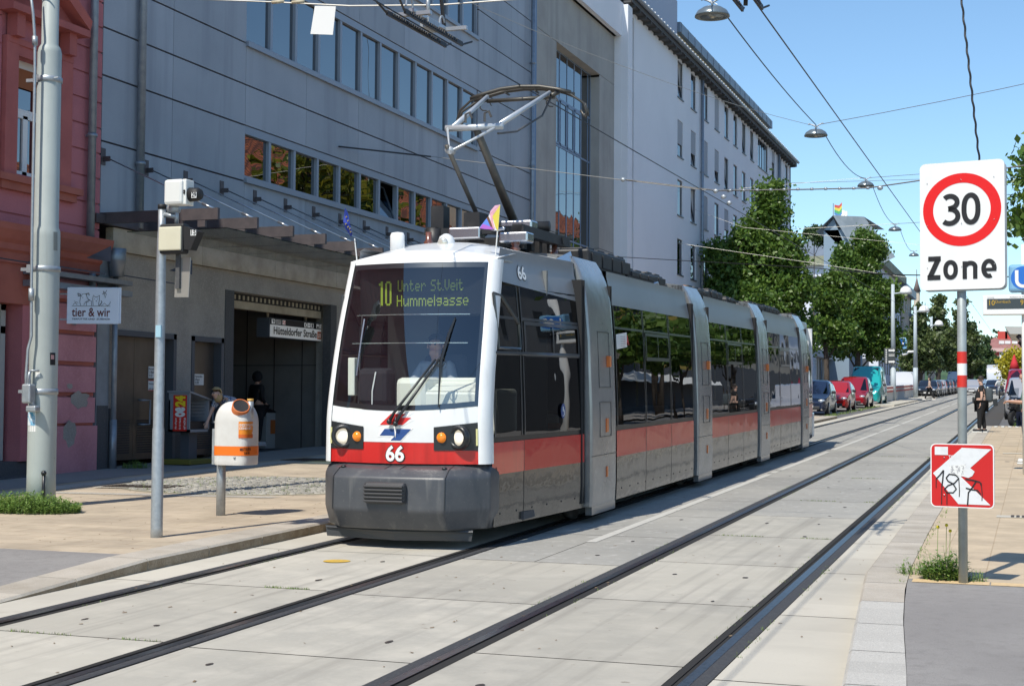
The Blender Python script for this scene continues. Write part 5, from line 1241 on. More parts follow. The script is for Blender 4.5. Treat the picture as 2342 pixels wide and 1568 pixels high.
def tree(l, y, crown, label, leaf, lsz, n, trunk_r=.2, h0=.1, name='street_tree', group=None, top=None, mats=None, clump=.5):
    """crown: list of (dl, dy, z, r, rz) blobs relative to the trunk foot"""
    rnd = random.Random(int(l*100)+int(y*7)); base = P(l, y, h0)
    t = thing(name, label, 'tree', Matrix.Translation(base), group)
    ztop = max(b_[2] for b_ in crown); c = MB()
    c.tube([(0, 0, -.1), (.05, 0, ztop*.25), (-.06, .05, ztop*.5), (0, 0, ztop*.8), (0, 0, ztop*.97)], [trunk_r*1.25, trunk_r, trunk_r*.8, trunk_r*.45, .04], 9)
    for (dl, dy, z, r, rz) in crown:
        s_ = Vector((0, 0, max(z*.45, z-r*2.0))); e = Vector((dl, dy, z)); m_ = (s_+e)/2+Vector((0, 0, -.2*r)); c.tube([s_, m_, e], [trunk_r*.42, trunk_r*.3, trunk_r*.1], 6)
        for _ in range(4):
            q = e+Vector((rnd.uniform(-1, 1)*r*.8, rnd.uniform(-1, 1)*r*.8, rnd.uniform(-.5, .9)*rz)); c.tube([m_, (m_+q)/2+Vector((0, 0, .1)), q], [trunk_r*.2, trunk_r*.12, .02], 4)
    c.build('trunk', m_bark, t)
    c = MB(); tot = sum(b_[3]**2 for b_ in crown)
    for (dl, dy, z, r, rz) in crown:
        k = int(n*r*r/tot/14)
        for _ in range(k):                    # small leafy twigs, denser towards the outside of each blob
            u = rnd.uniform(-1, 1); a = rnd.uniform(0, 6.283); q = math.sqrt(1-u*u); rr = (rnd.random()**.42)*rnd.uniform(.86, 1.13)
            cc = Vector((dl+r*rr*q*math.cos(a), dy+r*rr*q*math.sin(a), z+rz*rr*u)); cr = clump*rnd.uniform(.5, 1.15)
            tl_ = Vector((rnd.gauss(0, 1), rnd.gauss(0, 1), rnd.gauss(.6, .7))).normalized()
            for _ in range(14):
                p = cc+Vector((rnd.gauss(0, .5), rnd.gauss(0, .5), rnd.gauss(0, .38)))*cr
                nr = (tl_+Vector((rnd.gauss(0, .55), rnd.gauss(0, .55), rnd.gauss(0, .5)))).normalized(); x_ = nr.orthogonal().normalized(); x_ = Matrix.Rotation(rnd.uniform(0, 6.28), 3, nr) @ x_; y_ = nr.cross(x_); s_ = lsz*rnd.uniform(.55, 1.2)
                c.add([p-x_*s_*.5, p-y_*s_*.32, p+x_*s_*.55, p+y_*s_*.32], [(0, 1, 2, 3)])
    c.build('crown', leaf, t); return t
def crown_px(x0, x1, y0, y1, l, Y, blobs, h0=.1):
    """blobs given as fractions of a crown box measured at depth Y"""
    a = onY(x0, y1, Y); b_ = onY(x1, y0, Y); base = P(l, Y, h0); W_, H_ = b_.x-a.x, b_.z-a.z
    return [(a.x-base.x+fx*W_, fy*W_, a.z-base.z+fz*H_, fr*W_, fr*W_*fa) for (fx, fy, fz, fr, fa) in blobs]
BL = [(.30, .0, .22, .27, .9), (.70, .1, .25, .28, .9), (.5, -.15, .40, .28, .9), (.25, .1, .50, .20, .9), (.78, 0, .50, .20, 1), (.52, .1, .62, .20, 1), (.50, 0, .76, .17, 1), (.53, 0, .90, .12, 1)]
Ya = onL(1752, 800, -11.6).y
tree(-11.6, Ya, crown_px(1602, 1856, 398, 835, -11.6, Ya, [(.22, 0, .14, .26, .9), (.75, .1, .16, .27, .9), (.5, -.2, .28, .28, .9), (.19, .1, .36, .21, 1.0), (.82, 0, .40, .20, 1), (.5, .1, .46, .27, 1), (.28, 0, .53, .19, 1), (.15, 0, .60, .11, 1), (.74, 0, .58, .20, 1), (.50, 0, .66, .20, 1), (.62, 0, .79, .16, 1.1), (.64, 0, .91, .11, 1)]), 'tall leafy tree in front of the right end of the white building', lf_a, .23, 60000, .22, group='street trees with dense dark crowns')
Yb = onL(1889, 800, -11.4).y
tree(-11.4, Yb, crown_px(1850, 1950, 600, 815, -11.4, Yb, [(.35, 0, .3, .36, .8), (.7, .1, .25, .34, .8), (.5, 0, .6, .34, .8), (.3, 0, .75, .2, 1), (.7, 0, .82, .22, 1)]), 'leafy tree with a bare trunk behind the parked blue car', lf_a, .28, 18000, .16, group='street trees with dense dark crowns')
Yc = onL(1960, 800, -11.4).y
tree(-11.4, Yc, crown_px(1874, 2056, 508, 840, -11.4, Yc, [(.3, 0, .22, .32, .85), (.74, .1, .2, .30, .9), (.5, -.1, .40, .34, .85), (.22, 0, .52, .24, 1), (.80, 0, .48, .24, 1), (.5, 0, .66, .27, 1), (.66, 0, .82, .19, 1), (.32, 0, .76, .17, 1), (.55, 0, .9, .12, 1)]), 'leafy tree behind the parked red cars, right of the tree with the bare trunk', lf_a, .28, 42000, .2, group='street trees with dense dark crowns')
def rtree(x0, x1, y0, y1, l, label, leaf, ls, n, **k):
    Y = onL((x0+x1)/2, 800, l).y; return tree(l, Y, crown_px(x0, x1, y0, y1, l, Y, BL), label, leaf, ls, n, .25, **k)
gk = 'row of trees far along the left pavement'
rtree(2055, 2150, 690, 868, -9.6, 'nearest tree of the row along the left pavement, behind the white-headed lamps', lf_b, .42, 11000, group=gk)
rtree(2098, 2192, 664, 870, -9.4, 'tallest tree of the row along the left pavement', lf_b, .45, 13000, group=gk)
rtree(2150, 2245, 672, 872, -7.6, 'third tree of the row, behind the striped sign pole', lf_b, .45, 13000, group=gk)
rtree(2190, 2252, 730, 876, -6.5, 'tree just right of the striped sign pole, above the woman in black', lf_d, .5, 7000, group=gk)
rtree(2228, 2285, 765, 882, -5.8, 'small far tree left of the red house', lf_d, .6, 5000, group=gk)
tree(-7.5, 420, [(0, 0, 9, 5, 5), (5, 0, 8, 5, 4.5), (9, 0, 10, 5, 5)], 'farthest dark trees at the end of the street', lf_d, .9, 5000, .3)
Y = 104; tree(.9, Y, crown_px(2288, 2372, 786, 878, .9, Y, [(.35, 0, .3, .33, .7), (.65, .1, .35, .33, .7), (.45, 0, .65, .3, .7), (.7, 0, .7, .26, .7), (.2, 0, .5, .2, .8)]), 'bright yellow blossoming tree on the right beside the far parked cars', lf_y, .22, 9000, .12)
tree(3.4, 40, [(-1.9, 0, 6.9, 2.0, 1.5), (0, .5, 7.6, 2.4, 1.6), (1.2, -1, 6.6, 2.0, 1.5), (-2.2, .3, 5.8, 1.7, .9), (2, 1, 7, 2, 1.6)], 'tree with drooping leaves at the right edge behind the speed sign', lf_a, .24, 16000, .2, clump=.4)
tree(9.5, 80, [(0, 0, 12.5, 3.4, 3), (1.5, 4, 14.5, 3.2, 2.6), (-.5, -4, 14, 2.8, 2.4), (0, 7, 12, 3, 2.6)], 'tall tree in front of the yellow house across the street', LEAF('mottled_leaf', (.07, .14, .02), (.35, .30, .03)), .5, 6000, .3)
for i, (l, y, h_) in enumerate(((6, 58, 6), (6, 70, 6), (6.2, 84, 6.5))):
    tree(l, y, [(0, 0, h_*.8, 2.2, 2), (1.2, .8, h_*.7, 1.8, 1.6), (-1, -.6, h_*.72, 1.8, 1.5)], ['nearest tree on the right pavement across the street', 'tree on the right pavement before the yellow house', 'second tree before the yellow house'][i], lf_a, .4, 3500, .16)
q = onY(1862, 540, 156)
tree(q.x/1-LAT*156, 156, [(0, 0, q.z-2.9+.2, 1.2, 1.0), (.7, 0, q.z-3.2, 1.0, .8)], 'bushy roof garden tree left of the gabled roof', lf_d, .4, 1500, .1)
def weeds(name, cx, cy, cz, rx, ry, h, n, label, flowers=0):
    c = MB(); rnd = random.Random(n)
    for _ in range(n):
        a = rnd.uniform(0, 6.283); d = math.sqrt(rnd.random()); x, y = cx+rx*d*math.cos(a), cy+ry*d*math.sin(a); hh = h*(1.1-.7*d*d)*rnd.uniform(.5, 1.15); q = rnd.uniform(0, 6.283); ln_ = rnd.uniform(.15, .7)*hh
        top = Vector((x+ln_*math.cos(q), y+ln_*math.sin(q), cz+hh)); c.mi = 0; b_ = Vector((x, y, cz)); sd = Vector((-math.sin(q), math.cos(q), 0))*.004; c.add([b_-sd, b_+sd, top], [(0, 1, 2)])
        for k in range(5):
            p = b_.lerp(top, .25+.75*k/5); w_ = rnd.uniform(0, 6.283); e = Vector((math.cos(w_), math.sin(w_), rnd.uniform(-.2, .7)))*h*.22*rnd.uniform(.6, 1.3); s_ = e.cross(Vector((0, 0, 1))).normalized()*h*.045
            c.add([p, p+e*.5+s_, p+e, p+e*.5-s_], [(0, 1, 2, 3)])
    for i in range(flowers):
        x, y = cx+rnd.uniform(-.5, .5)*rx, cy+rnd.uniform(-.3, .3)*ry; hh = h*rnd.uniform(1.5, 2.1); c.mi = 0; c.tube([(x, y, cz), (x+.01, y, cz+hh)], .003, 4); c.mi = 1; c.ball((x+.01, y, cz+hh), .014, 6)
    o = c.build(name, [LEAF('weed_leaf', (.14, .26, .05), (.26, .36, .10), .3), M('yellow_flower', (.7, .55, .02), .7)], label=label, cat='weeds'); return rebase(o, (cx, cy, cz))
p = P(-11.5, 14.95, .11); weeds('weed_clump', p.x-.02, p.y-.1, p.z, .80, .38, .23, 1500, 'bushy green weeds around the foot of the thick grey pole')
p = P(-.92, 12.62, .12); weeds('weed_clump', p.x+.09, p.y+.02, p.z, .20, .10, .14, 70, 'small green weeds on the kerb corner left of the sign pole')
p = P(-.62, 12.38, .12); weeds('weed_clump', p.x, p.y, p.z, .17, .14, .24, 190, 'taller weeds with yellow flowers at the foot of the speed sign pole', 3)
p = P(-.38, 12.35, .12); weeds('weed_clump', p.x, p.y, p.z, .08, .08, .10, 40, 'tiny weeds just right of the sign pole')
weeds('weed_clump', -15.2, 22.5, .53, .25, .2, .16, 160, 'weeds at the wall foot beside the grey downpipe')
weeds('weed_clump', -15.2, 64.0, 1.3, 1, 1, .5, 200, 'weeds by the far wall') if False else None
p = P(.25, 53, -.02); weeds('weed_clump', p.x, p.y, p.z, .6, .8, .45, 300, 'green weeds beside the parked motorbike at the platform end')

# ================================================================ POLES, SIGNS, SIGNALS ON THE LEFT
m_pole = M('pole_paint', (.40, .44, .42), .55, noise=[(1.5, (.35, .385, .37), .4, .65), (14, (.30, .32, .30), .66, .74)], streak=(14, .7, (.33, .35, .33), .6, .8))
m_galv = M('galvanised', (.42, .45, .47), .45, .55, noise=[(18, (.34, .37, .40), .4, .65)])
bpz = gnd(93, 1160, .11); Yp = bpz.y; dP = (Vector((bpz.x, Yp, 3))-CAM).dot(_F)
def zp(y, x=100): return onY(x, y, Yp).z-bpz.z
def rp_(px): return px/2*dP/FPX
pole = thing('catenary_pole', 'thick grey tubular overhead line pole with collars and stickers on the left pavement', 'pole', Matrix.Translation(bpz))
z1, z2, z3_ = zp(520), zp(120), zp(95)
c = MB(); c.lathe([(rp_(65), -.05), (rp_(64), .4), (rp_(63), z1-.12), (rp_(62), z1-.05), (rp_(55), z1), (rp_(54), z2-.02), (rp_(49), z2+.04), (rp_(38), z2+.09), (rp_(37), z3_+6)], 32); part('mast', c, m_pole, pole)
c = MB(); R1 = rp_(63)
for zz, r_ in ((zp(185), rp_(55)), (zp(616), R1), (zp(895), R1)):
    c.lathe([(r_+.004, zz-.035), (r_+.012, zz-.03), (r_+.012, zz+.03), (r_+.004, zz+.035)], 28, cap=False); c.box(-r_-.14, -r_+.03, -.08, -.04, zz-.02, zz+.02); c.box(-r_+.02, -r_+.09, -r_-.0, -r_+.06, zz-.05, zz+.05); part('clamp_band', c, m_galv, pole); c = MB()
c.tube([(rp_(55), -.1, zp(185)), (rp_(55)+.06, -.1, zp(185))], .01, 5); part('clamp_bolt', c, m_galv, pole)
c = MB(); xx = -R1-.07
tw0 = Vector((CAM.x-bpz.x, CAM.y-bpz.y, 0)).normalized(); pp0 = Vector((-tw0.y, tw0.x, 0))
def pin(x, y):
    d = ray(x, y); t = (bpz-CAM).dot(tw0)/d.dot(tw0); q = CAM+d*t-bpz; return q.dot(pp0), q.z
def pz(x, y, off=.2): s_, z = pin(x, y); return tuple(pp0*s_+tw0*off+Vector((0, 0, z)))
c.tube([pz(66, -40), pz(76, 40), pz(80, 100), pz(80, 170), pz(74, 500), pz(72, 680), pz(72, 770), pz(64, 800), pz(60, 860), pz(60, 905)], .018, 8)
c.tube([pz(80, 92), pz(80, 112)], .035, 8); c.tube([pz(72, 662), pz(72, 690)], .035, 8); part('tension_rod', c, m_galv, pole)
c = MB(); c.bbox(-.08, .05, -.06, .06, -.12, .12, .02, Mat(pz(68, 900))); c.bbox(-.05, .10, -.05, .05, -.2, -.12, .02, Mat(pz(72, 905))); c.tube([pz(63, 895), pz(66, 860), pz(69, 850)], .02, 6); c.tube([pz(68, 890), pz(68, 852)], .015, 6); c.tube([pz(66, 848), pz(90, 848)], .014, 6); c.tube([pz(70, 910), pz(78, 930)], .03, 6); c.tube([pz(66, 925), pz(80, 925)], .02, 6); part('turnbuckle', c, m_galv, pole)
def on_pole(mb, x0, x1, y0, y1, r, off=.003):
    def fn(u, v):
        s_, z = pin(x0+(x1-x0)*u, y0+(y1-y0)*v); s_ = max(-r*.97, min(r*.97, s_)); return tuple(pp0*s_*(1+off/r)+tw0*math.sqrt(r*r-s_*s_)*(1+off/r)+Vector((0, 0, z)))
    mb.grid(fn, 8, 3, flip=True)
c = MB(); on_pole(c, 114, 126, 835, 807, R1); c.mi = 1; on_pole(c, 116, 123, 822, 812, R1, .005); c.mi = 2; on_pole(c, 82, 92, 862, 851, R1); on_pole(c, 64, 83, 986, 924, R1-.001); c.mi = 3; on_pole(c, 64, 81, 972, 940, R1-.001, .006); c.mi = 4; on_pole(c, 122, 131, 575, 533, R1)
part('sticker', c, [m_black, M('sticker_pink', (.45, .25, .25), .6), m_whitep, M('sticker_sea_blue', (.10, .38, .62), .6, noise=[(9, (.7, .78, .82), .45, .6)]), M('worn_plate', (.22, .23, .21), .6)], pole)
c = MB(); c.tube([(R1-.02, -R1+.02, 0), (R1-.02, -R1+.02, .42)], .02, 6); c.ball((R1-.02, -R1+.02, .44), .035, 8); part('earth_stud', c, m_frm, pole)
# tram signal on a slim pole
sb = gnd(358, 1228, .11); Ys = sb.y; dS = (Vector((sb.x, Ys, 2))-CAM).dot(_F)
def sz(x, y, dy=0): q = onY(x or 400, y or 500, Ys+dy); return (q.x-sb.x, dy, q.z-sb.z)
sgn = thing('tram_signal', 'slim galvanised pole carrying two tram signal boxes numbered 29 and 15', 'signal', Matrix.Translation(sb))
c = MB(); r0 = 13.5*dS/FPX; r1 = 8.5*dS/FPX*1.0
c.lathe([(r0, -.05), (r0, .1), (r0*.98, 1.1), (r0*.90, 1.12), (r0*.82, sz(365, 640)[2]), (r0*.72, sz(365, 535)[2]), (r1, sz(365, 528)[2]), (r1, sz(368, 474)[2])], 20, Matrix.Shear('XY', 4, (0.01, 0)) if False else None); part('mast', c, m_galv, sgn)
c = MB(); c.lathe([(r1+.006, sz(368, 478)[2]), (r1+.006, sz(368, 468)[2]), (.001, sz(368, 467)[2])], 16); part('cap', c, m_black, sgn)
c = MB(); c.bbox(sz(377, 0)[0], sz(432, 0)[0], -.10, .02, sz(0, 582)[2], sz(0, 514)[2], .02); hb_ = part('lower_signal_box', c, m_black, sgn)
c = MB(); c.bbox(sz(377, 0)[0], sz(428, 0)[0], -.115, -.05, sz(0, 575)[2], sz(0, 521)[2], .012); part('cover', c, M('signal_cream', (.66, .62, .47), .5, noise=[(3, (.6, .56, .42), .4, .7)]), hb_)
def V3(l): return [Vector(p) for p in l]
c = MB(); a = [sz(430, 518), sz(464, 531), sz(446, 573), sz(432, 572)]; c.add([(p[0], -.09, p[2]) for p in a]+[(p[0], .03, p[2]) for p in a], [(0, 3, 2, 1), (4, 5, 6, 7), (0, 1, 5, 4), (1, 2, 6, 5), (2, 3, 7, 6)]); part('visor', c, m_black, hb_)
c = MB(); q = sz(447, 541); c.box(q[0], q[0]+14*dS/FPX, -.093, -.09, q[2], q[2]+13*dS/FPX); c.mi = 1; text(c, '15', q[0]+.01, q[2]+.008, .05, .05, None, .02, -.096); part('number_plate', c, [m_whitep, m_black], hb_)
c = MB(); x0, x1 = sz(389, 0)[0], sz(437, 0)[0]; c.bbox(x0, x1-.03, -.13, .05, sz(0, 472)[2], sz(0, 414)[2], .03); c.bbox(x1-.05, x1, -.10, .05, sz(0, 472)[2], sz(0, 414)[2], .01); ub = part('upper_signal_box', c, M('signal_white', (.74, .74, .70), .4), sgn)
c = MB(); q0, q1 = sz(436, 446), sz(464, 446); c.smooth = True; c.lathe([(.075, 0), (.068, q1[0]-q0[0]-.03), (.05, q1[0]-q0[0])], 18, Mat((q0[0]-.01, -.02, q0[2]), ry=R(90))); part('visor', c, m_black, ub)
c = MB(); q = sz(450, 456); c.box(q[0], q[0]+13*dS/FPX, -.102, -.099, q[2], q[2]+13*dS/FPX); c.mi = 1; text(c, '29', q[0]+.006, q[2]+.008, .05, .05, None, .02, -.106); c.mi = 1; c.ball((x1-.02, -.103, sz(0, 441)[2]), .012, 6); c.ball((x1-.02, -.103, sz(0, 446)[2]), .012, 6); part('number_plate', c, [m_whitep, m_black], ub)
c = MB(); zt_ = sz(0, 478)[2]; c.tube([(sz(386, 0)[0], 0, zt_), (sz(408, 0)[0], 0, zt_)], .045, 10); c.tube([(sz(404, 0)[0], 0, zt_), (sz(404, 0)[0], 0, sz(0, 514)[2])], .022, 8); c.tube([(0, 0, sz(0, 488)[2]), (sz(404, 0)[0], 0, sz(0, 496)[2])], .025, 6); c.tube([(0, 0, sz(0, 545)[2]), (sz(380, 0)[0], 0, sz(0, 545)[2])], .02, 6); part('bracket', c, m_galv, sgn)
c = MB(); c.mi = 0; a = [sz(399, 588), sz(432, 588), sz(427, 679), sz(395, 679)]; c.add([(p[0], .03, p[2]) for p in a]+[(p[0]+.002, .036, p[2]) for p in a], [(0, 3, 2, 1), (4, 5, 6, 7), (0, 1, 5, 4), (2, 3, 7, 6), (1, 2, 6, 5), (0, 4, 7, 3)])
c.mi = 1; c.box(sz(403, 0)[0], sz(412, 0)[0], .0, .03, sz(0, 660)[2], sz(0, 582)[2]); part('hanging_screen', c, [M('polished_plate', (.42, .40, .37), .3, .5), m_dkgrey], sgn)
c = MB(); c.box(-r0*.2, r0*.8, -r0-.002, -r0+.02, sz(0, 771)[2], sz(0, 744)[2]); part('sticker', c, M('sticker_light_blue', (.35, .55, .65), .5), sgn)
# litter bin
bb = gnd(504.5, 1178, .11); Yb_ = bb.y; dB = (Vector((bb.x, Yb_, 1))-CAM).dot(_F)
def bz(x, y): q = onY(x or 541, y or 1000, Yb_); return (q.x-bb.x, 0, q.z-bb.z)
lb = thing('litter_bin', 'white litter bin with an orange stripe and domed top on a grey post', 'litter bin', Matrix.Translation(bb))
c = MB(); c.tube([(0, 0, -.05), (0, 0, bz(0, 1000)[2])], 10.5*dB/FPX, 16); part('post', c, m_galv, lb)
xc = bz(541, 0)[0]; rb_ = 43.5*dB/FPX; zb0, zb1 = bz(0, 1062)[2], bz(0, 965)[2]; zt_ = bz(0, 917)[2]
m_binw = M('bin_white', (.66, .66, .64), .4, noise=[(3, (.58, .57, .54), .4, .68)], streak=(10, 1, (.5, .49, .46), .6, .8))
def sup(th, r, n=3.2): c_, s_ = math.cos(th), math.sin(th); k = (abs(c_)**n+abs(s_)**n)**(-1/n); return (r*k*c_, r*k*s_*.86)
c = MB(); c.smooth = True
def binf(u, v):
    th = u*6.28318; H = zt_-zb0
    if v < .55: q = v/.55; r = rb_*(1.0 if q > .03 else .97); z = zb0+(zb1-zb0)*q; n = 4.5
    else: q = (v-.55)/.45; r = rb_*max(math.cos(q*1.5707), 0)**.62; z = zb1+(zt_-zb1)*math.sin(q*1.5708); n = 4.5-2.3*q
    x, y = sup(th, max(r, .001), n); return (xc+x, y, z)
c.grid(binf, 48, 34); bo = part('bin_body', c, m_binw, lb)
def on_bin(mb, u0, u1, z0, z1, off=.003, nu=24):
    def fn(u, v): th = -math.pi/2+(u0+(u1-u0)*u); x, y = sup(th, rb_+off, 4.5); return (xc+x, y, z0+(z1-z0)*v)
    mb.grid(fn, nu, 1)
c = MB(); on_bin(c, -3.14, 3.14, bz(0, 1040)[2], bz(0, 1019)[2], .003, 64); part('orange_band', c, M('bin_orange', (.80, .17, .01), .4), bo)
c = MB(); on_bin(c, .55, 1.45, bz(0, 1000)[2], bz(0, 963)[2], .004); c.mi = 1; on_bin(c, .55, 1.45, bz(0, 1000)[2], bz(0, 992)[2], .006)
def btext(mb, s_, a0, z, wa, ht, off=.008, bold=.02):
    vs, fs = text_mesh(s_, bold); mb.add([(lambda q: (xc+q[0], q[1], z+v*ht))(sup(-math.pi/2+a0+wa*u, rb_+off, 4.5)) for u, v in vs], fs)
c.mi = 2; btext(c, 'ENDSTATION FÜR', .59, bz(0, 973.5)[2], .82, .036); btext(c, 'DEINEN MIST.', .59, bz(0, 981)[2], .70, .03); btext(c, '48', 1.32, bz(0, 991)[2], .08, .025)
c.mi = 3; btext(c, 'MISTTELEFON', .62, bz(0, 1029)[2], .62, .034, .008, .03); btext(c, '546 48', .80, bz(0, 1037)[2], .32, .03, .008, .03)
part('lettering', c, [M('label_orange', (.78, .26, .02), .5), M('label_red_orange', (.62, .13, .02), .5), m_whitep, m_black], bo)
c = MB(); ao = -math.pi/2+.72; nn = Vector((math.cos(ao)*.78, math.sin(ao)*.78, .62)); Th = Matrix.Translation((xc+math.cos(ao)*rb_*.70, math.sin(ao)*rb_*.62, zb1+(zt_-zb1)*.60)) @ nn.to_track_quat('Z', 'Y').to_matrix().to_4x4()
c.lathe([(.100, -.08), (.104, .072), (.092, .078), (.090, .06)], 24, Th, cap=False); c.mi = 1; c.lathe([(.001, .066), (.092, .068)], 24, Th, cap=False); part('opening', c, [M('rim_orange', (.55, .16, .05), .5), m_black], bo)
c = MB(); c.tube([(xc+.19, -.02, zb1+.05), (xc+.19, -.02, zt_+.0)], .038, 12); c.mi = 1; c.tube([(xc+.19, -.02, zt_), (xc+.19, -.02, zt_+.03)], .038, 12); part('ashtray', c, [m_galv, M('ash_orange', (.6, .35, .08), .6)], bo)
c = MB(); c.mi = 0
for z in (.25, .4, .7): c.box(-.09, -.03, -.04, .04, zb0+z*.7, zb0+z*.7+.02)
c.box(-.10, -.05, -.05, .05, zb0, zb0+.42); c.ball((xc+.09, -rb_*.87, zb0+.09), .016, 8); part('clamp', c, m_galv, bo)
# newspaper dispenser
nb = Vector((-14.95, 0, 0)); q = onX(410, 1045, -14.95); ny = q.y+.55; nz = SLOPE*ny+.11
nd = thing('newspaper_box', 'grey newspaper dispenser with a red side sign, beside the narrow steel door', 'newspaper box', Mat((-14.95, ny, nz), R(0)))
def nzx(x, y, X=-14.75): q = onX(x, y, X); return (q.y-ny, q.z-nz)
yA, zA = nzx(430, 988); yB, _q = nzx(476, 988); zT = nzx(430, 897)[1]; w2 = .22
c = MB(); c.prism([(-w2, yA), (w2, yA), (w2, yA+.04), (-w2, yA+.04)], zA, zT); c.box(-w2, w2, yB-.04, yB, zA, zT-.14); c.box(-w2, w2, yA, yB, zA, zA+.05); c.box(-w2, -w2+.03, yA, yB, zA, zT-.14)
c.add([(-w2-.02, yA-.03, zT+.03), (w2+.03, yA-.03, zT+.03), (w2+.03, yB+.04, zT-.12), (-w2-.02, yB+.04, zT-.12), (-w2-.02, yA-.03, zT), (w2+.03, yA-.03, zT), (w2+.03, yB+.04, zT-.15), (-w2-.02, yB+.04, zT-.15)], [(0, 1, 2, 3), (4, 7, 6, 5), (0, 4, 5, 1), (1, 5, 6, 2), (2, 6, 7, 3)])
cs = part('case', c, M('box_grey', (.26, .29, .33), .5, .2), nd)
c = MB(); c.box(-w2+.03, w2-.06, yA+.05, yB-.05, zA+.06, zA+.2); c.mi = 1
for i in range(7): c.box(w2-.07, w2-.065, yA+.05, yB-.05, zA+.3+i*.06, zA+.304+i*.06)
part('rack', c, [m_frm, m_galv], cs)
c = MB(X=Matrix.Translation((0, yA-.004, 0))); hh = zT-zA; X0 = -.12; c.box(X0, .17, -.003, 0, zA+.02, zT-.05)
def up(mb, s_, x, z, ht, wd, bold): vs, fs = text_mesh(s_, bold); mb.add([(x-v*wd, -.006, z+u*ht) for u, v in vs], fs)
c.mi = 1; up(c, 'oe', .14, zA+hh*.38, hh*.25, .22, .06); c.mi = 2; up(c, '24', .14, zA+hh*.64, hh*.28, .22, .06); c.mi = 1
for i, s_ in enumerate(('Als ePaper', 'für Ihr Handy', 'auf oe24.at')): up(c, s_, -.03+i*.09, zA+.05, hh*.30, .05, .03)
part('sign_panel', c, [M('sign_red', (.62, .03, .02), .5), m_whitep, M('sign_yellow', (.85, .65, .02), .5)], cs)
c = MB(); c.mi = 0; c.add([(-.1, yA+.08, zT+.035-.03), (.1, yA+.08, zT+.035-.03), (.12, yB-.05, zT-.05), (-.1, yB-.05, zT-.05)], [(0, 1, 2, 3)]); part('top_paper', c, M('paper_yellow', (.5, .42, .08), .8), cs)
c = MB(); c.box(-.09, .09, (yA+yB)/2-.14, (yA+yB)/2+.14, .08, zA); part('post', c, m_dframe, nd)
c = MB(); c.bbox(-.3, .3, (yA+yB)/2-.42, (yA+yB)/2+.42, 0, .10, .02); part('foot', c, M('foot_yellow', (.16, .14, .02), .7), nd)
# box with orange sticker in the passage
q = onX(600, 1000, -17.3); vb = thing('ticket_box', 'pale metal cabinet with sloping top and orange sticker inside the underground entrance', 'cabinet', Mat((-17.9, q.y, .62)))
c = MB(); yw = .95; pts = [(0, 0), (.7, 0), (.7, .85), (0, 1.15)]
c.add([(p[0], 0, p[1]) for p in pts]+[(p[0], yw, p[1]) for p in pts], [(0, 1, 2, 3), (4, 7, 6, 5), (1, 5, 6, 2), (2, 6, 7, 3)]); part('case', c, M('cabinet_grey', (.40, .40, .38), .5), vb)
c = MB(); c.add([(-.02, -.02, 1.19), (.74, -.02, .87), (.74, yw+.02, .87), (-.02, yw+.02, 1.19)], [(0, 1, 2, 3)]); c.mi = 1; c.box(.702, .704, .2, .48, .35, .68); part('lid', c, [m_black, M('sticker_orange', (.5, .14, .03), .5)], vb)

# ================================================================ SIGNS ON THE RIGHT PLATFORM
p0 = gnd(2203, 1332, .12); Yz = p0.y; dz_ = (Vector((p0.x, Yz, 1.8))-CAM).dot(_F)
def gz(x, y): q = onY(x or 2206, y or 800, Yz); return (q.x-p0.x, 0, q.z-p0.z)
m_pg = M('sign_post', (.36, .40, .40), .5, .3, noise=[(9, (.30, .33, .33), .4, .65)])
sp = thing('speed_sign', 'white 30 Zone speed sign with a red ring on a banded grey pole', 'road sign', Matrix.Translation(p0))
pr_ = 10.3*dz_/FPX
c = MB(); c.tube([(0, 0, -.05), (0, 0, gz(0, 375)[2])], pr_, 20); pm_ = part('post', c, m_pg, sp)
for (a, d, m_, nm) in ((804, 831, 'sign_red', 'red_band'), (831, 858, None, 'white_band'), (858, 885, 'sign_red', 'red_band')):
    c = MB(); c.lathe([(pr_+.002, gz(0, d)[2]), (pr_+.002, gz(0, a)[2])], 20, cap=False); part(nm, c, MATS[m_] if m_ else m_whitep, pm_)
def rrect(x0, x1, z0, z1, r, n=5):
    P_ = []
    for (cx, cz, a0) in ((x1-r, z0+r, -90), (x1-r, z1-r, 0), (x0+r, z1-r, 90), (x0+r, z0+r, 180)):
        for i in range(n+1): a = R(a0+90*i/n); P_.append((cx+r*math.cos(a), cz+r*math.sin(a)))
    return P_
XZ = lambda y: Matrix(((1, 0, 0, 0), (0, 0, 1, y), (0, 1, 0, 0), (0, 0, 0, 1)))
yawS = R(-10)
Sg = Matrix.Rotation(yawS, 4, 'Z')
sx0, sx1, sz0, sz1 = gz(2110, 0)[0]/math.cos(yawS), gz(2305, 0)[0]/math.cos(yawS), gz(0, 663)[2], gz(0, 373)[2]
SZ_ = lambda y: Sg @ XZ(y)
def plate(mb, x0, x1, z0, z1, r, y0, y1, T): P_ = rrect(x0, x1, z0, z1, r); mb.prism([(a, b_) for a, b_ in P_], y0, y1, T)
c = MB(); plate(c, sx0, sx1, sz0, sz1, .045, -pr_-.045, -pr_-.022, SZ_(0)); sgp = part('sign_plate', c, M('sign_face', (.80, .80, .79), .35, noise=[(3, (.76, .76, .74), .45, .7)]), sp)
c = MB(); plate(c, sx0+.02, sx1+.008, sz0-.012, sz1-.02, .045, -pr_-.020, -pr_+.0, SZ_(0)); part('back_frame', c, m_galv, sgp)
cx, cz = (sx0+sx1)/2, gz(0, 482)[2]; ro_ = 87.5*dz_/FPX; ri_ = ro_*.735; yf = -pr_-.047
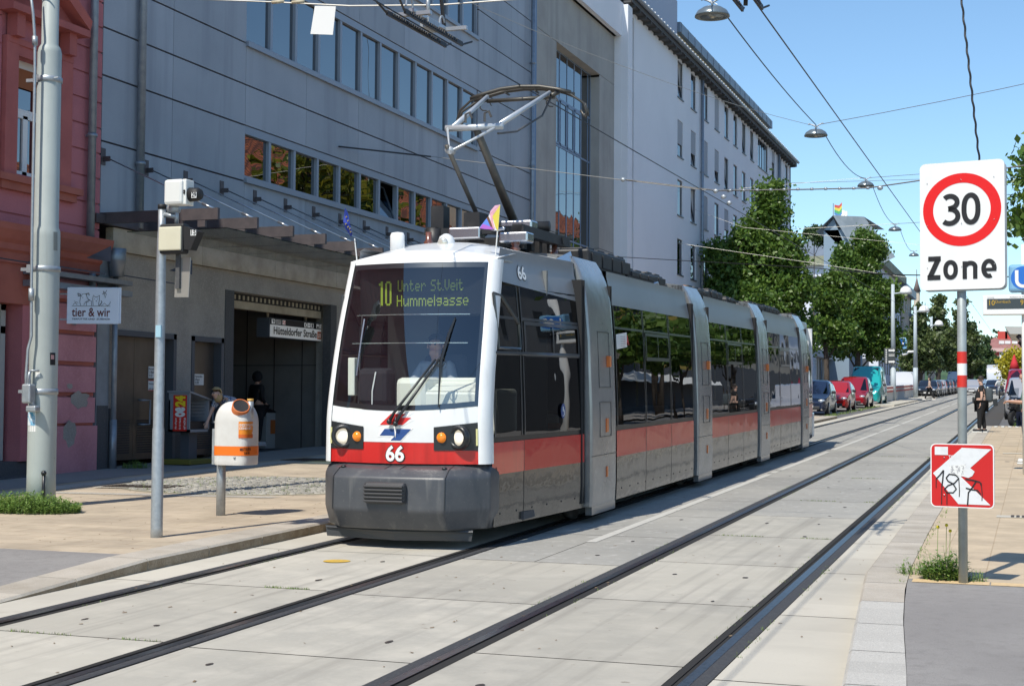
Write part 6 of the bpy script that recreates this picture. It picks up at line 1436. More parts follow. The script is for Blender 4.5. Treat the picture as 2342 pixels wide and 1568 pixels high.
c = MB(); n = 64; V = [(cx+r*math.cos(6.28318*i/n), yf, cz+r*math.sin(6.28318*i/n)*.955) for r in (ro_, ri_) for i in range(n)]; c.add(V, [(i, (i+1) % n, n+(i+1) % n, n+i) for i in range(n)], Sg); part('red_ring', c, M('signal_red', (.72, .008, .008), .4), sgp)
def ptube(mb, pts, w_, y, T, n=10):
    """flat stroke of width w_ along pts in the xz plane"""
    for (a, b_) in zip(pts, pts[1:]):
        a, b_ = Vector(a), Vector(b_); d = (b_-a).normalized(); s_ = Vector((-d.y, d.x))*w_/2; e = d*w_*.02
        mb.add([(a.x+s_.x-e.x, y, a.y+s_.y-e.y), (a.x-s_.x-e.x, y, a.y-s_.y-e.y), (b_.x-s_.x+e.x, y, b_.y-s_.y+e.y), (b_.x+s_.x+e.x, y, b_.y+s_.y+e.y)], [(0, 1, 2, 3)], T)
def stroke(mb, ctr, w_, y, T):
    L_ = []; R_ = []
    for i, p in enumerate(ctr):
        a = Vector(ctr[max(i-1, 0)]); b_ = Vector(ctr[min(i+1, len(ctr)-1)]); d = (b_-a).normalized(); s_ = Vector((-d.y, d.x))*w_/2; p = Vector(p); L_.append((p.x+s_.x, y, p.y+s_.y)); R_.append((p.x-s_.x, y, p.y-s_.y))
    n = len(ctr); mb.add(L_+R_, [(i, n+i, n+i+1, i+1) for i in range(n-1)], T)
def arc(cx, cz, rx, rz, a0, a1, n=14): return [(cx+rx*math.cos(R(a0+(a1-a0)*i/n)), cz+rz*math.sin(R(a0+(a1-a0)*i/n))) for i in range(n+1)]
def sgx(x): return gz(x, 0)[0]/math.cos(yawS)
def sgz_(y): return gz(0, y)[2]
c = MB(); m1 = dz_/FPX; sw_ = 11.3*m1; Y0 = yf-.002
def G(x, y): return (sgx(x), sgz_(y))
# 3
gx3, gt, gb_ = 2163, 444, 518
c3 = [G(2168, 455)]+[(sgx(2183)+15.5*m1*math.cos(R(a)), sgz_(464)+13.5*m1*math.sin(R(a))) for a in range(110, -91, -14)]+[G(2180, 478.5)]
stroke(c, [(sgx(2180)+16*m1*math.cos(R(a))*1.0, sgz_(464)+13.8*m1*math.sin(R(a))) for a in range(140, -80, -12)]+[G(2176, 479)], sw_, Y0, Sg)
stroke(c, [G(2176, 479)]+[(sgx(2179)+18.5*m1*math.cos(R(a)), sgz_(496)+16.5*m1*math.sin(R(a))) for a in range(80, -141, -12)], sw_, Y0, Sg)
# 0
stroke(c, [(sgx(2228)+15.5*m1*math.cos(R(a)), sgz_(481)+31*m1*(abs(math.sin(R(a)))**.8)*(1 if math.sin(R(a)) > 0 else -1)) for a in range(0, 361, 10)], sw_, Y0, Sg)
# Zone
sw2 = 11.5*m1
for (a, d, y0, y1) in ((2129, 2158, 586, 597), (2127, 2157, 629, 640)): c.add([(sgx(a), Y0, sgz_(y1)), (sgx(d), Y0, sgz_(y1)), (sgx(d), Y0, sgz_(y0)), (sgx(a), Y0, sgz_(y0))], [(0, 1, 2, 3)], Sg)
c.add([(sgx(2127), Y0, sgz_(632)), (sgx(2140), Y0, sgz_(632)), (sgx(2158), Y0, sgz_(594)), (sgx(2145), Y0, sgz_(594))], [(0, 1, 2, 3)], Sg)
stroke(c, [(sgx(2180.5)+11.5*m1*math.cos(R(a)), sgz_(618)+17.5*m1*(abs(math.sin(R(a)))**.85)*(1 if math.sin(R(a)) > 0 else -1)) for a in range(0, 361, 10)], 10*m1, Y0, Sg)
for (a, d, y0, y1) in ((2208, 2218, 600, 640), (2232, 2242, 612, 640)): c.add([(sgx(a), Y0, sgz_(y1)), (sgx(d), Y0, sgz_(y1)), (sgx(d), Y0, sgz_(y0)), (sgx(a), Y0, sgz_(y0))], [(0, 1, 2, 3)], Sg)
stroke(c, [(sgx(2226)+11*m1*math.cos(R(a)), sgz_(613)+9*m1*math.sin(R(a))) for a in range(160, -11, -17)], 10*m1, Y0-.0006, Sg)
stroke(c, [(sgx(2268.5)+12*m1*math.cos(R(a)), sgz_(618)+17*m1*math.sin(R(a))) for a in range(-4, 306, 10)], 10*m1, Y0, Sg)
c.add([(sgx(2256), Y0-.0006, sgz_(624)), (sgx(2285.5), Y0-.0006, sgz_(624)), (sgx(2285.5), Y0-.0006, sgz_(616.5)), (sgx(2256), Y0-.0006, sgz_(616.5))], [(0, 1, 2, 3)], Sg)
part('lettering', c, M('sign_black', (.012, .012, .014), .5), sgp)
c = MB()
for (x, y) in ((2127, 418), (2205, 414), (2281, 412), (2127, 515), (2206, 513), (2281, 508), (2127, 612), (2206, 611), (2281, 608)): q = Vector((sgx(x), yf-.003, sgz_(y))); c.ball(q, .0042, 6, X=Sg)
part('rivet', c, m_chr, sgp)
# lower square hazard plate: red with a white arrow, sprayed over
lw = thing('hazard_plate', 'square red and white hazard plate with black graffiti 187 on the sign pole', 'road sign', Matrix.Translation(p0) @ Matrix.Translation((0, 0, gz(0, 1086)[2])))
zc = gz(0, 1086)[2]
def hx(x): return gz(x, 0)[0]/math.cos(yl_)
yl_ = R(-8); Tl = Matrix.Rotation(yl_, 4, 'Z')
def hz_(y): return gz(0, y)[2]-zc
a0_, a1_, b0_, b1_ = hx(2131), hx(2276), hz_(1159), hz_(1014)
c = MB(); plate(c, a0_, a1_, b0_, b1_, .04, -pr_-.04, -pr_-.018, Tl @ XZ(0)); c.build('rim', m_whitep, lw)
c = MB(); r_ = .008; plate(c, a0_+r_, a1_-r_, b0_+r_, b1_-r_, .034, -pr_-.041, -pr_-.040, Tl @ XZ(0)); y = -pr_-.043
W_, H_ = a1_-a0_, b1_-b0_
def hp2(pts, mi, dy=0): c.mi = mi; c.add([(a0_+px*W_, y-dy, b0_+pz_*H_) for px, pz_ in pts], [tuple(range(len(pts)))], Tl)
hp2([(.04, .53), (.44, .055), (.94, .055), (.48, .49), (.96, .925), (.50, .94)], 1); hp2([(.07, .82), (.28, .82), (.28, .95), (.07, .95)], 1, .001)
hp2([(.30, .66), (.56, .68), (.62, .58), (.52, .49), (.31, .50)], 2, .001); hp2([(.56, .68), (.70, .57), (.66, .50), (.60, .47), (.52, .49)], 1, .002)
text(c, 'TO', a0_+.29*W_, b0_+.74*H_, .08*W_, .08*H_, Tl, .01, y-.002)
c.mi = 3
def hs(pts, w_=.022): stroke(c, [(a0_+px*W_, b0_+pz_*H_) for px, pz_ in pts], w_*W_, y-.003, Tl)
hs([(.09, .44), (.15, .50), (.21, .58)]); hs([(.21, .58), (.195, .42), (.18, .32)]); hs([(.18, .32), (.175, .04)], .014); hs([(.09, .44), (.09, .30)], .012)
hs([(.25, .46), (.30, .52), (.40, .51), (.45, .46), (.38, .38), (.28, .34), (.22, .28), (.26, .23), (.36, .23), (.41, .29), (.36, .37), (.28, .41), (.25, .46)]); hs([(.26, .24), (.26, .04)], .014); hs([(.45, .46), (.46, .26), (.455, .17)], .014)
hs([(.55, .45), (.65, .44), (.78, .41), (.80, .36)]); hs([(.72, .42), (.66, .32), (.60, .24), (.585, .04)]); hs([(.56, .31), (.64, .29), (.74, .28), (.79, .22)]); hs([(.80, .40), (.815, .22), (.81, .12)], .013)
c.build('face', [M('hazard_red', (.55, .012, .012), .4), M('reflective_white', (.70, .71, .72), .35, noise=[(14, (.62, .63, .64), .5, .7)]), M('torn_sticker', (.72, .72, .70), .7, noise=[(60, (.3, .3, .32), .5, .6)]), m_black], lw)
c = MB()
for (px, pz_) in ((.22, .78), (.22, .19)): c.ball((a0_+px*W_, y-.003, b0_+pz_*H_), .006, 6, X=Tl)
c.build('bolt', m_chr, lw)

# ================================================================ OVERHEAD LINE AND LAMPS
m_wire = M('wire_dark', (.035, .035, .037), .5, .5); m_wlt = M('wire_light', (.42, .41, .38), .5, .4)
def wire_(name, pts, r, label, mat=None, cat='cable', n=5, sag=0):
    pts = [Vector(p) for p in pts]
    if sag and len(pts) == 2: a, b_ = pts; pts = [a.lerp(b_, t/10)-Vector((0, 0, sag*4*(t/10)*(1-t/10))) for t in range(11)]
    c = MB(); c.tube(pts, r, n); o = c.build(name, mat or m_wire, label=label, cat=cat); return rebase(o, pts[0])
HWR = 5.83
hwt = TW(0, hy, hz+.06)
wire_('contact_wire', [P(-6.08, y, (hwt.z-SLOPE*hwt.y)) for y in (-5, 18, 60, 120, 200)], .0085, 'overhead contact wire above the near track, touched by the pantograph')
wire_('contact_wire', [P(-2.6, y, 5.62) for y in (-5, 30, 60, 120, 200)], .0085, 'overhead contact wire above the right-hand track, crossing the sky')
wsp = [(-16, 30.5)]
# span wires and street lamps
def lamp(x, y, wpx, lab, first=[None]):
    d = FPX*.8/wpx; p = CAM+ray(x, y)*d; base = Matrix.Translation(p)
    if first[0] is None:
        t = thing('hanging_lamp', lab, 'street lamp', base, 'street lamps hung over the tracks')
        c = MB(); c.lathe([(.40, -.11), (.395, -.075), (.34, .02), (.22, .10), (.08, .135), (.001, .14)], 28); part('shade', c, M('lamp_shade', (.20, .24, .26), .28, .5), t)
        c = MB(); c.lathe([(.40, -.11), (.30, -.125), (.28, -.10)], 28, cap=False); c.mi = 1; c.lathe([(.001, -.10), (.29, -.105)], 24, cap=False); c.ball((0, 0, -.1), .07, 8, sq=(1, 1, .7)); part('lens', c, [M('lamp_rim', (.16, .19, .20), .4, .5), M('lamp_glass', (.50, .47, .38), .3)], t)
        c = MB(); c.tube([(0, 0, .13), (0, 0, .26)], .03, 6); c.tube([(-.24, 0, .33), (-.1, 0, .27), (0, 0, .2), (.1, 0, .27), (.24, 0, .33)], .022, 6); c.tube([(-.12, 0, .31), (.12, 0, .16)], .014, 5); c.ball((.24, 0, .31), .03, 6); c.ball((-.24, 0, .31), .03, 6); part('hanger', c, m_galv, t)
        first[0] = t; return p
    dup(first[0], base, lab); return p
LP = [lamp(1629, 28, 80, 'nearest and largest hanging street lamp at the top of the picture'), lamp(1866, 304, 53, 'second hanging street lamp, over the white building end'), lamp(1980, 421, 38, 'third hanging street lamp, above the leafy trees'), lamp(2047, 523, 30, 'fourth hanging street lamp, small against the sky'), lamp(2090, 582, 23, 'fifth and smallest hanging street lamp, left of the speed sign')]
for i in range(4):
    a, b_ = LP[i]+Vector((.3, .3, -.08)), LP[i+1]+Vector((0, 0, .28)); wire_('lamp_cable', [a, b_], .016, ['cable running from the nearest hanging lamp to the second one', 'cable sagging from the second hanging lamp to the third one', 'cable sagging from the third hanging lamp to the fourth one', 'cable sagging from the fourth hanging lamp to the fifth one'][i], sag=[.1, .35, .4, .4][i])
L0 = LP[0]+Vector((0, 0, .3)); wire_('lamp_cable', [L0, L0+Vector((.3, -20, 1))], .016, 'cable leading from the nearest hanging lamp back over the camera')
q = LP[1]+Vector((0, 0, .3)); wire_('lamp_span_wire', [Vector((-15.58, 33, 12.9)), q+Vector((-.24, 0, 0))], .008, 'thin span wire from the grey building to the second hanging lamp', m_wlt, sag=.4)
wire_('lamp_span_wire', [q+Vector((.24, 0, 0)), Vector((12.9, 50, 14.9))], .011, 'thin span wire from the second hanging lamp up to the right', sag=.3)
q = LP[2]+Vector((0, 0, .3)); wire_('lamp_span_wire', [Vector((-15.2, 72, 12.4)), q+Vector((-.24, 0, 0))], .008, 'thin span wire to the third hanging lamp from the white building', m_wlt); wire_('lamp_span_wire', [q+Vector((.24, 0, 0)), Vector((13, 72, 13.3))], .012, 'thin span wire from the third hanging lamp to the right')
q = LP[3]+Vector((0, 0, .3)); wire_('lamp_span_wire', [Vector((-15, 91, 12.6)), q], .012, 'faint span wire to the fourth hanging lamp', m_wlt); wire_('lamp_span_wire', [q, Vector((13, 92, 13.4))], .014, 'faint span wire from the fourth hanging lamp to the right')
# span wire with the white plate, over the tram's front
A = onY(438, -2, 15.2); B2 = onY(1165, 0, 15.2); m0 = onY(800, 14, 15.2); m1_ = onY(1005, 12, 15.2)
wire_('span_wire', [A+(A-m0)*1.2, A, onY(620, 5, 15.2), m0, m1_, B2, B2+(B2-m1_)*3], .009, 'pale span wire across the top above the white plate', m_wlt)
c = MB(); n0 = onY(616, 5, 15.2)
for x in (622, 668): q = onY(x, 6, 15.2); c.tube([q, q+Vector((.16, 0, 0))], .02, 6)
o = c.build('insulator', M('insulator_cream', (.48, .42, .30), .6), label='pair of cream insulators in the span wire left of the white plate', cat='insulator'); rebase(o, n0)
c = MB(); pp = [onY(x, y, 15.2) for x, y in ((720, 14), (768, 14), (761, 80), (710, 78))]; c.add(pp+[p+Vector((0, .006, 0)) for p in pp], [(0, 3, 2, 1), (4, 5, 6, 7), (0, 1, 5, 4), (1, 2, 6, 5), (2, 3, 7, 6), (3, 0, 4, 7)])
pl_ = c.build('hanging_plate', m_whitep, label='blank white plate clipped to the span wire at the top', cat='sign plate'); rebase(pl_, pp[0])
c = MB()
for x in (724, 764): q = onY(x, 13, 15.19); c.tube([q+Vector((0, 0, .03)), q-Vector((0, 0, .05))], .012, 5)
c.build('clip', m_galv, pl_, True)
# section insulators in the contact wires
def secins(l, y0, h, lab):
    T = Matrix.Translation(P(l, y0, h)) @ Matrix.Rotation(.0188, 4, 'X'); t = thing('section_insulator', lab, 'section insulator', T, 'section insulators in the contact wires')
    for sg in (-1, 1):
        c = MB(); c.box(sg*.10-.012, sg*.10+.012, -.85, .75, -.02, .03); c.tube([(sg*.10, -.85, .0), (sg*.13, -1.05, .08)], .012, 5); c.tube([(sg*.10, .75, .0), (sg*.13, .98, .08)], .012, 5)
        for k in range(22): c.tube([(sg*.10-.02, -.7+k*.06, .01), (sg*.10+.02, -.7+k*.06, .01)], .02, 5)
        part('runner', c, m_blk, t)
    c = MB(); c.box(-.2, .2, -.42, -.36, .07, .11); c.box(-.2, .28, .42, .47, .09, .13); c.box(-.03, .03, -.45, .5, .10, .14); c.box(-.26, -.2, -.5, -.2, .07, .13); part('cross_bar', c, M('bright_steel2', (.5, .5, .5), .35, .8), t)
    c = MB(); c.box(-.05, .05, -.1, .2, .02, .12); c.tube([(0, 0, .13), (0, 0, .42)], .025, 6); c.tube([(-.16, 0, .42), (0, 0, .36), (.16, 0, .42)], .03, 6)
    c.tube([(.0, -.5+.09*math.cos(t_*.52), .13+.14*math.sin(t_*.52)) for t_ in range(7)], .012, 5); c.tube([(.0, .4+.08*math.cos(t_*.52), .13+.12*math.sin(t_*.52)) for t_ in range(7)], .012, 5); part('clamp', c, m_galv, t)
    return t
secins(-6.08, 14.5, 5.50, 'black and silver section insulator on the contact wire left of the pantograph'); secins(-2.6, 14.0, 5.5, 'section insulator on the right-hand contact wire at the top of the sky')
for (x, y, yy) in ((1153, 30, 14.6), (1040, 115, 14.9)):
    pass
q0 = P(-6.08, 15.0, 5.55); wire_('feeder_drop', [q0, q0+Vector((-.02, -.1, .5)), q0+Vector((.03, -.3, 1.4))], .024, 'thick black feeder cable dropping to the contact wire near the pantograph')
q0 = P(-2.6, 14.4, 5.45); wire_('feeder_drop', [q0, q0+Vector((.04, -.1, .5)), q0+Vector((.1, -.3, 1.4))], .024, 'black feeder cable dropping to the right-hand contact wire')
q0 = P(-6.08, 13.2, 5.55); wire_('feeder_drop', [q0, q0+Vector((.03, -.1, .5)), q0+Vector((.05, -.3, 1.2))], .014, 'short grey cable dropping to the contact wire beside the span wire clamp')
# wall anchored wires
A = onX(775, 335, -15.55); B3 = onL(1615, 435, -6.08); C3 = onL(2105, 413, -2.0)
wire_('span_wire', [A, onX(985, 358, -14.6)], .022, 'thick anchored end of the span wire on the grey building wall')
wire_('span_wire', [onX(985, 358, -14.6), B3], .008, 'thin span wire from the grey building towards the near contact wire', m_wlt)
Yq = onL(1640, 435, -6.08).y; qa, qb = onY(1420, 410, Yq), onY(1640, 436, Yq); qc = onY(1985, 430, Yq); qd = onY(2110, 412, Yq)
wire_('span_wire', [qa, qb, onY(1800, 434, Yq), qc, qd, qd+(qd-qc)*4], .014, 'dark double span wire crossing the street level with the tree top')
c = MB()
for i in range(12): q = qb.lerp(qc, i/11); c.tube([q-Vector((.03, 0, 0)), q+Vector((.03, 0, 0))], .028, 6)
for x, y in ((1425, 411), (1637, 437), (1655, 450), (1668, 464), (2013, 430)): q = onY(x, y, Yq-.05); c.ball(q, .06, 8, sq=(1, .6, .8))
o = c.build('wire_clamp', m_galv, label='row of small clamps and insulators on the dark double span wire', cat='clamps'); rebase(o, qb)
wire_('span_wire', [onX(1372, 585, -15.4), onL(1850, 612, -6.08), onL(2040, 628, -2.6), Vector((9, 58, 6.2))], .013, 'low span wire crossing in front of the white building')
Yr = 60; wire_('span_wire', [onY(1550, 556, Yr), onY(1850, 600, Yr), onY(2110, 640, Yr)], .007, 'pale span wire crossing in front of the leafy trees', m_wlt)
wire_('span_wire', [onY(1590, 480, 64), onY(1700, 520, 64), onY(2105, 560, 64)], .006, 'faint span wire above the leafy trees', m_wlt)
wire_('span_wire', [onY(1850, 420, 80)+Vector((-3, 0, .1)), onY(2108, 410, 80)], .012, 'faint high span wire right of the white building')
tw_ = [onY(2198+43*(i/60), -10+385*(i/60), 13.2)+Vector((.004*math.cos(i*1.1), .004*math.sin(i*1.1), 0)) for i in range(61)]
wire_('twisted_cable', [onY(2190, -90, 13.2)]+tw_+[onY(2247, 430, 13.2)], .010, 'black twisted cable hanging down behind the speed sign')

# ================================================================ PLATFORM FURNITURE AT THE RIGHT EDGE
qs = onY(2338, 1000, 26); us_ = thing('stop_pole', 'white stop pole with a blue U cube and departure display at the right edge', 'sign', Matrix.Translation(P(-.02, 26, .12)))
bz0 = P(-.02, 26, .12)
def oz(x, y, dy=0): q = onY(x or 2310, y or 700, 26+dy); return Vector((q.x-bz0.x, dy, q.z-bz0.z))
c = MB(); xx = oz(2341, 0)[0]; c.tube([(xx+.02, 0, -.05), (xx+.02, 0, oz(0, 560)[2])], .055, 12); part('post', c, m_whitep, us_)
cc = oz(2340, 637); hs_ = 29*26.5/FPX
c = MB(); c.bbox(cc[0]-hs_, cc[0]+hs_, -.16, .16, cc[2]-hs_, cc[2]+hs_, .05, seg=3); ub_ = part('cube', c, M('cube_light_blue', (.20, .42, .62), .3, coat=.5), us_)
c = MB(X=Matrix.Translation((cc[0], -.163, cc[2]))); c.lathe([(.001, 0), (hs_*.84, 0)], 28, Matrix.Rotation(R(90), 4, 'X'), cap=False); c.mi = 1; stroke(c, [(-.10, .13), (-.10, -.02)]+[(.10*math.cos(R(a)), -.04+.10*math.sin(R(a))) for a in range(180, 361, 15)]+[(.10, .13)], .055, -.004, Matrix()); part('emblem', c, [M('u_blue', (.02, .15, .55), .4), m_whitep], ub_)
c = MB(); a, d = oz(2248, 721), oz(2352, 675); c.bbox(a[0], d[0], -.14, .10, a[2], d[2], .012); db_ = part('display_case', c, m_whitep, us_)
c = MB(); c.box(oz(2258, 0)[0], oz(2347, 0)[0], -.145, -.139, oz(0, 707)[2], oz(0, 684)[2]); c.mi = 1; text(c, '10', oz(2263, 0)[0], oz(0, 699)[2], .09, .09, None, .01, -.148); text(c, 'Dornbach', oz(2277, 0)[0], oz(0, 694)[2], .24, .05, None, 0, -.148); text(c, '9', oz(2334, 0)[0], oz(0, 699)[2], .05, .09, None, .01, -.148)
c.mi = 2; text(c, 'Linie', oz(2260, 0)[0], oz(0, 682.5)[2], .10, .03, None, .0, -.146); text(c, 'Abfahrt in Minuten', oz(2310, 0)[0], oz(0, 682.5)[2], .34, .035, None, .0, -.146); part('screen', c, [M('screen_grey', (.045, .055, .06), .3), M('led_amber', (.4, .25, .02), .5, emit=((.6, .4, .05), .12)), M('grey_print', (.35, .35, .36), .6)], db_)
sh_ = thing('platform_shelter', 'grey stop shelter roof on a steel bracket behind the stop pole', 'shelter', Matrix.Translation(P(1.2, 33, .12))); b0_ = P(1.2, 33, .12)
c = MB(); q = onY(2300, 762, 33)-b0_; c.add([(q.x, -1, q.z+.10), (q.x+3, -1, q.z+.0), (q.x+3, 2.5, q.z), (q.x, 2.5, q.z+.10), (q.x+.1, -1, q.z-.06), (q.x+3, -1, q.z-.14), (q.x+3, 2.5, q.z-.14), (q.x+.1, 2.5, q.z-.06)], [(0, 1, 2, 3), (4, 7, 6, 5), (0, 4, 5, 1), (3, 2, 6, 7), (0, 3, 7, 4)]); part('roof', c, M('shelter_roof', (.42, .42, .40), .5), sh_)
c = MB(); c.tube([(q.x+.25, -.9, q.z-.08), (q.x+.75, -.9, q.z-.7), (q.x+.75, -.9, 0)], .05, 8); c.tube([(q.x+.25, 2.3, q.z-.08), (q.x+.75, 2.3, q.z-.7), (q.x+.75, 2.3, 0)], .05, 8); part('bracket', c, m_brown, sh_)

# ================================================================ CARS, VAN, TRUCK
m_tyre = M('tyre', (.02, .02, .021), .85); m_rim = M('wheel_rim', (.42, .43, .45), .3, .8); m_cgl = GLASS('car_glass', (.10, .13, .15), 1.75)
def paint(n, c_, **k): return M(n, c_, .25, .2, coat=.9, **k)
m_lamp = M('head_lamp', (.55, .58, .6), .12, .5, coat=1); m_plast = M('car_plastic', (.03, .03, .032), .5)
def car(name, label, cat, T, L_, W_, H_, col, style='hatch', group=None):
    t = thing(name, label, cat, T, group); hw_ = W_/2
    if style == 'van': ST = [(0, .32, .70, .75, .80), (.12, .22, .95, 1.0, .93), (.75, .2, 1.12, 1.16, .98), (1.05, .2, 1.18, 1.3, 1), (1.75, .2, 1.2, H_-.08, 1), (2.2, .2, 1.2, H_, 1), (L_-.3, .2, 1.2, H_, 1), (L_-.05, .25, 1.15, H_-.08, .97), (L_, .3, 1.0, H_-.2, .93)]
    elif style == 'truck': ST = [(0, .4, 1.3, 1.5, .9), (.1, .35, 1.45, 2.3, 1), (.3, .35, 1.5, H_-.4, 1), (.9, .35, 1.5, H_-.3, 1), (1.4, .35, 1.5, H_, 1), (L_, .35, 1.5, H_, 1)]
    else:
        b_ = .80+.08*(H_-1.45)
        ST = [(0, .30, .56, .58, .80), (.10, .20, .68, .70, .92), (.55, .18, b_, b_+.01, .98), (1.05, .18, b_+.08, b_+.10, 1), (1.22, .18, b_+.12, b_+.17, 1), (1.85, .18, b_+.16, H_-.10, 1), (2.25, .18, b_+.17, H_, 1), (L_-1.0, .18, b_+.2, H_-.05, 1), (L_-.45, .2, b_+.22, H_-.2, .98), (L_-.1, .24, b_+.15, b_+.25, .95), (L_, .34, b_-.1, b_-.05, .88)]
    c = MB(); c.smooth = True; rings = []
    for (y, z0, zb, zr, k) in ST:
        g_ = max(0, (zr-zb)); top = hw_*k*(1-.20*min(1, g_/.5)) if style != 'truck' else hw_*k
        r = [(hw_*k*.90, z0), (hw_*k*.985, z0+.12), (hw_*k, (z0+zb)/2), (hw_*k*.97, zb), (top*1.0, zr-.05*min(1, g_*3)), (top*.85, zr), (0, zr+.025)]
        rings.append([(x, y, z) for x, z in r]+[(-x, y, z) for x, z in r[::-1][1:]])
    n = len(rings[0])
    V = [p for r in rings for p in r]; F_ = []
    for i in range(len(rings)-1):
        for j in range(n-1): F_.append((i*n+j, i*n+j+1, (i+1)*n+j+1, (i+1)*n+j))
    F_ = [f[::-1] for f in F_]; c.add(V, F_); c.smooth = False; c.add(rings[0], [list(range(n))]); c.add(rings[-1], [list(range(n))[::-1]]); bo_ = part('body', c, col, t)
    def rg(i, j, off=.006):
        p = Vector(rings[i][j]); return p
    gi = [i for i in range(len(ST)) if ST[i][3]-ST[i][2] > .3]
    # windscreen, rear window, side windows
    i0 = gi[0]-1; i1 = gi[0]+(0 if style != 'hatch' else 0)
    a0, a1 = Vector((rings[i0][3][0], ST[i0][0], ST[i0][2])), Vector((rings[i1][4][0], ST[i1][0], ST[i1][3]-.02))
    c = MB(); e = Vector((0, -.02, .02)); p = [Vector((-a0.x*.90, a0.y, a0.z+.02))+e, Vector((a0.x*.90, a0.y, a0.z+.02))+e, Vector((a1.x*.90, a1.y, a1.z-.02))+e, Vector((-a1.x*.90, a1.y, a1.z-.02))+e]
    if style == 'truck': p = [Vector((-hw_*.85, .06, 1.55)), Vector((hw_*.85, .06, 1.55)), Vector((hw_*.82, .2, 2.35)), Vector((-hw_*.82, .2, 2.35))]
    c.add(p, [(0, 1, 2, 3)]); part('windscreen', c, m_cgl, t)
    if style != 'truck':
        for sg in (1, -1):
            c = MB()
            iy0, iy1 = gi[0], gi[-1] if style != 'van' else gi[0]+2
            for k in range(iy0, iy1):
                ya_, yb_ = ST[k][0]+.03, ST[k+1][0]-.03; ra_, rb2 = rings[k], rings[k+1]
                if style == 'van' and k > iy0+0: yb_ = min(yb_, ya_+1.0)
                def lerp2(r, f): return Vector((r[3][0]+(r[4][0]-r[3][0])*f, 0, r[3][2]+(r[4][2]-r[3][2])*f))
                A_, B_, C_, D_ = lerp2(ra_, .10), lerp2(rb2, .10), lerp2(rb2, .85), lerp2(ra_, .85)
                c.add([(sg*(q_.x+.008), yy_, q_.z) for q_, yy_ in ((A_, ya_), (B_, yb_), (C_, yb_), (D_, ya_))], [(0, 1, 2, 3) if sg > 0 else (3, 2, 1, 0)])
            part('side_window', c, m_cgl, t)
            c = MB(); c.bbox(*sorted((sg*(hw_+.02), sg*(hw_+.20))), ST[gi[0]][0]-.35, ST[gi[0]][0]-.22, ST[gi[0]][2]+.0, ST[gi[0]][2]+.15, .03); part('mirror', c, m_plast, t)
    for sg in (1, -1):
        c = MB(); zl = .66 if style == 'hatch' else (.85 if style == 'van' else .8); c.ball((sg*hw_*.70, .12, zl), .16, 10, sq=(1.15, .55, .55)); part('headlight', c, m_lamp, t)
        for yw_ in (.78 if style != 'truck' else 1.0, L_-.75):
            c = MB(); rw = .31 if style != 'truck' else .45; c.lathe([(rw-.08, -.1), (rw, -.08), (rw, .08), (rw-.08, .10)], 20, Mat((sg*(hw_-.09), yw_, rw), ry=R(90)*sg)); wo = part('wheel', c, m_tyre, t)
            c = MB(); c.lathe([(.001, .105), (rw-.09, .108), (rw-.08, .07)], 14, Mat((sg*(hw_-.09), yw_, rw), ry=R(90)*sg), cap=False); part('rim', c, m_rim, wo)
    c = MB(); c.bbox(-hw_*.62, hw_*.62, -.025, .08, .26, .42, .02); c.bbox(-hw_*.35, hw_*.35, -.01, .1, .52, .60, .01); part('grille', c, m_plast, t)
    c = MB(); c.box(-.25, .25, -.04, -.02, .36, .47); part('number_plate', c, m_whitep, t)
    return t
def SM(l, y, h=0, rz=0): return Matrix.Translation(P(l, y, h)) @ Matrix.Rotation(.0068+rz, 4, 'Z') @ Matrix.Rotation(.0188, 4, 'X')
c_blue = paint('navy_paint', (.012, .022, .055)); c_red = paint('red_paint', (.45, .015, .012)); c_dred = paint('crimson_paint', (.32, .01, .02)); c_turq = paint('turquoise_paint', (.02, .42, .42)); c_wh = paint('white_car_paint', (.70, .70, .70)); c_bk = paint('black_car_paint', (.012, .012, .014)); c_gr = paint('grey_car_paint', (.09, .10, .11)); c_si = paint('silver_car_paint', (.4, .4, .42))
car('parked_car', 'dark blue hatchback parked first behind the tram, scooter in front of it', 'car', SM(-9.45, 68.3, -.02), 4.2, 1.75, 1.62, c_blue, group='cars parked beyond the tram')
car('parked_car', 'bright red small car parked between the blue hatchback and the crimson car', 'car', SM(-9.35, 76.4, -.02), 3.9, 1.7, 1.56, c_red, group='cars parked beyond the tram')
car('parked_car', 'crimson taller car parked in front of the turquoise van', 'car', SM(-9.3, 84.6, -.02), 4.3, 1.8, 1.78, c_dred, group='cars parked beyond the tram')
car('parked_van', 'turquoise delivery van parked behind the crimson car', 'van', SM(-9.35, 92.3, -.02), 5.0, 2.0, 2.45, c_turq, 'van')
car('parked_van', 'white van parked behind the red and white railing', 'van', SM(-9.7, 127, .0), 4.6, 1.95, 2.2, c_wh, 'van')
random.seed(21)
lab_ = ['black car first in the far left parked row', 'dark grey car second in the far left parked row', 'silver car third in the far left parked row', 'dark car fourth in the far left parked row', 'grey car fifth in the far left parked row', 'black car sixth in the far left parked row', 'dark car seventh in the far left parked row', 'white van roof standing above the far left parked row']
for i in range(7):
    car('far_parked_car', lab_[i], 'car', SM(-8.0+.06*i, 131.5+i*6.1, -.02), 4.3, 1.75, 1.5, [c_bk, c_gr, c_si, c_bk, c_gr, c_bk, c_bk][i], group='cars in the far left parked row')
car('far_van', lab_[7], 'van', SM(-7.6, 176, -.02), 5, 2, 2.4, c_wh, 'van')
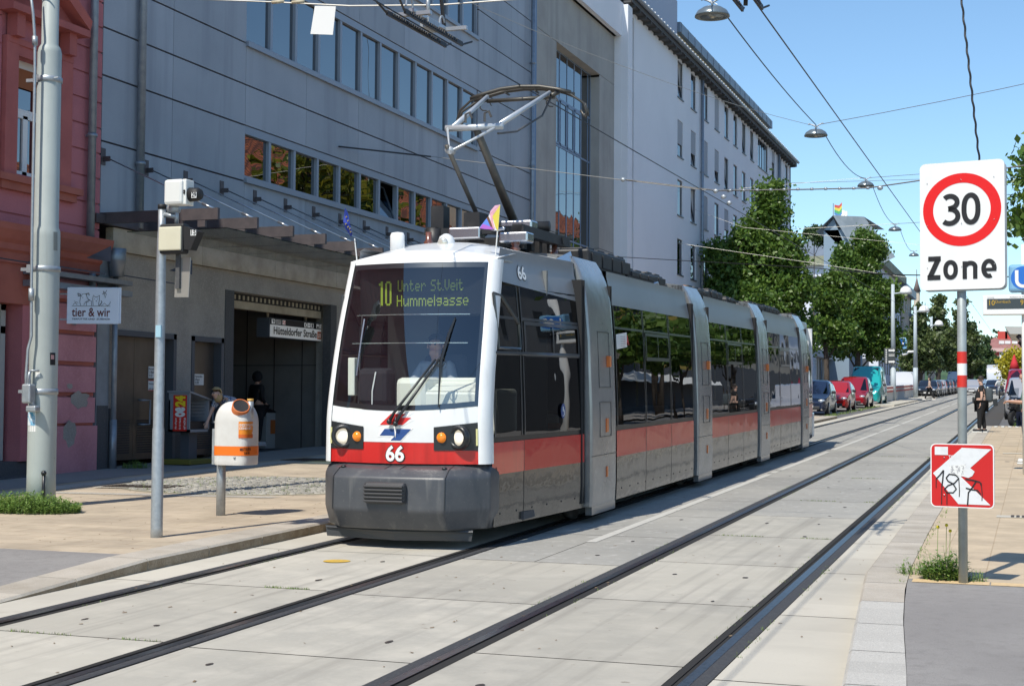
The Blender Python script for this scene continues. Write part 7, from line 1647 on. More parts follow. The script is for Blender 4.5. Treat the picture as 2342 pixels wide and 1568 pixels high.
car('far_car', 'silver car driving far down the street left of the sign pole', 'car', SM(-4.9, 150, 0), 4.2, 1.75, 1.5, c_si); car('far_car', 'pale blue car far down the street just right of the sign pole', 'car', SM(-4.4, 165, 0), 4.2, 1.75, 1.5, paint('pale_blue_paint', (.25, .35, .45))); car('far_car', 'white car far off between the woman and the truck', 'car', SM(-4.0, 205, 0), 4.2, 1.75, 1.5, c_wh)
car('far_truck', 'white box truck far down the street behind the motorcyclist', 'truck', SM(-2.75, 168, 0), 7, 2.3, 3.1, c_wh, 'truck'); car('far_car', 'black car in front of the far white truck', 'car', SM(-2.95, 158, 0), 4.2, 1.75, 1.45, c_bk)
t_ = car('parked_car', 'silver car parked behind the black motorbike at the right edge', 'car', SM(.15, 64.5, -.02), 4.5, 1.9, 1.75, c_si)
car('parked_car', 'red van with a pointed red cone on its roof behind the motorbike', 'van', SM(.1, 72, -.02), 4.6, 2.0, 2.15, c_dred, 'van')
c = MB(); c.lathe([(.24, 0), (.15, .3), (.03, .66), (.001, .7)], 16, Mat(P(-.45, 73.2, 2.13))); rebase(c.build('roof_cone', M('fabric_red', (.55, .03, .04), .8), label='pointed red cone standing on the red van roof', cat='cone'), P(-.45, 73.2, 2.13))
# ---- two-wheelers
def bike(name, label, T, col, scooter=False):
    t = thing(name, label, 'motorbike', T)
    for y in (.35, 1.65):
        c = MB(); c.lathe([(.20, -.05), (.30, -.055), (.31, 0), (.30, .055), (.20, .05)], 20, Mat((0, y, .31), ry=R(90))); w_ = part('wheel', c, m_tyre, t); c = MB(); c.lathe([(.03, -.06), (.19, -.03), (.19, .03), (.03, .06)], 12, Mat((0, y, .31), ry=R(90))); part('rim', c, m_rim, w_)
    c = MB(); c.smooth = True
    if scooter:
        c.bbox(-.20, .20, .42, .50, .35, 1.0, .06, Matrix.Rotation(R(-12), 4, 'X')); c.bbox(-.17, .17, .5, 1.0, .28, .36, .03); c.bbox(-.17, .17, 1.0, 1.75, .35, .78, .10); c.bbox(-.08, .08, .12, .62, .60, .68, .03)
    else:
        c.bbox(-.20, .20, .30, .75, .55, 1.05, .10); c.bbox(-.16, .16, .6, 1.3, .35, .85, .08); c.bbox(-.12, .12, 1.2, 1.95, .70, .95, .08); c.bbox(-.07, .07, .05, .7, .63, .70, .03); c.bbox(-.3, .3, 1.55, 1.9, .75, 1.15, .06)
    part('fairing', c, col, t)
    c = MB(); c.tube([(-.07, .35, .31), (-.06, .55, .95)], .03, 6); c.tube([(.07, .35, .31), (.06, .55, .95)], .03, 6); c.tube([(-.36, .72, 1.08), (-.1, .58, 1.02), (.1, .58, 1.02), (.36, .72, 1.08)], .02, 6); part('fork_and_handlebar', c, m_galv if scooter else m_plast, t)
    c = MB(); c.bbox(-.13, .13, .95, 1.6, .80, .92, .05); part('seat', c, m_plast, t)
    c = MB(); c.ball((0, .30, .90), .09, 10, sq=(1.2, .6, 1)); part('headlight', c, m_lamp, t)
    c = MB(); c.add([(-.18, .38, 1.0), (.18, .38, 1.0), (.13, .55, 1.38), (-.13, .55, 1.38)], [(0, 1, 2, 3)]); part('windshield', c, GLASS('bike_screen', (.5, .55, .58), 1.5), t)
    for sg in (-1, 1): c = MB(); c.ball((sg*.36, .62, 1.22), .06, 8, sq=(1, .4, .7)); c.tube([(sg*.3, .7, 1.07), (sg*.36, .63, 1.2)], .01, 5); part('mirror', c, m_plast, t)
    return t
bike('scooter', 'silver grey scooter standing in front of the dark blue hatchback', SM(-9.35, 64.6, 0, R(14)), paint('scooter_silver', (.45, .50, .55)), True)
bike('motorbike', 'black motorbike parked at the end of the platform, front wheel to the left', SM(-.55, 54.6, -.02, R(-30)), c_bk)
mr = bike('ridden_motorbike', 'small motorbike ridden towards the camera by a person in white', SM(-1.95, 126, 0), c_gr, True)

# ================================================================ POLES AND SIGNS IN THE DISTANCE
def far_pole(x, yb, yt, lx, ly, lab, l):
    Y = onL(x, 900, l).y; b_ = P(l, Y, .09); t = thing('lamp_pole', lab, 'street lamp', Matrix.Translation(b_), 'white headed lamp poles beyond the tram'); H_ = onY(x, yt, Y).z-b_.z; d_ = Y/FPX
    c = MB(); c.tube([(0, 0, 0), (0, 0, 2.4)], .19, 12); c.tube([(0, 0, 2.35), (0, 0, H_)], [.17, .12], 12); part('mast', c, M('far_pole_grey', (.42, .48, .52), .5), t)
    hx_ = onY(lx, ly, Y); c = MB(); a = Vector((hx_.x-b_.x, 0, hx_.z-b_.z)); c.tube([(0, 0, a.z-.1), (a.x-.3, 0, a.z-.05)], .06, 6); c.mi = 1; c.lathe([(.42, -.12), (.43, .02), (.32, .30), (.12, .42), (.001, .44)], 16, Mat(a+Vector((.05, 0, 0)))); c.lathe([(.001, -.13), (.42, -.12)], 16, Mat(a+Vector((.05, 0, 0))), cap=False); part('lamp_head', c, [M('far_pole_grey', (.42, .48, .52), .5), m_whitep], t)
    return t, Y, b_
tA, YA_, bA = far_pole(2043, 920, 650, 2070, 668, 'nearest white headed lamp pole beyond the tram, with a dark direction sign', -8.75)
tB, YB_, bB = far_pole(2094, 912, 700, 2112, 710, 'second white headed lamp pole, holding the small U cube', -8.25)
tC, YC_, bC = far_pole(2131, 890, 725, 2146, 742, 'third and farthest white headed lamp pole with a small white sign', -8.6)
def sgnbox(name, lab, x0, x1, y0, y1, Y, mats, deco=None, th=.1, cat='sign'):
    a, d = onY(x0, y1, Y), onY(x1, y0, Y); c = MB(); c.bbox(a.x, d.x, Y-th/2, Y+th/2, a.z, d.z, min(.03, th*.3))
    if deco: deco(c, a, d, Y-th/2-.01)
    o = c.build(name, mats, label=lab, cat=cat); return rebase(o, ((a.x+d.x)/2, Y, a.z))
def dA(c, a, d, y):
    c.mi = 1; W_, H_ = d.x-a.x, d.z-a.z
    for zz in (.86, .14): c.box(a.x+W_*.40, d.x-W_*.16, y-.005, y, a.z+H_*(zz-.06), a.z+H_*(zz+.06)); c.add([(d.x-W_*.18, y-.006, a.z+H_*(zz-.1)), (d.x-W_*.02, y-.006, a.z+H_*zz), (d.x-W_*.18, y-.006, a.z+H_*(zz+.1))], [(0, 1, 2)])
    for zz in (.5, .58): c.box(a.x+W_*.42, d.x-W_*.08, y-.005, y, a.z+H_*zz, a.z+H_*(zz+.035))
    for k in range(8): c.box(a.x+W_*.14, a.x+W_*.26, y-.005, y, a.z+H_*(.06+k*.115), a.z+H_*(.12+k*.115))
sgnbox('direction_sign', 'dark direction sign with white arrows on the nearest far lamp pole', 2022, 2048, 796, 832, YA_-.3, [M('sign_dark', (.05, .06, .065), .5), m_whitep], dA)
def dU(c, a, d, y):
    c.mi = 1; q = ((a.x+d.x)/2, y-.005, (a.z+d.z)/2); r = (d.x-a.x)*.42; c.lathe([(.001, 0), (r, 0)], 20, Matrix.Translation(q) @ Matrix.Rotation(R(90), 4, 'X'), cap=False); c.mi = 2
    stroke(c, [(q[0]+u*r, q[2]+v*r) for u, v in [(-.42, .6), (-.42, -.1)]+[(.42*math.cos(R(b_)), -.15+.42*math.sin(R(b_))) for b_ in range(180, 361, 20)]+[(.42, .6)]], r*.28, y-.012, Matrix())
sgnbox('underground_sign', 'small light blue cube with a white U on a hooked arm far down the street', 2050, 2074, 772, 798, YB_, [MATS['cube_light_blue'], MATS['u_blue'], m_whitep], dU, .7)
c = MB(); q = [onY(x, y, YB_) for x, y in ((2062, 798), (2062, 806), (2066, 811), (2073, 809), (2078, 804), (2093, 804))]; c.tube(q, .1, 8); rebase(c.build('hooked_arm', m_whitep, label='white hooked arm carrying the small U cube', cat='bracket'), q[-1])
def dS_(c, a, d, y): c.mi = 1; stroke(c, [(a.x+.15*(d.x-a.x), a.z+.1*(d.z-a.z)), (d.x-.05*(d.x-a.x), d.z-.06*(d.z-a.z))], .08, y-.005, Matrix())
sgnbox('end_zone_sign', 'small white square sign with a black diagonal stroke on the third far lamp pole', 2122, 2139, 845, 865, YC_-.3, [m_whitep, m_black], dS_, .05)
# railing
rl = thing('railing', 'red and white picket railing beside the far stop island', 'railing', SM(-8.8, 98.5, .09))
c = MB(); k = 0; y = 0
while y < 30 and k < 90: c.bbox(-.06, .06, y, y+.13, 0, 1.05, .03); y += .34; k += 1
pk_ = c.build('pickets', M('picket_white', (.62, .62, .60), .6), rl); pk_['kind'] = 'stuff'
for z in (.62, .86): c = MB(); c.box(.061, .075, 0, 30, z, z+.11); c.box(-.075, -.061, 0, 30, z, z+.11); part('red_rail', c, M('rail_red', (.55, .05, .05), .5), rl)
c = MB(); c.box(-.03, .03, 0, 30, .60, .63); part('bar', c, m_galv, rl)
# advertising column and pavilion behind the trees
q = onL(1856, 900, -14.5); ac = thing('advertising_column', 'round white ribbed column right behind the tram tail', 'column', Matrix.Translation(P(-14.5, q.y, .1)))
r_ = 10.5*q.y/FPX*1.05; c = MB(); c.lathe([(r_, 0), (r_, 2.4)], 24); hh = 2.4
for k in range(9): c.lathe([(r_, hh), (r_, hh+.18), (r_*.93, hh+.18), (r_*.93, hh+.22)], 24, cap=False); hh += .22
c.lathe([(r_*1.03, hh), (r_*1.03, hh+.2), (r_*.9, hh+.25)], 24); part('shaft', c, M('column_white', (.62, .66, .72), .6), ac)
pvl = thing('glass_pavilion', 'low glazed pavilion with pale mullions and a flat roof behind the trees', 'building', Matrix.Translation((-20, 108, 2.2)))
a = onX(1836, 792, -19.5); Y0_, Y1_ = 102.5, 150; zr_ = 6.3
c = MB(); c.box(-34, -19.2, Y0_-.5, Y1_+.5, zr_, zr_+.7); c.mi = 1; c.box(-34, -19.6, Y0_, Y0_+.3, 1.9, 2.8); part('roof', c, [M('pavilion_roof', (.30, .36, .42), .7), m_bei], pvl, True)
c = MB()
for k in range(9): x = -33.5+k*1.72; c.box(x-.07, x+.07, Y0_, Y0_+.15, 2, zr_)
for k in range(12): y = Y0_+k*3.9; c.box(-19.66, -19.5, y-.16, y+.16, 2, zr_)
for z in (4.0, 5.6): c.box(-33.5, -19.5, Y0_, Y0_+.14, z-.06, z+.06)
part('mullion', c, M('mullion_pale', (.42, .42, .38), .6), pvl, True)
c = MB(); c.box(-33.4, -19.75, Y0_+.2, Y1_, 2, zr_); part('glazing', c, M('dark_glazing', (.045, .055, .06), .12, .1, coat=.6), pvl, True)
c = MB()
for _ in range(1400):
    x, y = random.uniform(-24, -12.2), random.uniform(98, 101.8); b_ = P(0, y, .1); tuft(c, x, y, SLOPE*y+.1, .2, random.uniform(.5, 1.0), 2)
c.build('tall_dry_grass', LEAF('dry_grass', (.35, .22, .05), (.20, .20, .05)), kind='stuff', label='tall dry yellow grass in front of the glass pavilion', cat='grass')
# far buildings on the left
def fbox(name, lab, X, x0, x1, ytop0, wall, roof, dx=14, ov=.7, rows=4):
    """building on plane X between pixel columns; its eaves run through (x0, ytop0)"""
    p = onX(x0, ytop0, X); Y1_ = onX(x1, 800, X).y; z = p.z; t = thing(name, lab, 'building', Matrix.Translation((X, p.y, SLOPE*p.y)))
    c = MB(); c.box(X-dx, X, p.y, Y1_, SLOPE*p.y-1, z); part('wall', c, wall, t, True)
    c = MB(); c.box(X-dx-.3, X+ov, p.y-ov, Y1_+.3, z, z+1.1); c.mi = 1; c.add([(X+ov, p.y-ov, z+1.1), (X+ov, Y1_, z+1.1), (X-4, Y1_, z+4), (X-4, p.y+3, z+4), (X-dx, p.y-ov, z+1.1)], [(0, 1, 2, 3), (0, 3, 4)]); part('roof', c, [roof, m_zinc], t, True)
    c = MB(); n = max(3, int((Y1_-p.y)/3.2)); h = (z-SLOPE*p.y)/(rows+.6)
    for i in range(n):
        for j in range(rows): yy = p.y+(i+.5)*(Y1_-p.y)/n; zz = SLOPE*p.y+h*(j+.5)+.6; c.box(X-.02, X+.04, yy-.55, yy+.55, zz, zz+h*.52)
    if X-dx < X:
        for i in range(4):
            for j in range(rows): xx_ = X-1.6-i*2.9; zz = SLOPE*p.y+h*(j+.5)+.6; c.box(xx_-.5, xx_+.5, p.y-.04, p.y+.02, zz, zz+h*.52)
    w_ = part('windows', c, m_dframe, t, True); w_['kind'] = 'stuff'; return t, p, Y1_, z
fbox('corner_building', 'tall white corner building with a deep dark cornice behind the trees', -17.5, 2008, 2062, 604, M('far_white', (.66, .68, .74), .9), M('far_cornice', (.20, .22, .16), .8, noise=[(1, (.30, .30, .20), .4, .6)]), 20)
fbox('grey_terrace', 'grey brown terraced building beyond the white corner building', -17.2, 2064, 2085, 668, m_bei, m_zinc, 12)
fbox('cream_terrace', 'cream building with brown roof below the pointed turret', -16.8, 2087, 2115, 742, m_cream, m_brown, 12, rows=3)
# roof with gable, chimneys and flag
Yg = 150; a = onY(1880, 588, Yg); b_ = onY(1972, 497, Yg)
gh = thing('gabled_house', 'blue grey roof storey with a gable, chimneys and a rainbow flag above the trees', 'building', Matrix.Translation((a.x, Yg, 3)))
zl_, ze, zr_ = onY(1890, 640, Yg).z, onY(1880, 520, Yg).z, onY(1895, 500, Yg).z
xa_, xb_, xm = onY(1883, 0, Yg).x, onY(1940, 0, Yg).x, onY(1906, 0, Yg).x
c = MB(); c.prism([(xa_, Yg), (xb_, Yg), (xb_, Yg+12), (xa_, Yg+12)], 3, ze-.3); c.add([(xa_, Yg, ze-.3), (xb_, Yg, ze-3.0), (xm, Yg, zr_)], [(0, 1, 2)]); part('wall', c, M('far_blue_grey', (.22, .29, .36), .8), gh, True)
c = MB(); xe = onY(1972, 0, Yg).x; c.add([(xa_-.7, Yg-.6, ze-.5), (xm, Yg-.6, zr_+.25), (xm, Yg+12, zr_+.25), (xa_-.7, Yg+12, ze-.5), (xb_+1.8, Yg-.6, ze-4.6), (xe+1, Yg+12, zr_+.1), (xe, Yg+1, zr_+.2), (xe+3, Yg+2, ze-3)], [(0, 1, 2, 3), (1, 4, 7, 6), (1, 6, 5, 2)]); part('roof', c, M('far_slate', (.20, .24, .27), .7, noise=[(.8, (.25, .29, .32), .4, .6)]), gh, True)
for k in range(4): q = onY(1917+k*6, 495, Yg+2); z0 = onY(1920, 530, Yg+2).z; z1 = onY(1920, 478+k*2, Yg+2).z; c = MB(); c.tube([(q.x, Yg+2, z0), (q.x, Yg+2, z1)], .16, 8); part('chimney', c, m_whitep, gh, True)
c = MB(); q = onY(1906, 505, Yg); c.tube([(q.x, Yg, zr_), (q.x, Yg, onY(1906, 465, Yg).z)], .05, 5); part('flag_pole', c, m_galv, gh, True)
fz = onY(1906, 468, Yg); fl = thing('rooftop_flag', 'small rainbow flag on the roof with the gable', 'flag', Matrix.Translation(fz))
c = MB(); cols_ = [(.1, .25, .5), (.1, .4, .15), (.7, .6, .1), (.6, .1, .08)]
for k in range(4): c.mi = k; c.add([(.1, .02*k, -1.0+k*.25), (.55, .1, -1.3+k*.3), (.85, .0, -1.0+k*.3), (.85, 0, -.7+k*.3), (.55, .1, -1.0+k*.3), (.1, .02*k, -.75+k*.25)], [(0, 1, 4, 5), (1, 2, 3, 4)])
part('cloth', c, [M('rainbow_%s' % n_, c_, .8) for n_, c_ in zip(('blue', 'green', 'yellow', 'red'), cols_)], fl)
# turret
q = onY(2097, 700, 260); tu = thing('pointed_turret', 'small pointed brown turret above the cream building', 'tower', Matrix.Translation((q.x, 260, 10)))
c = MB(); r_ = 8.5*260/FPX; z0, z1, z2 = onY(0, 745, 260).z, onY(0, 665, 260).z, onY(0, 625, 260).z; zb = onY(0, 668, 260).z
zb_ = onY(2097, 667, 260).z; zt2 = onY(2097, 632, 260).z
c.lathe([(r_*.8, 5), (r_*.8, zb_)], 8, Mat((q.x, 260, 0))); c.mi = 1; c.lathe([(r_*1.05, zb_), (r_*.45, zb_+(zt2-zb_)*.5), (.02, zt2)], 8, Mat((q.x, 260, 0))); c.tube([(q.x, 260, zt2-.5), (q.x, 260, zt2+1.2)], .08, 4)
part('tower', c, [m_bei, M('turret_roof', (.16, .12, .11), .8)], tu, True)
# red building closing the view
Yr_ = 300; x0_, x1_ = onY(2262, 0, Yr_).x, onY(2400, 0, Yr_).x; ze_, zr2 = onY(0, 800, Yr_), 0
ze_ = onY(2310, 797, Yr_).z; zr2 = onY(2310, 768, Yr_).z
rd = thing('red_building', 'long red building with dormers, chimneys and white window frames closing the street', 'building', Matrix.Translation((x0_, Yr_, 5)))
m_rdw = M('red_render', (.50, .07, .055), .9); c = MB(); c.box(x0_, x1_, Yr_, Yr_+14, 5, ze_); c.mi = 1; c.box(x0_-.3, x1_, Yr_-.5, Yr_, ze_-.6, ze_+.1); part('wall', c, [m_rdw, M('pale_red_cornice', (.62, .42, .38), .8)], rd, True)
c = MB(); c.add([(x0_-.3, Yr_-.5, ze_+.1), (x1_, Yr_-.5, ze_+.1), (x1_, Yr_+7, zr2), (x0_-.3, Yr_+7, zr2)], [(0, 1, 2, 3)]); part('roof', c, M('brown_red_tiles', (.26, .11, .10), .85, noise=[(1, (.32, .15, .13), .4, .6)]), rd, True)
for k, x in enumerate((2293, 2310, 2324)): q = onY(x, 765, Yr_+6.5); c = MB(); c.box(q.x-.9, q.x+.9, Yr_+6, Yr_+7.5, zr2-1.5, zr2+1.2); part('chimney', c, m_rdw, rd, True)
for x in (2291, 2305, 2321): q = onY(x, 783, Yr_+3); c = MB(); c.box(q.x-.5, q.x+.5, Yr_+2.0, Yr_+2.4, q.z-.3, q.z+.3); part('skylight', c, m_sw, rd, True)
for x in (2295, 2310, 2326):
    for y in (818, 842): q = onY(x, y, Yr_); c = MB(); c.box(q.x-.75, q.x+.75, Yr_-.06, Yr_, q.z-1.1, q.z+1.1); c.mi = 1; c.box(q.x-.35, q.x+.35, Yr_-.09, Yr_-.06, q.z-.8, q.z+.8); part('window', c, [m_whitep, m_dframe], rd, True)
# ================================================================ PEOPLE
SKN = []
def skinned(name, J, E, mat, parent, root, sub=1, label=None):
    """one continuous surface grown round a skeleton: J = {joint: (x, y, z, radius)}, E = edges"""
    used = []
    for a, b_ in E:
        for k in (a, b_):
            if k not in used: used.append(k)
    me = bpy.data.meshes.new(name); me.from_pydata([J[k][:3] for k in used], [(used.index(a), used.index(b_)) for a, b_ in E], []); me.materials.append(mat)
    o = bpy.data.objects.new(name, me); COL.objects.link(o); o.parent = parent; PM[o.name] = PM[parent.name]
    o.modifiers.new('skin', 'SKIN'); ld = me.skin_vertices[0].data
    for i, k in enumerate(used): r = J[k][3]; ld[i].radius = r if isinstance(r, tuple) else (r, r); ld[i].use_root = (k == root)
    sb_ = o.modifiers.new('sub', 'SUBSURF'); sb_.levels = sb_.render_levels = sub; SKN.append(o)
    if label: o['label'] = label
    return o
m_skin = M('skin', (.52, .30, .21), .55); m_skin2 = M('skin_pale', (.60, .38, .29), .55)
def lerp(a, b_, t): return tuple(a[i]+(b_[i]-a[i])*t for i in range(3))
def person(label, T, top, legs, shoes, hair, pose={}, skin_=m_skin, sleeve=.55, stout=1.0, hairstyle='short', lower='trousers', face=0, soles=None, group=None):
    t = thing('person', label, 'person', T, group)
    J = dict(pelvis=(0, 0, .92, (.145*stout, .115*stout)), belly=(0, 0, 1.05, (.145*stout, .115*stout)), chest=(0, .0, 1.26, (.155*stout, .11*stout)), neckb=(0, .01, 1.42, .062), neck=(0, -.005, 1.48, .050), headb=(0, -.015, 1.54, .070), head=(0, -.02, 1.62, .088), crown=(0, -.01, 1.70, .062),
             nose=(0, -.115, 1.595, .016), shL=(-.165, 0, 1.385, .062), shR=(.165, 0, 1.385, .062), elL=(-.215, .02, 1.11, .044), elR=(.215, .02, 1.11, .044), wrL=(-.225, -.05, .87, .029), wrR=(.225, -.05, .87, .029),
             hipL=(-.095, 0, .86, .098*stout), hipR=(.095, 0, .86, .098*stout), knL=(-.10, -.01, .48, .060), knR=(.10, -.01, .48, .060), anL=(-.10, .02, .09, .040), anR=(.10, .02, .09, .040), toL=(-.105, -.12, .04, .034), toR=(.105, -.12, .04, .034))
    for k, v in pose.items(): J[k] = tuple(v)+(J[k][3],) if len(v) == 3 else v
    E = [('pelvis', 'belly'), ('belly', 'chest'), ('chest', 'neckb'), ('neckb', 'neck'), ('neck', 'headb'), ('headb', 'head'), ('head', 'crown')]
    H = Vector(J['head'][:3]); fdir = Matrix.Rotation(face, 3, 'Z') @ Vector((0, -1, 0)); tilt = pose.get('tilt', None)
    for s_ in 'LR':
        E += [('chest', 'sh'+s_), ('sh'+s_, 'el'+s_), ('el'+s_, 'wr'+s_), ('pelvis', 'hip'+s_), ('hip'+s_, 'kn'+s_), ('kn'+s_, 'an'+s_), ('an'+s_, 'to'+s_)]
        e, w_ = Vector(J['el'+s_][:3]), Vector(J['wr'+s_][:3]); d = (w_-e).normalized(); sd = d.cross(Vector((0, 0, 1) if abs(d.z) < .8 else (0, 1, 0))).normalized(); fr = sd.cross(d)
        pm = w_+d*.05; J['pa'+s_] = (*pm, .027); E.append(('wr'+s_, 'pa'+s_))
        for f_ in range(4):                    # four curled fingers and a thumb
            b0_ = pm+d*.035+sd*(.026-.0175*f_); L_ = (.062, .07, .066, .05)[f_]; m_ = b0_+d*L_*.55-fr*.010; e_ = m_+d*L_*.35-fr*.030
            for nm_, p, r in (('a', b0_, .0095), ('b', m_, .0085), ('c', e_, .007)): J['f%s%d%s' % (s_, f_, nm_)] = (*p, r)
            E += [('pa'+s_, 'f%s%da' % (s_, f_)), ('f%s%da' % (s_, f_), 'f%s%db' % (s_, f_)), ('f%s%db' % (s_, f_), 'f%s%dc' % (s_, f_))]
        tb = pm+sd*.04-d*.01; te = tb+sd*.02+d*.04-fr*.01; J['t%sa' % s_] = (*tb, .011); J['t%sb' % s_] = (*te, .009); E += [('pa'+s_, 't%sa' % s_), ('t%sa' % s_, 't%sb' % s_)]
    J['nose'] = (*(H+fdir*.098+Vector((0, 0, -.02))), .014); E.append(('head', 'nose'))
    J['chin'] = (*(H+fdir*.055+Vector((0, 0, -.075))), .040); E.append(('headb', 'chin'))
    b_ = skinned('body', J, E, skin_, t, 'pelvis')
    sdv = fdir.cross(Vector((0, 0, 1)))
    c = MB()
    for sg in (-1, 1): c.mi = 0; c.ball(H+fdir*.088+sdv*sg*.031+Vector((0, 0, .004)), .0115, 6); c.mi = 1; c.ball(H+sdv*sg*.092+Vector((0, 0, -.015)), .020, 6, sq=(.5, 1, 1.4))
    c.mi = 2; c.tube([H+fdir*.088+sdv*-.022+Vector((0, 0, -.052)), H+fdir*.094+Vector((0, 0, -.054)), H+fdir*.088+sdv*.022+Vector((0, 0, -.052))], .005, 4)
    part('face', c, [m_black, skin_, M('lips', (.38, .13, .11), .6)], t)
    c = MB(); c.smooth = True; hb = H-fdir*.018+Vector((0, 0, .03))
    def hf_(u, v):
        a = u*6.28318; q = v*1.75; n = Vector((math.sin(q)*math.cos(a), math.sin(q)*math.sin(a), math.cos(q))); back = -(n.x*fdir.x+n.y*fdir.y); lim = 1.12 if back > .1 else .80
        qq = min(q, 1.75 if back > .15 else 1.12); n = Vector((math.sin(qq)*math.cos(a), math.sin(qq)*math.sin(a), math.cos(qq))); return tuple(hb+Vector((n.x*.101, n.y*.101, n.z*.098))*(1+.03*math.sin(a*5+q*7)))
    c.grid(hf_, 20, 10); 
    if hairstyle == 'long': c.ball(H-fdir*.06+Vector((0, 0, -.06)), .09, 10, sq=(1, 1, 1.3))
    if hairstyle == 'hood': c.ball(H-fdir*.01+Vector((0, 0, .0)), .125, 12, sq=(1, 1, 1.1))
    part('hair' if hairstyle != 'hood' else 'hood', c, hair, t)
    def cl(keys, k=1.12, add=.008):
        for q in keys: r = J[q][3]; yield q, J[q][:3]+((tuple(x*k+add for x in r) if isinstance(r, tuple) else r*k+add),)
    S = dict(cl(['pelvis', 'belly', 'chest', 'neckb', 'shL', 'shR'], 1.07, .012)); S['neckb'] = S['neckb'][:3]+(.075,)
    for s_ in 'LR': q = lerp(J['sh'+s_], J['el'+s_], min(1, sleeve)); S['sl'+s_] = (*q, .062 if sleeve <= 1 else .056)
    SE = [('pelvis', 'belly'), ('belly', 'chest'), ('chest', 'neckb'), ('chest', 'shL'), ('chest', 'shR'), ('shL', 'slL'), ('shR', 'slR')]
    if sleeve > 1:
        for s_ in 'LR': S['cf'+s_] = J['wr'+s_][:3]+(.042,); SE.append(('sl'+s_, 'cf'+s_))
    skinned('shirt', S, SE, top, t, 'pelvis')
    Tj = dict(cl(['pelvis', 'hipL', 'hipR', 'knL', 'knR', 'anL', 'anR'], 1.14, .014))
    for s_ in 'LR': Tj['an'+s_] = J['an'+s_][:3]+(.066,); Tj['kn'+s_] = J['kn'+s_][:3]+(.082,)
    skinned(lower, Tj, [('pelvis', 'hipL'), ('pelvis', 'hipR'), ('hipL', 'knL'), ('hipR', 'knR'), ('knL', 'anL'), ('knR', 'anR')], legs, t, 'pelvis')
    for s_ in 'LR':
        a, d = Vector(J['an'+s_][:3]), Vector(J['to'+s_][:3]); dr_ = (d-a); dr_.z = 0; dr_ = dr_.normalized() if dr_.length > .01 else Vector((0, -1, 0)); bz_ = d.z-.04
        X = Matrix(((-dr_.y, -dr_.x, 0, a.x), (dr_.x, -dr_.y, 0, a.y), (0, 0, 1, bz_), (0, 0, 0, 1)))
        c = MB(); c.bbox(-.045, .045, -.20, .07, .022, .10, .03, X); c.mi = 1; c.bbox(-.048, .048, -.21, .075, 0, .028, .012, X); part('shoe', c, [shoes, soles or shoes], t)
    return t, J
def cloth(n_, c_, **k): return M(n_, c_, .85, **k)
k_black = cloth('black_cloth', (.012, .012, .014)); k_navy = cloth('navy_cloth', (.02, .03, .07)); k_white = cloth('white_cloth', (.6, .6, .58)); k_teal = cloth('teal_shirt', (.10, .20, .17)); k_grey = cloth('grey_shirt', (.35, .38, .42))
k_flor = cloth('floral_blouse', (.05, .10, .26), noise=[(38, (.55, .58, .62), .49, .53)]); h_dark = M('dark_hair', (.025, .018, .014), .6); h_blond = M('blond_hair', (.42, .30, .15), .6); k_shoe = M('white_shoe', (.62, .62, .60), .6)
def PT(x, y, h, rz, s=1.0): b_ = gnd(x, y, h); return Matrix.Translation(b_) @ Matrix.Rotation(rz, 4, 'Z') @ Matrix.Scale(s, 4)
# woman with backpack waiting at the platform end
t, J = person('woman in black with a grey backpack standing at the platform kerb', PT(2245, 988, .12, R(-90), .96), k_black, k_black, k_black, h_dark, dict(pelvis=(0, 0, .92, (.17, .17)), belly=(0, -.02, 1.05, (.17, .18)), chest=(0, -.01, 1.26, (.17, .15)), hipL=(-.095, 0, .86, .13), hipR=(.095, 0, .86, .13), wrL=(-.20, -.06, .86), elL=(-.20, .05, 1.10), wrR=(.20, -.02, .88), anL=(-.09, .09, .09), toL=(-.09, -.05, .04), anR=(.09, -.06, .09), toR=(.09, -.20, .04), knL=(-.09, .03, .48), knR=(.09, -.05, .48)), m_skin2, .6, 1.18, face=R(-55), soles=m_whitep)
c = MB(); c.smooth = True; c.bbox(-.15, .15, .12, .34, .92, 1.36, .08, seg=3); part('backpack', c, cloth('backpack_grey', (.06, .075, .085)), t)
c = MB(); c.bbox(-.27, -.03, -.27, -.14, .88, 1.10, .04); c.tube([(-.18, -.2, 1.05), (-.12, -.14, 1.25), (.08, -.02, 1.42), (.1, .1, 1.4)], .012, 5); part('shoulder_bag', c, M('bag_leather', (.03, .032, .035), .4), t)
# man with a phone at the right edge
t, J = person('man in a green t-shirt and navy trousers looking at his phone at the right edge', PT(2351, 1061, .12, R(-90), 1.02), k_teal, k_navy, k_shoe, h_dark, dict(elL=(-.20, -.03, 1.13), wrL=(-.12, -.28, 1.14), elR=(.20, -.03, 1.13), wrR=(.08, -.28, 1.15), head=(0, -.05, 1.61), headb=(0, -.03, 1.54), crown=(0, -.045, 1.69)), m_skin, .6, 1.1, face=R(0))
c = MB(); c.bbox(-.04, .04, -.44, -.36, 1.13, 1.27, .008, Matrix.Rotation(R(8), 4, 'X')); part('phone', c, m_frm, t)
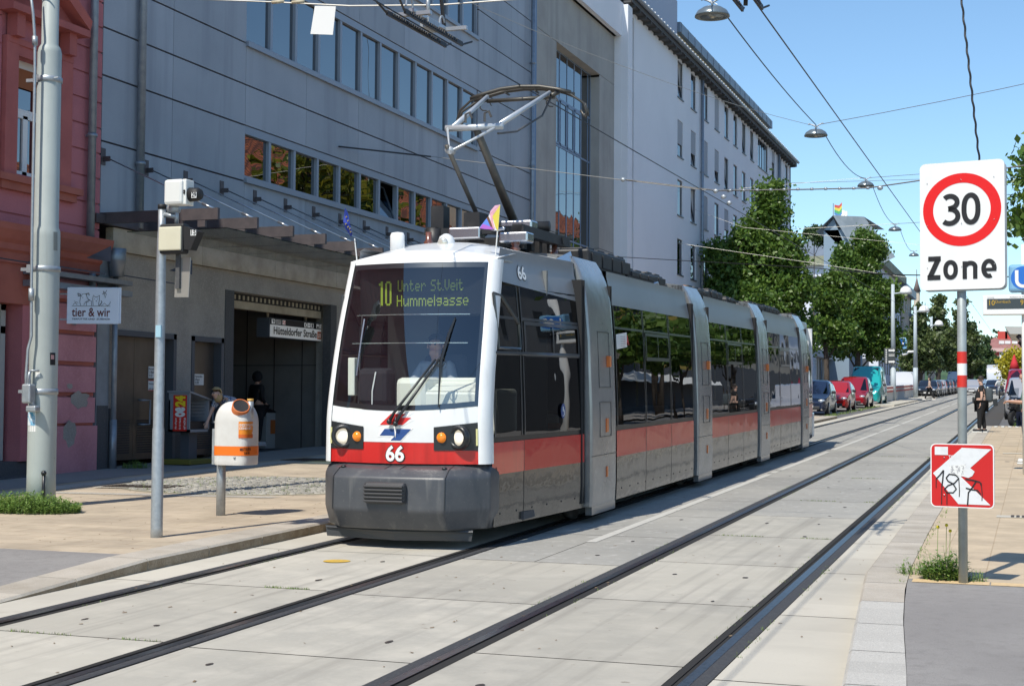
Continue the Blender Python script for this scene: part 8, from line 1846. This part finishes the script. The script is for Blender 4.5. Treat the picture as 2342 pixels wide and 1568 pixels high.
# woman bending to the newspaper box
t, J = person('woman with blond hair in a blue and white patterned blouse bending to the newspaper box', Matrix.Translation(P(-14.3, 24.75, .11)) @ Matrix.Rotation(R(-12), 4, 'Z'), k_flor, k_navy, k_black, h_blond, dict(belly=(0, -.08, 1.05), chest=(0, -.26, 1.16), neckb=(0, -.40, 1.24), neck=(0, -.45, 1.26), headb=(0, -.50, 1.28), head=(0, -.57, 1.31), crown=(0, -.61, 1.36), shL=(-.16, -.36, 1.20), shR=(.16, -.36, 1.20), elL=(-.18, -.50, .98), wrL=(-.12, -.66, .78), elR=(.20, -.34, .92), wrR=(.15, -.36, .72), pelvis=(0, .04, .92), hipL=(-.09, .03, .86), hipR=(.09, .03, .86)), m_skin2, .8, 1.12, 'long', face=0)
# dark hooded figure
person('dark hooded person with white trainers standing in the shade of the underground entrance', Matrix.Translation(P(-17.0, 30.36, .13)) @ Matrix.Rotation(R(160), 4, 'Z'), k_black, k_black, k_shoe, k_black, dict(wrL=(-.16, -.12, 1.0), wrR=(.2, -.06, .95)), m_skin, 1.5, 1.15, 'hood')
# driver
dT = TRM @ Matrix.Translation((-.05, .98, .48)) @ Matrix.Scale(1.0, 4)
t, J = person('tram driver in a pale grey shirt sitting behind the windscreen', dT, k_grey, k_navy, k_black, h_dark, dict(knL=(-.14, -.42, .80), knR=(.14, -.42, .80), anL=(-.14, -.40, .42), anR=(.14, -.40, .42), toL=(-.14, -.52, .38), toR=(.14, -.52, .38), elL=(-.26, -.12, 1.14), wrL=(-.22, -.38, 1.14), elR=(.26, -.12, 1.14), wrR=(.22, -.38, 1.14)), m_skin, .9, 1.1)
# crossing woman, rider, waiting person
person('woman in a pale top and black trousers striding across the far tracks', PT(2126, 915, 0, R(-90), 1.0), cloth('pale_top', (.5, .4, .34)), k_black, k_shoe, h_dark, dict(knL=(-.08, -.22, .50), anL=(-.08, -.34, .12), toL=(-.08, -.46, .06), knR=(.08, .12, .48), anR=(.08, .38, .14), toR=(.08, .28, .05), wrL=(-.22, -.2, .98), wrR=(.22, .16, .95)), m_skin2, .5, .95, 'long')
person('motorcyclist in a white shirt and helmet riding far down the street', SM(-1.95, 127.0, .0) @ Matrix.Scale(1, 4), k_white, k_navy, k_black, m_whitep, dict(pelvis=(0, .1, .95), knL=(-.22, -.30, .72), knR=(.22, -.30, .72), anL=(-.2, -.2, .32), anR=(.2, -.2, .32), toL=(-.2, -.32, .28), toR=(.2, -.32, .28), elL=(-.28, -.12, 1.12), elR=(.28, -.12, 1.12), wrL=(-.3, -.36, 1.08), wrR=(.3, -.36, 1.08)), m_skin, 1.3, 1.1, 'hood')
person('person in a yellow top standing behind the far red and white railing', Matrix.Translation(P(-10.4, 101, .1)), M('bin_yellow', (.65, .50, .05), .8), k_navy, k_black, h_dark, {}, m_skin, .6)
dg_ = bpy.context.evaluated_depsgraph_get()
for o in SKN:
    me = bpy.data.meshes.new_from_object(o.evaluated_get(dg_)); nm_ = o.data.name; o.modifiers.clear(); o.data = me
    for p in me.polygons: p.use_smooth = True
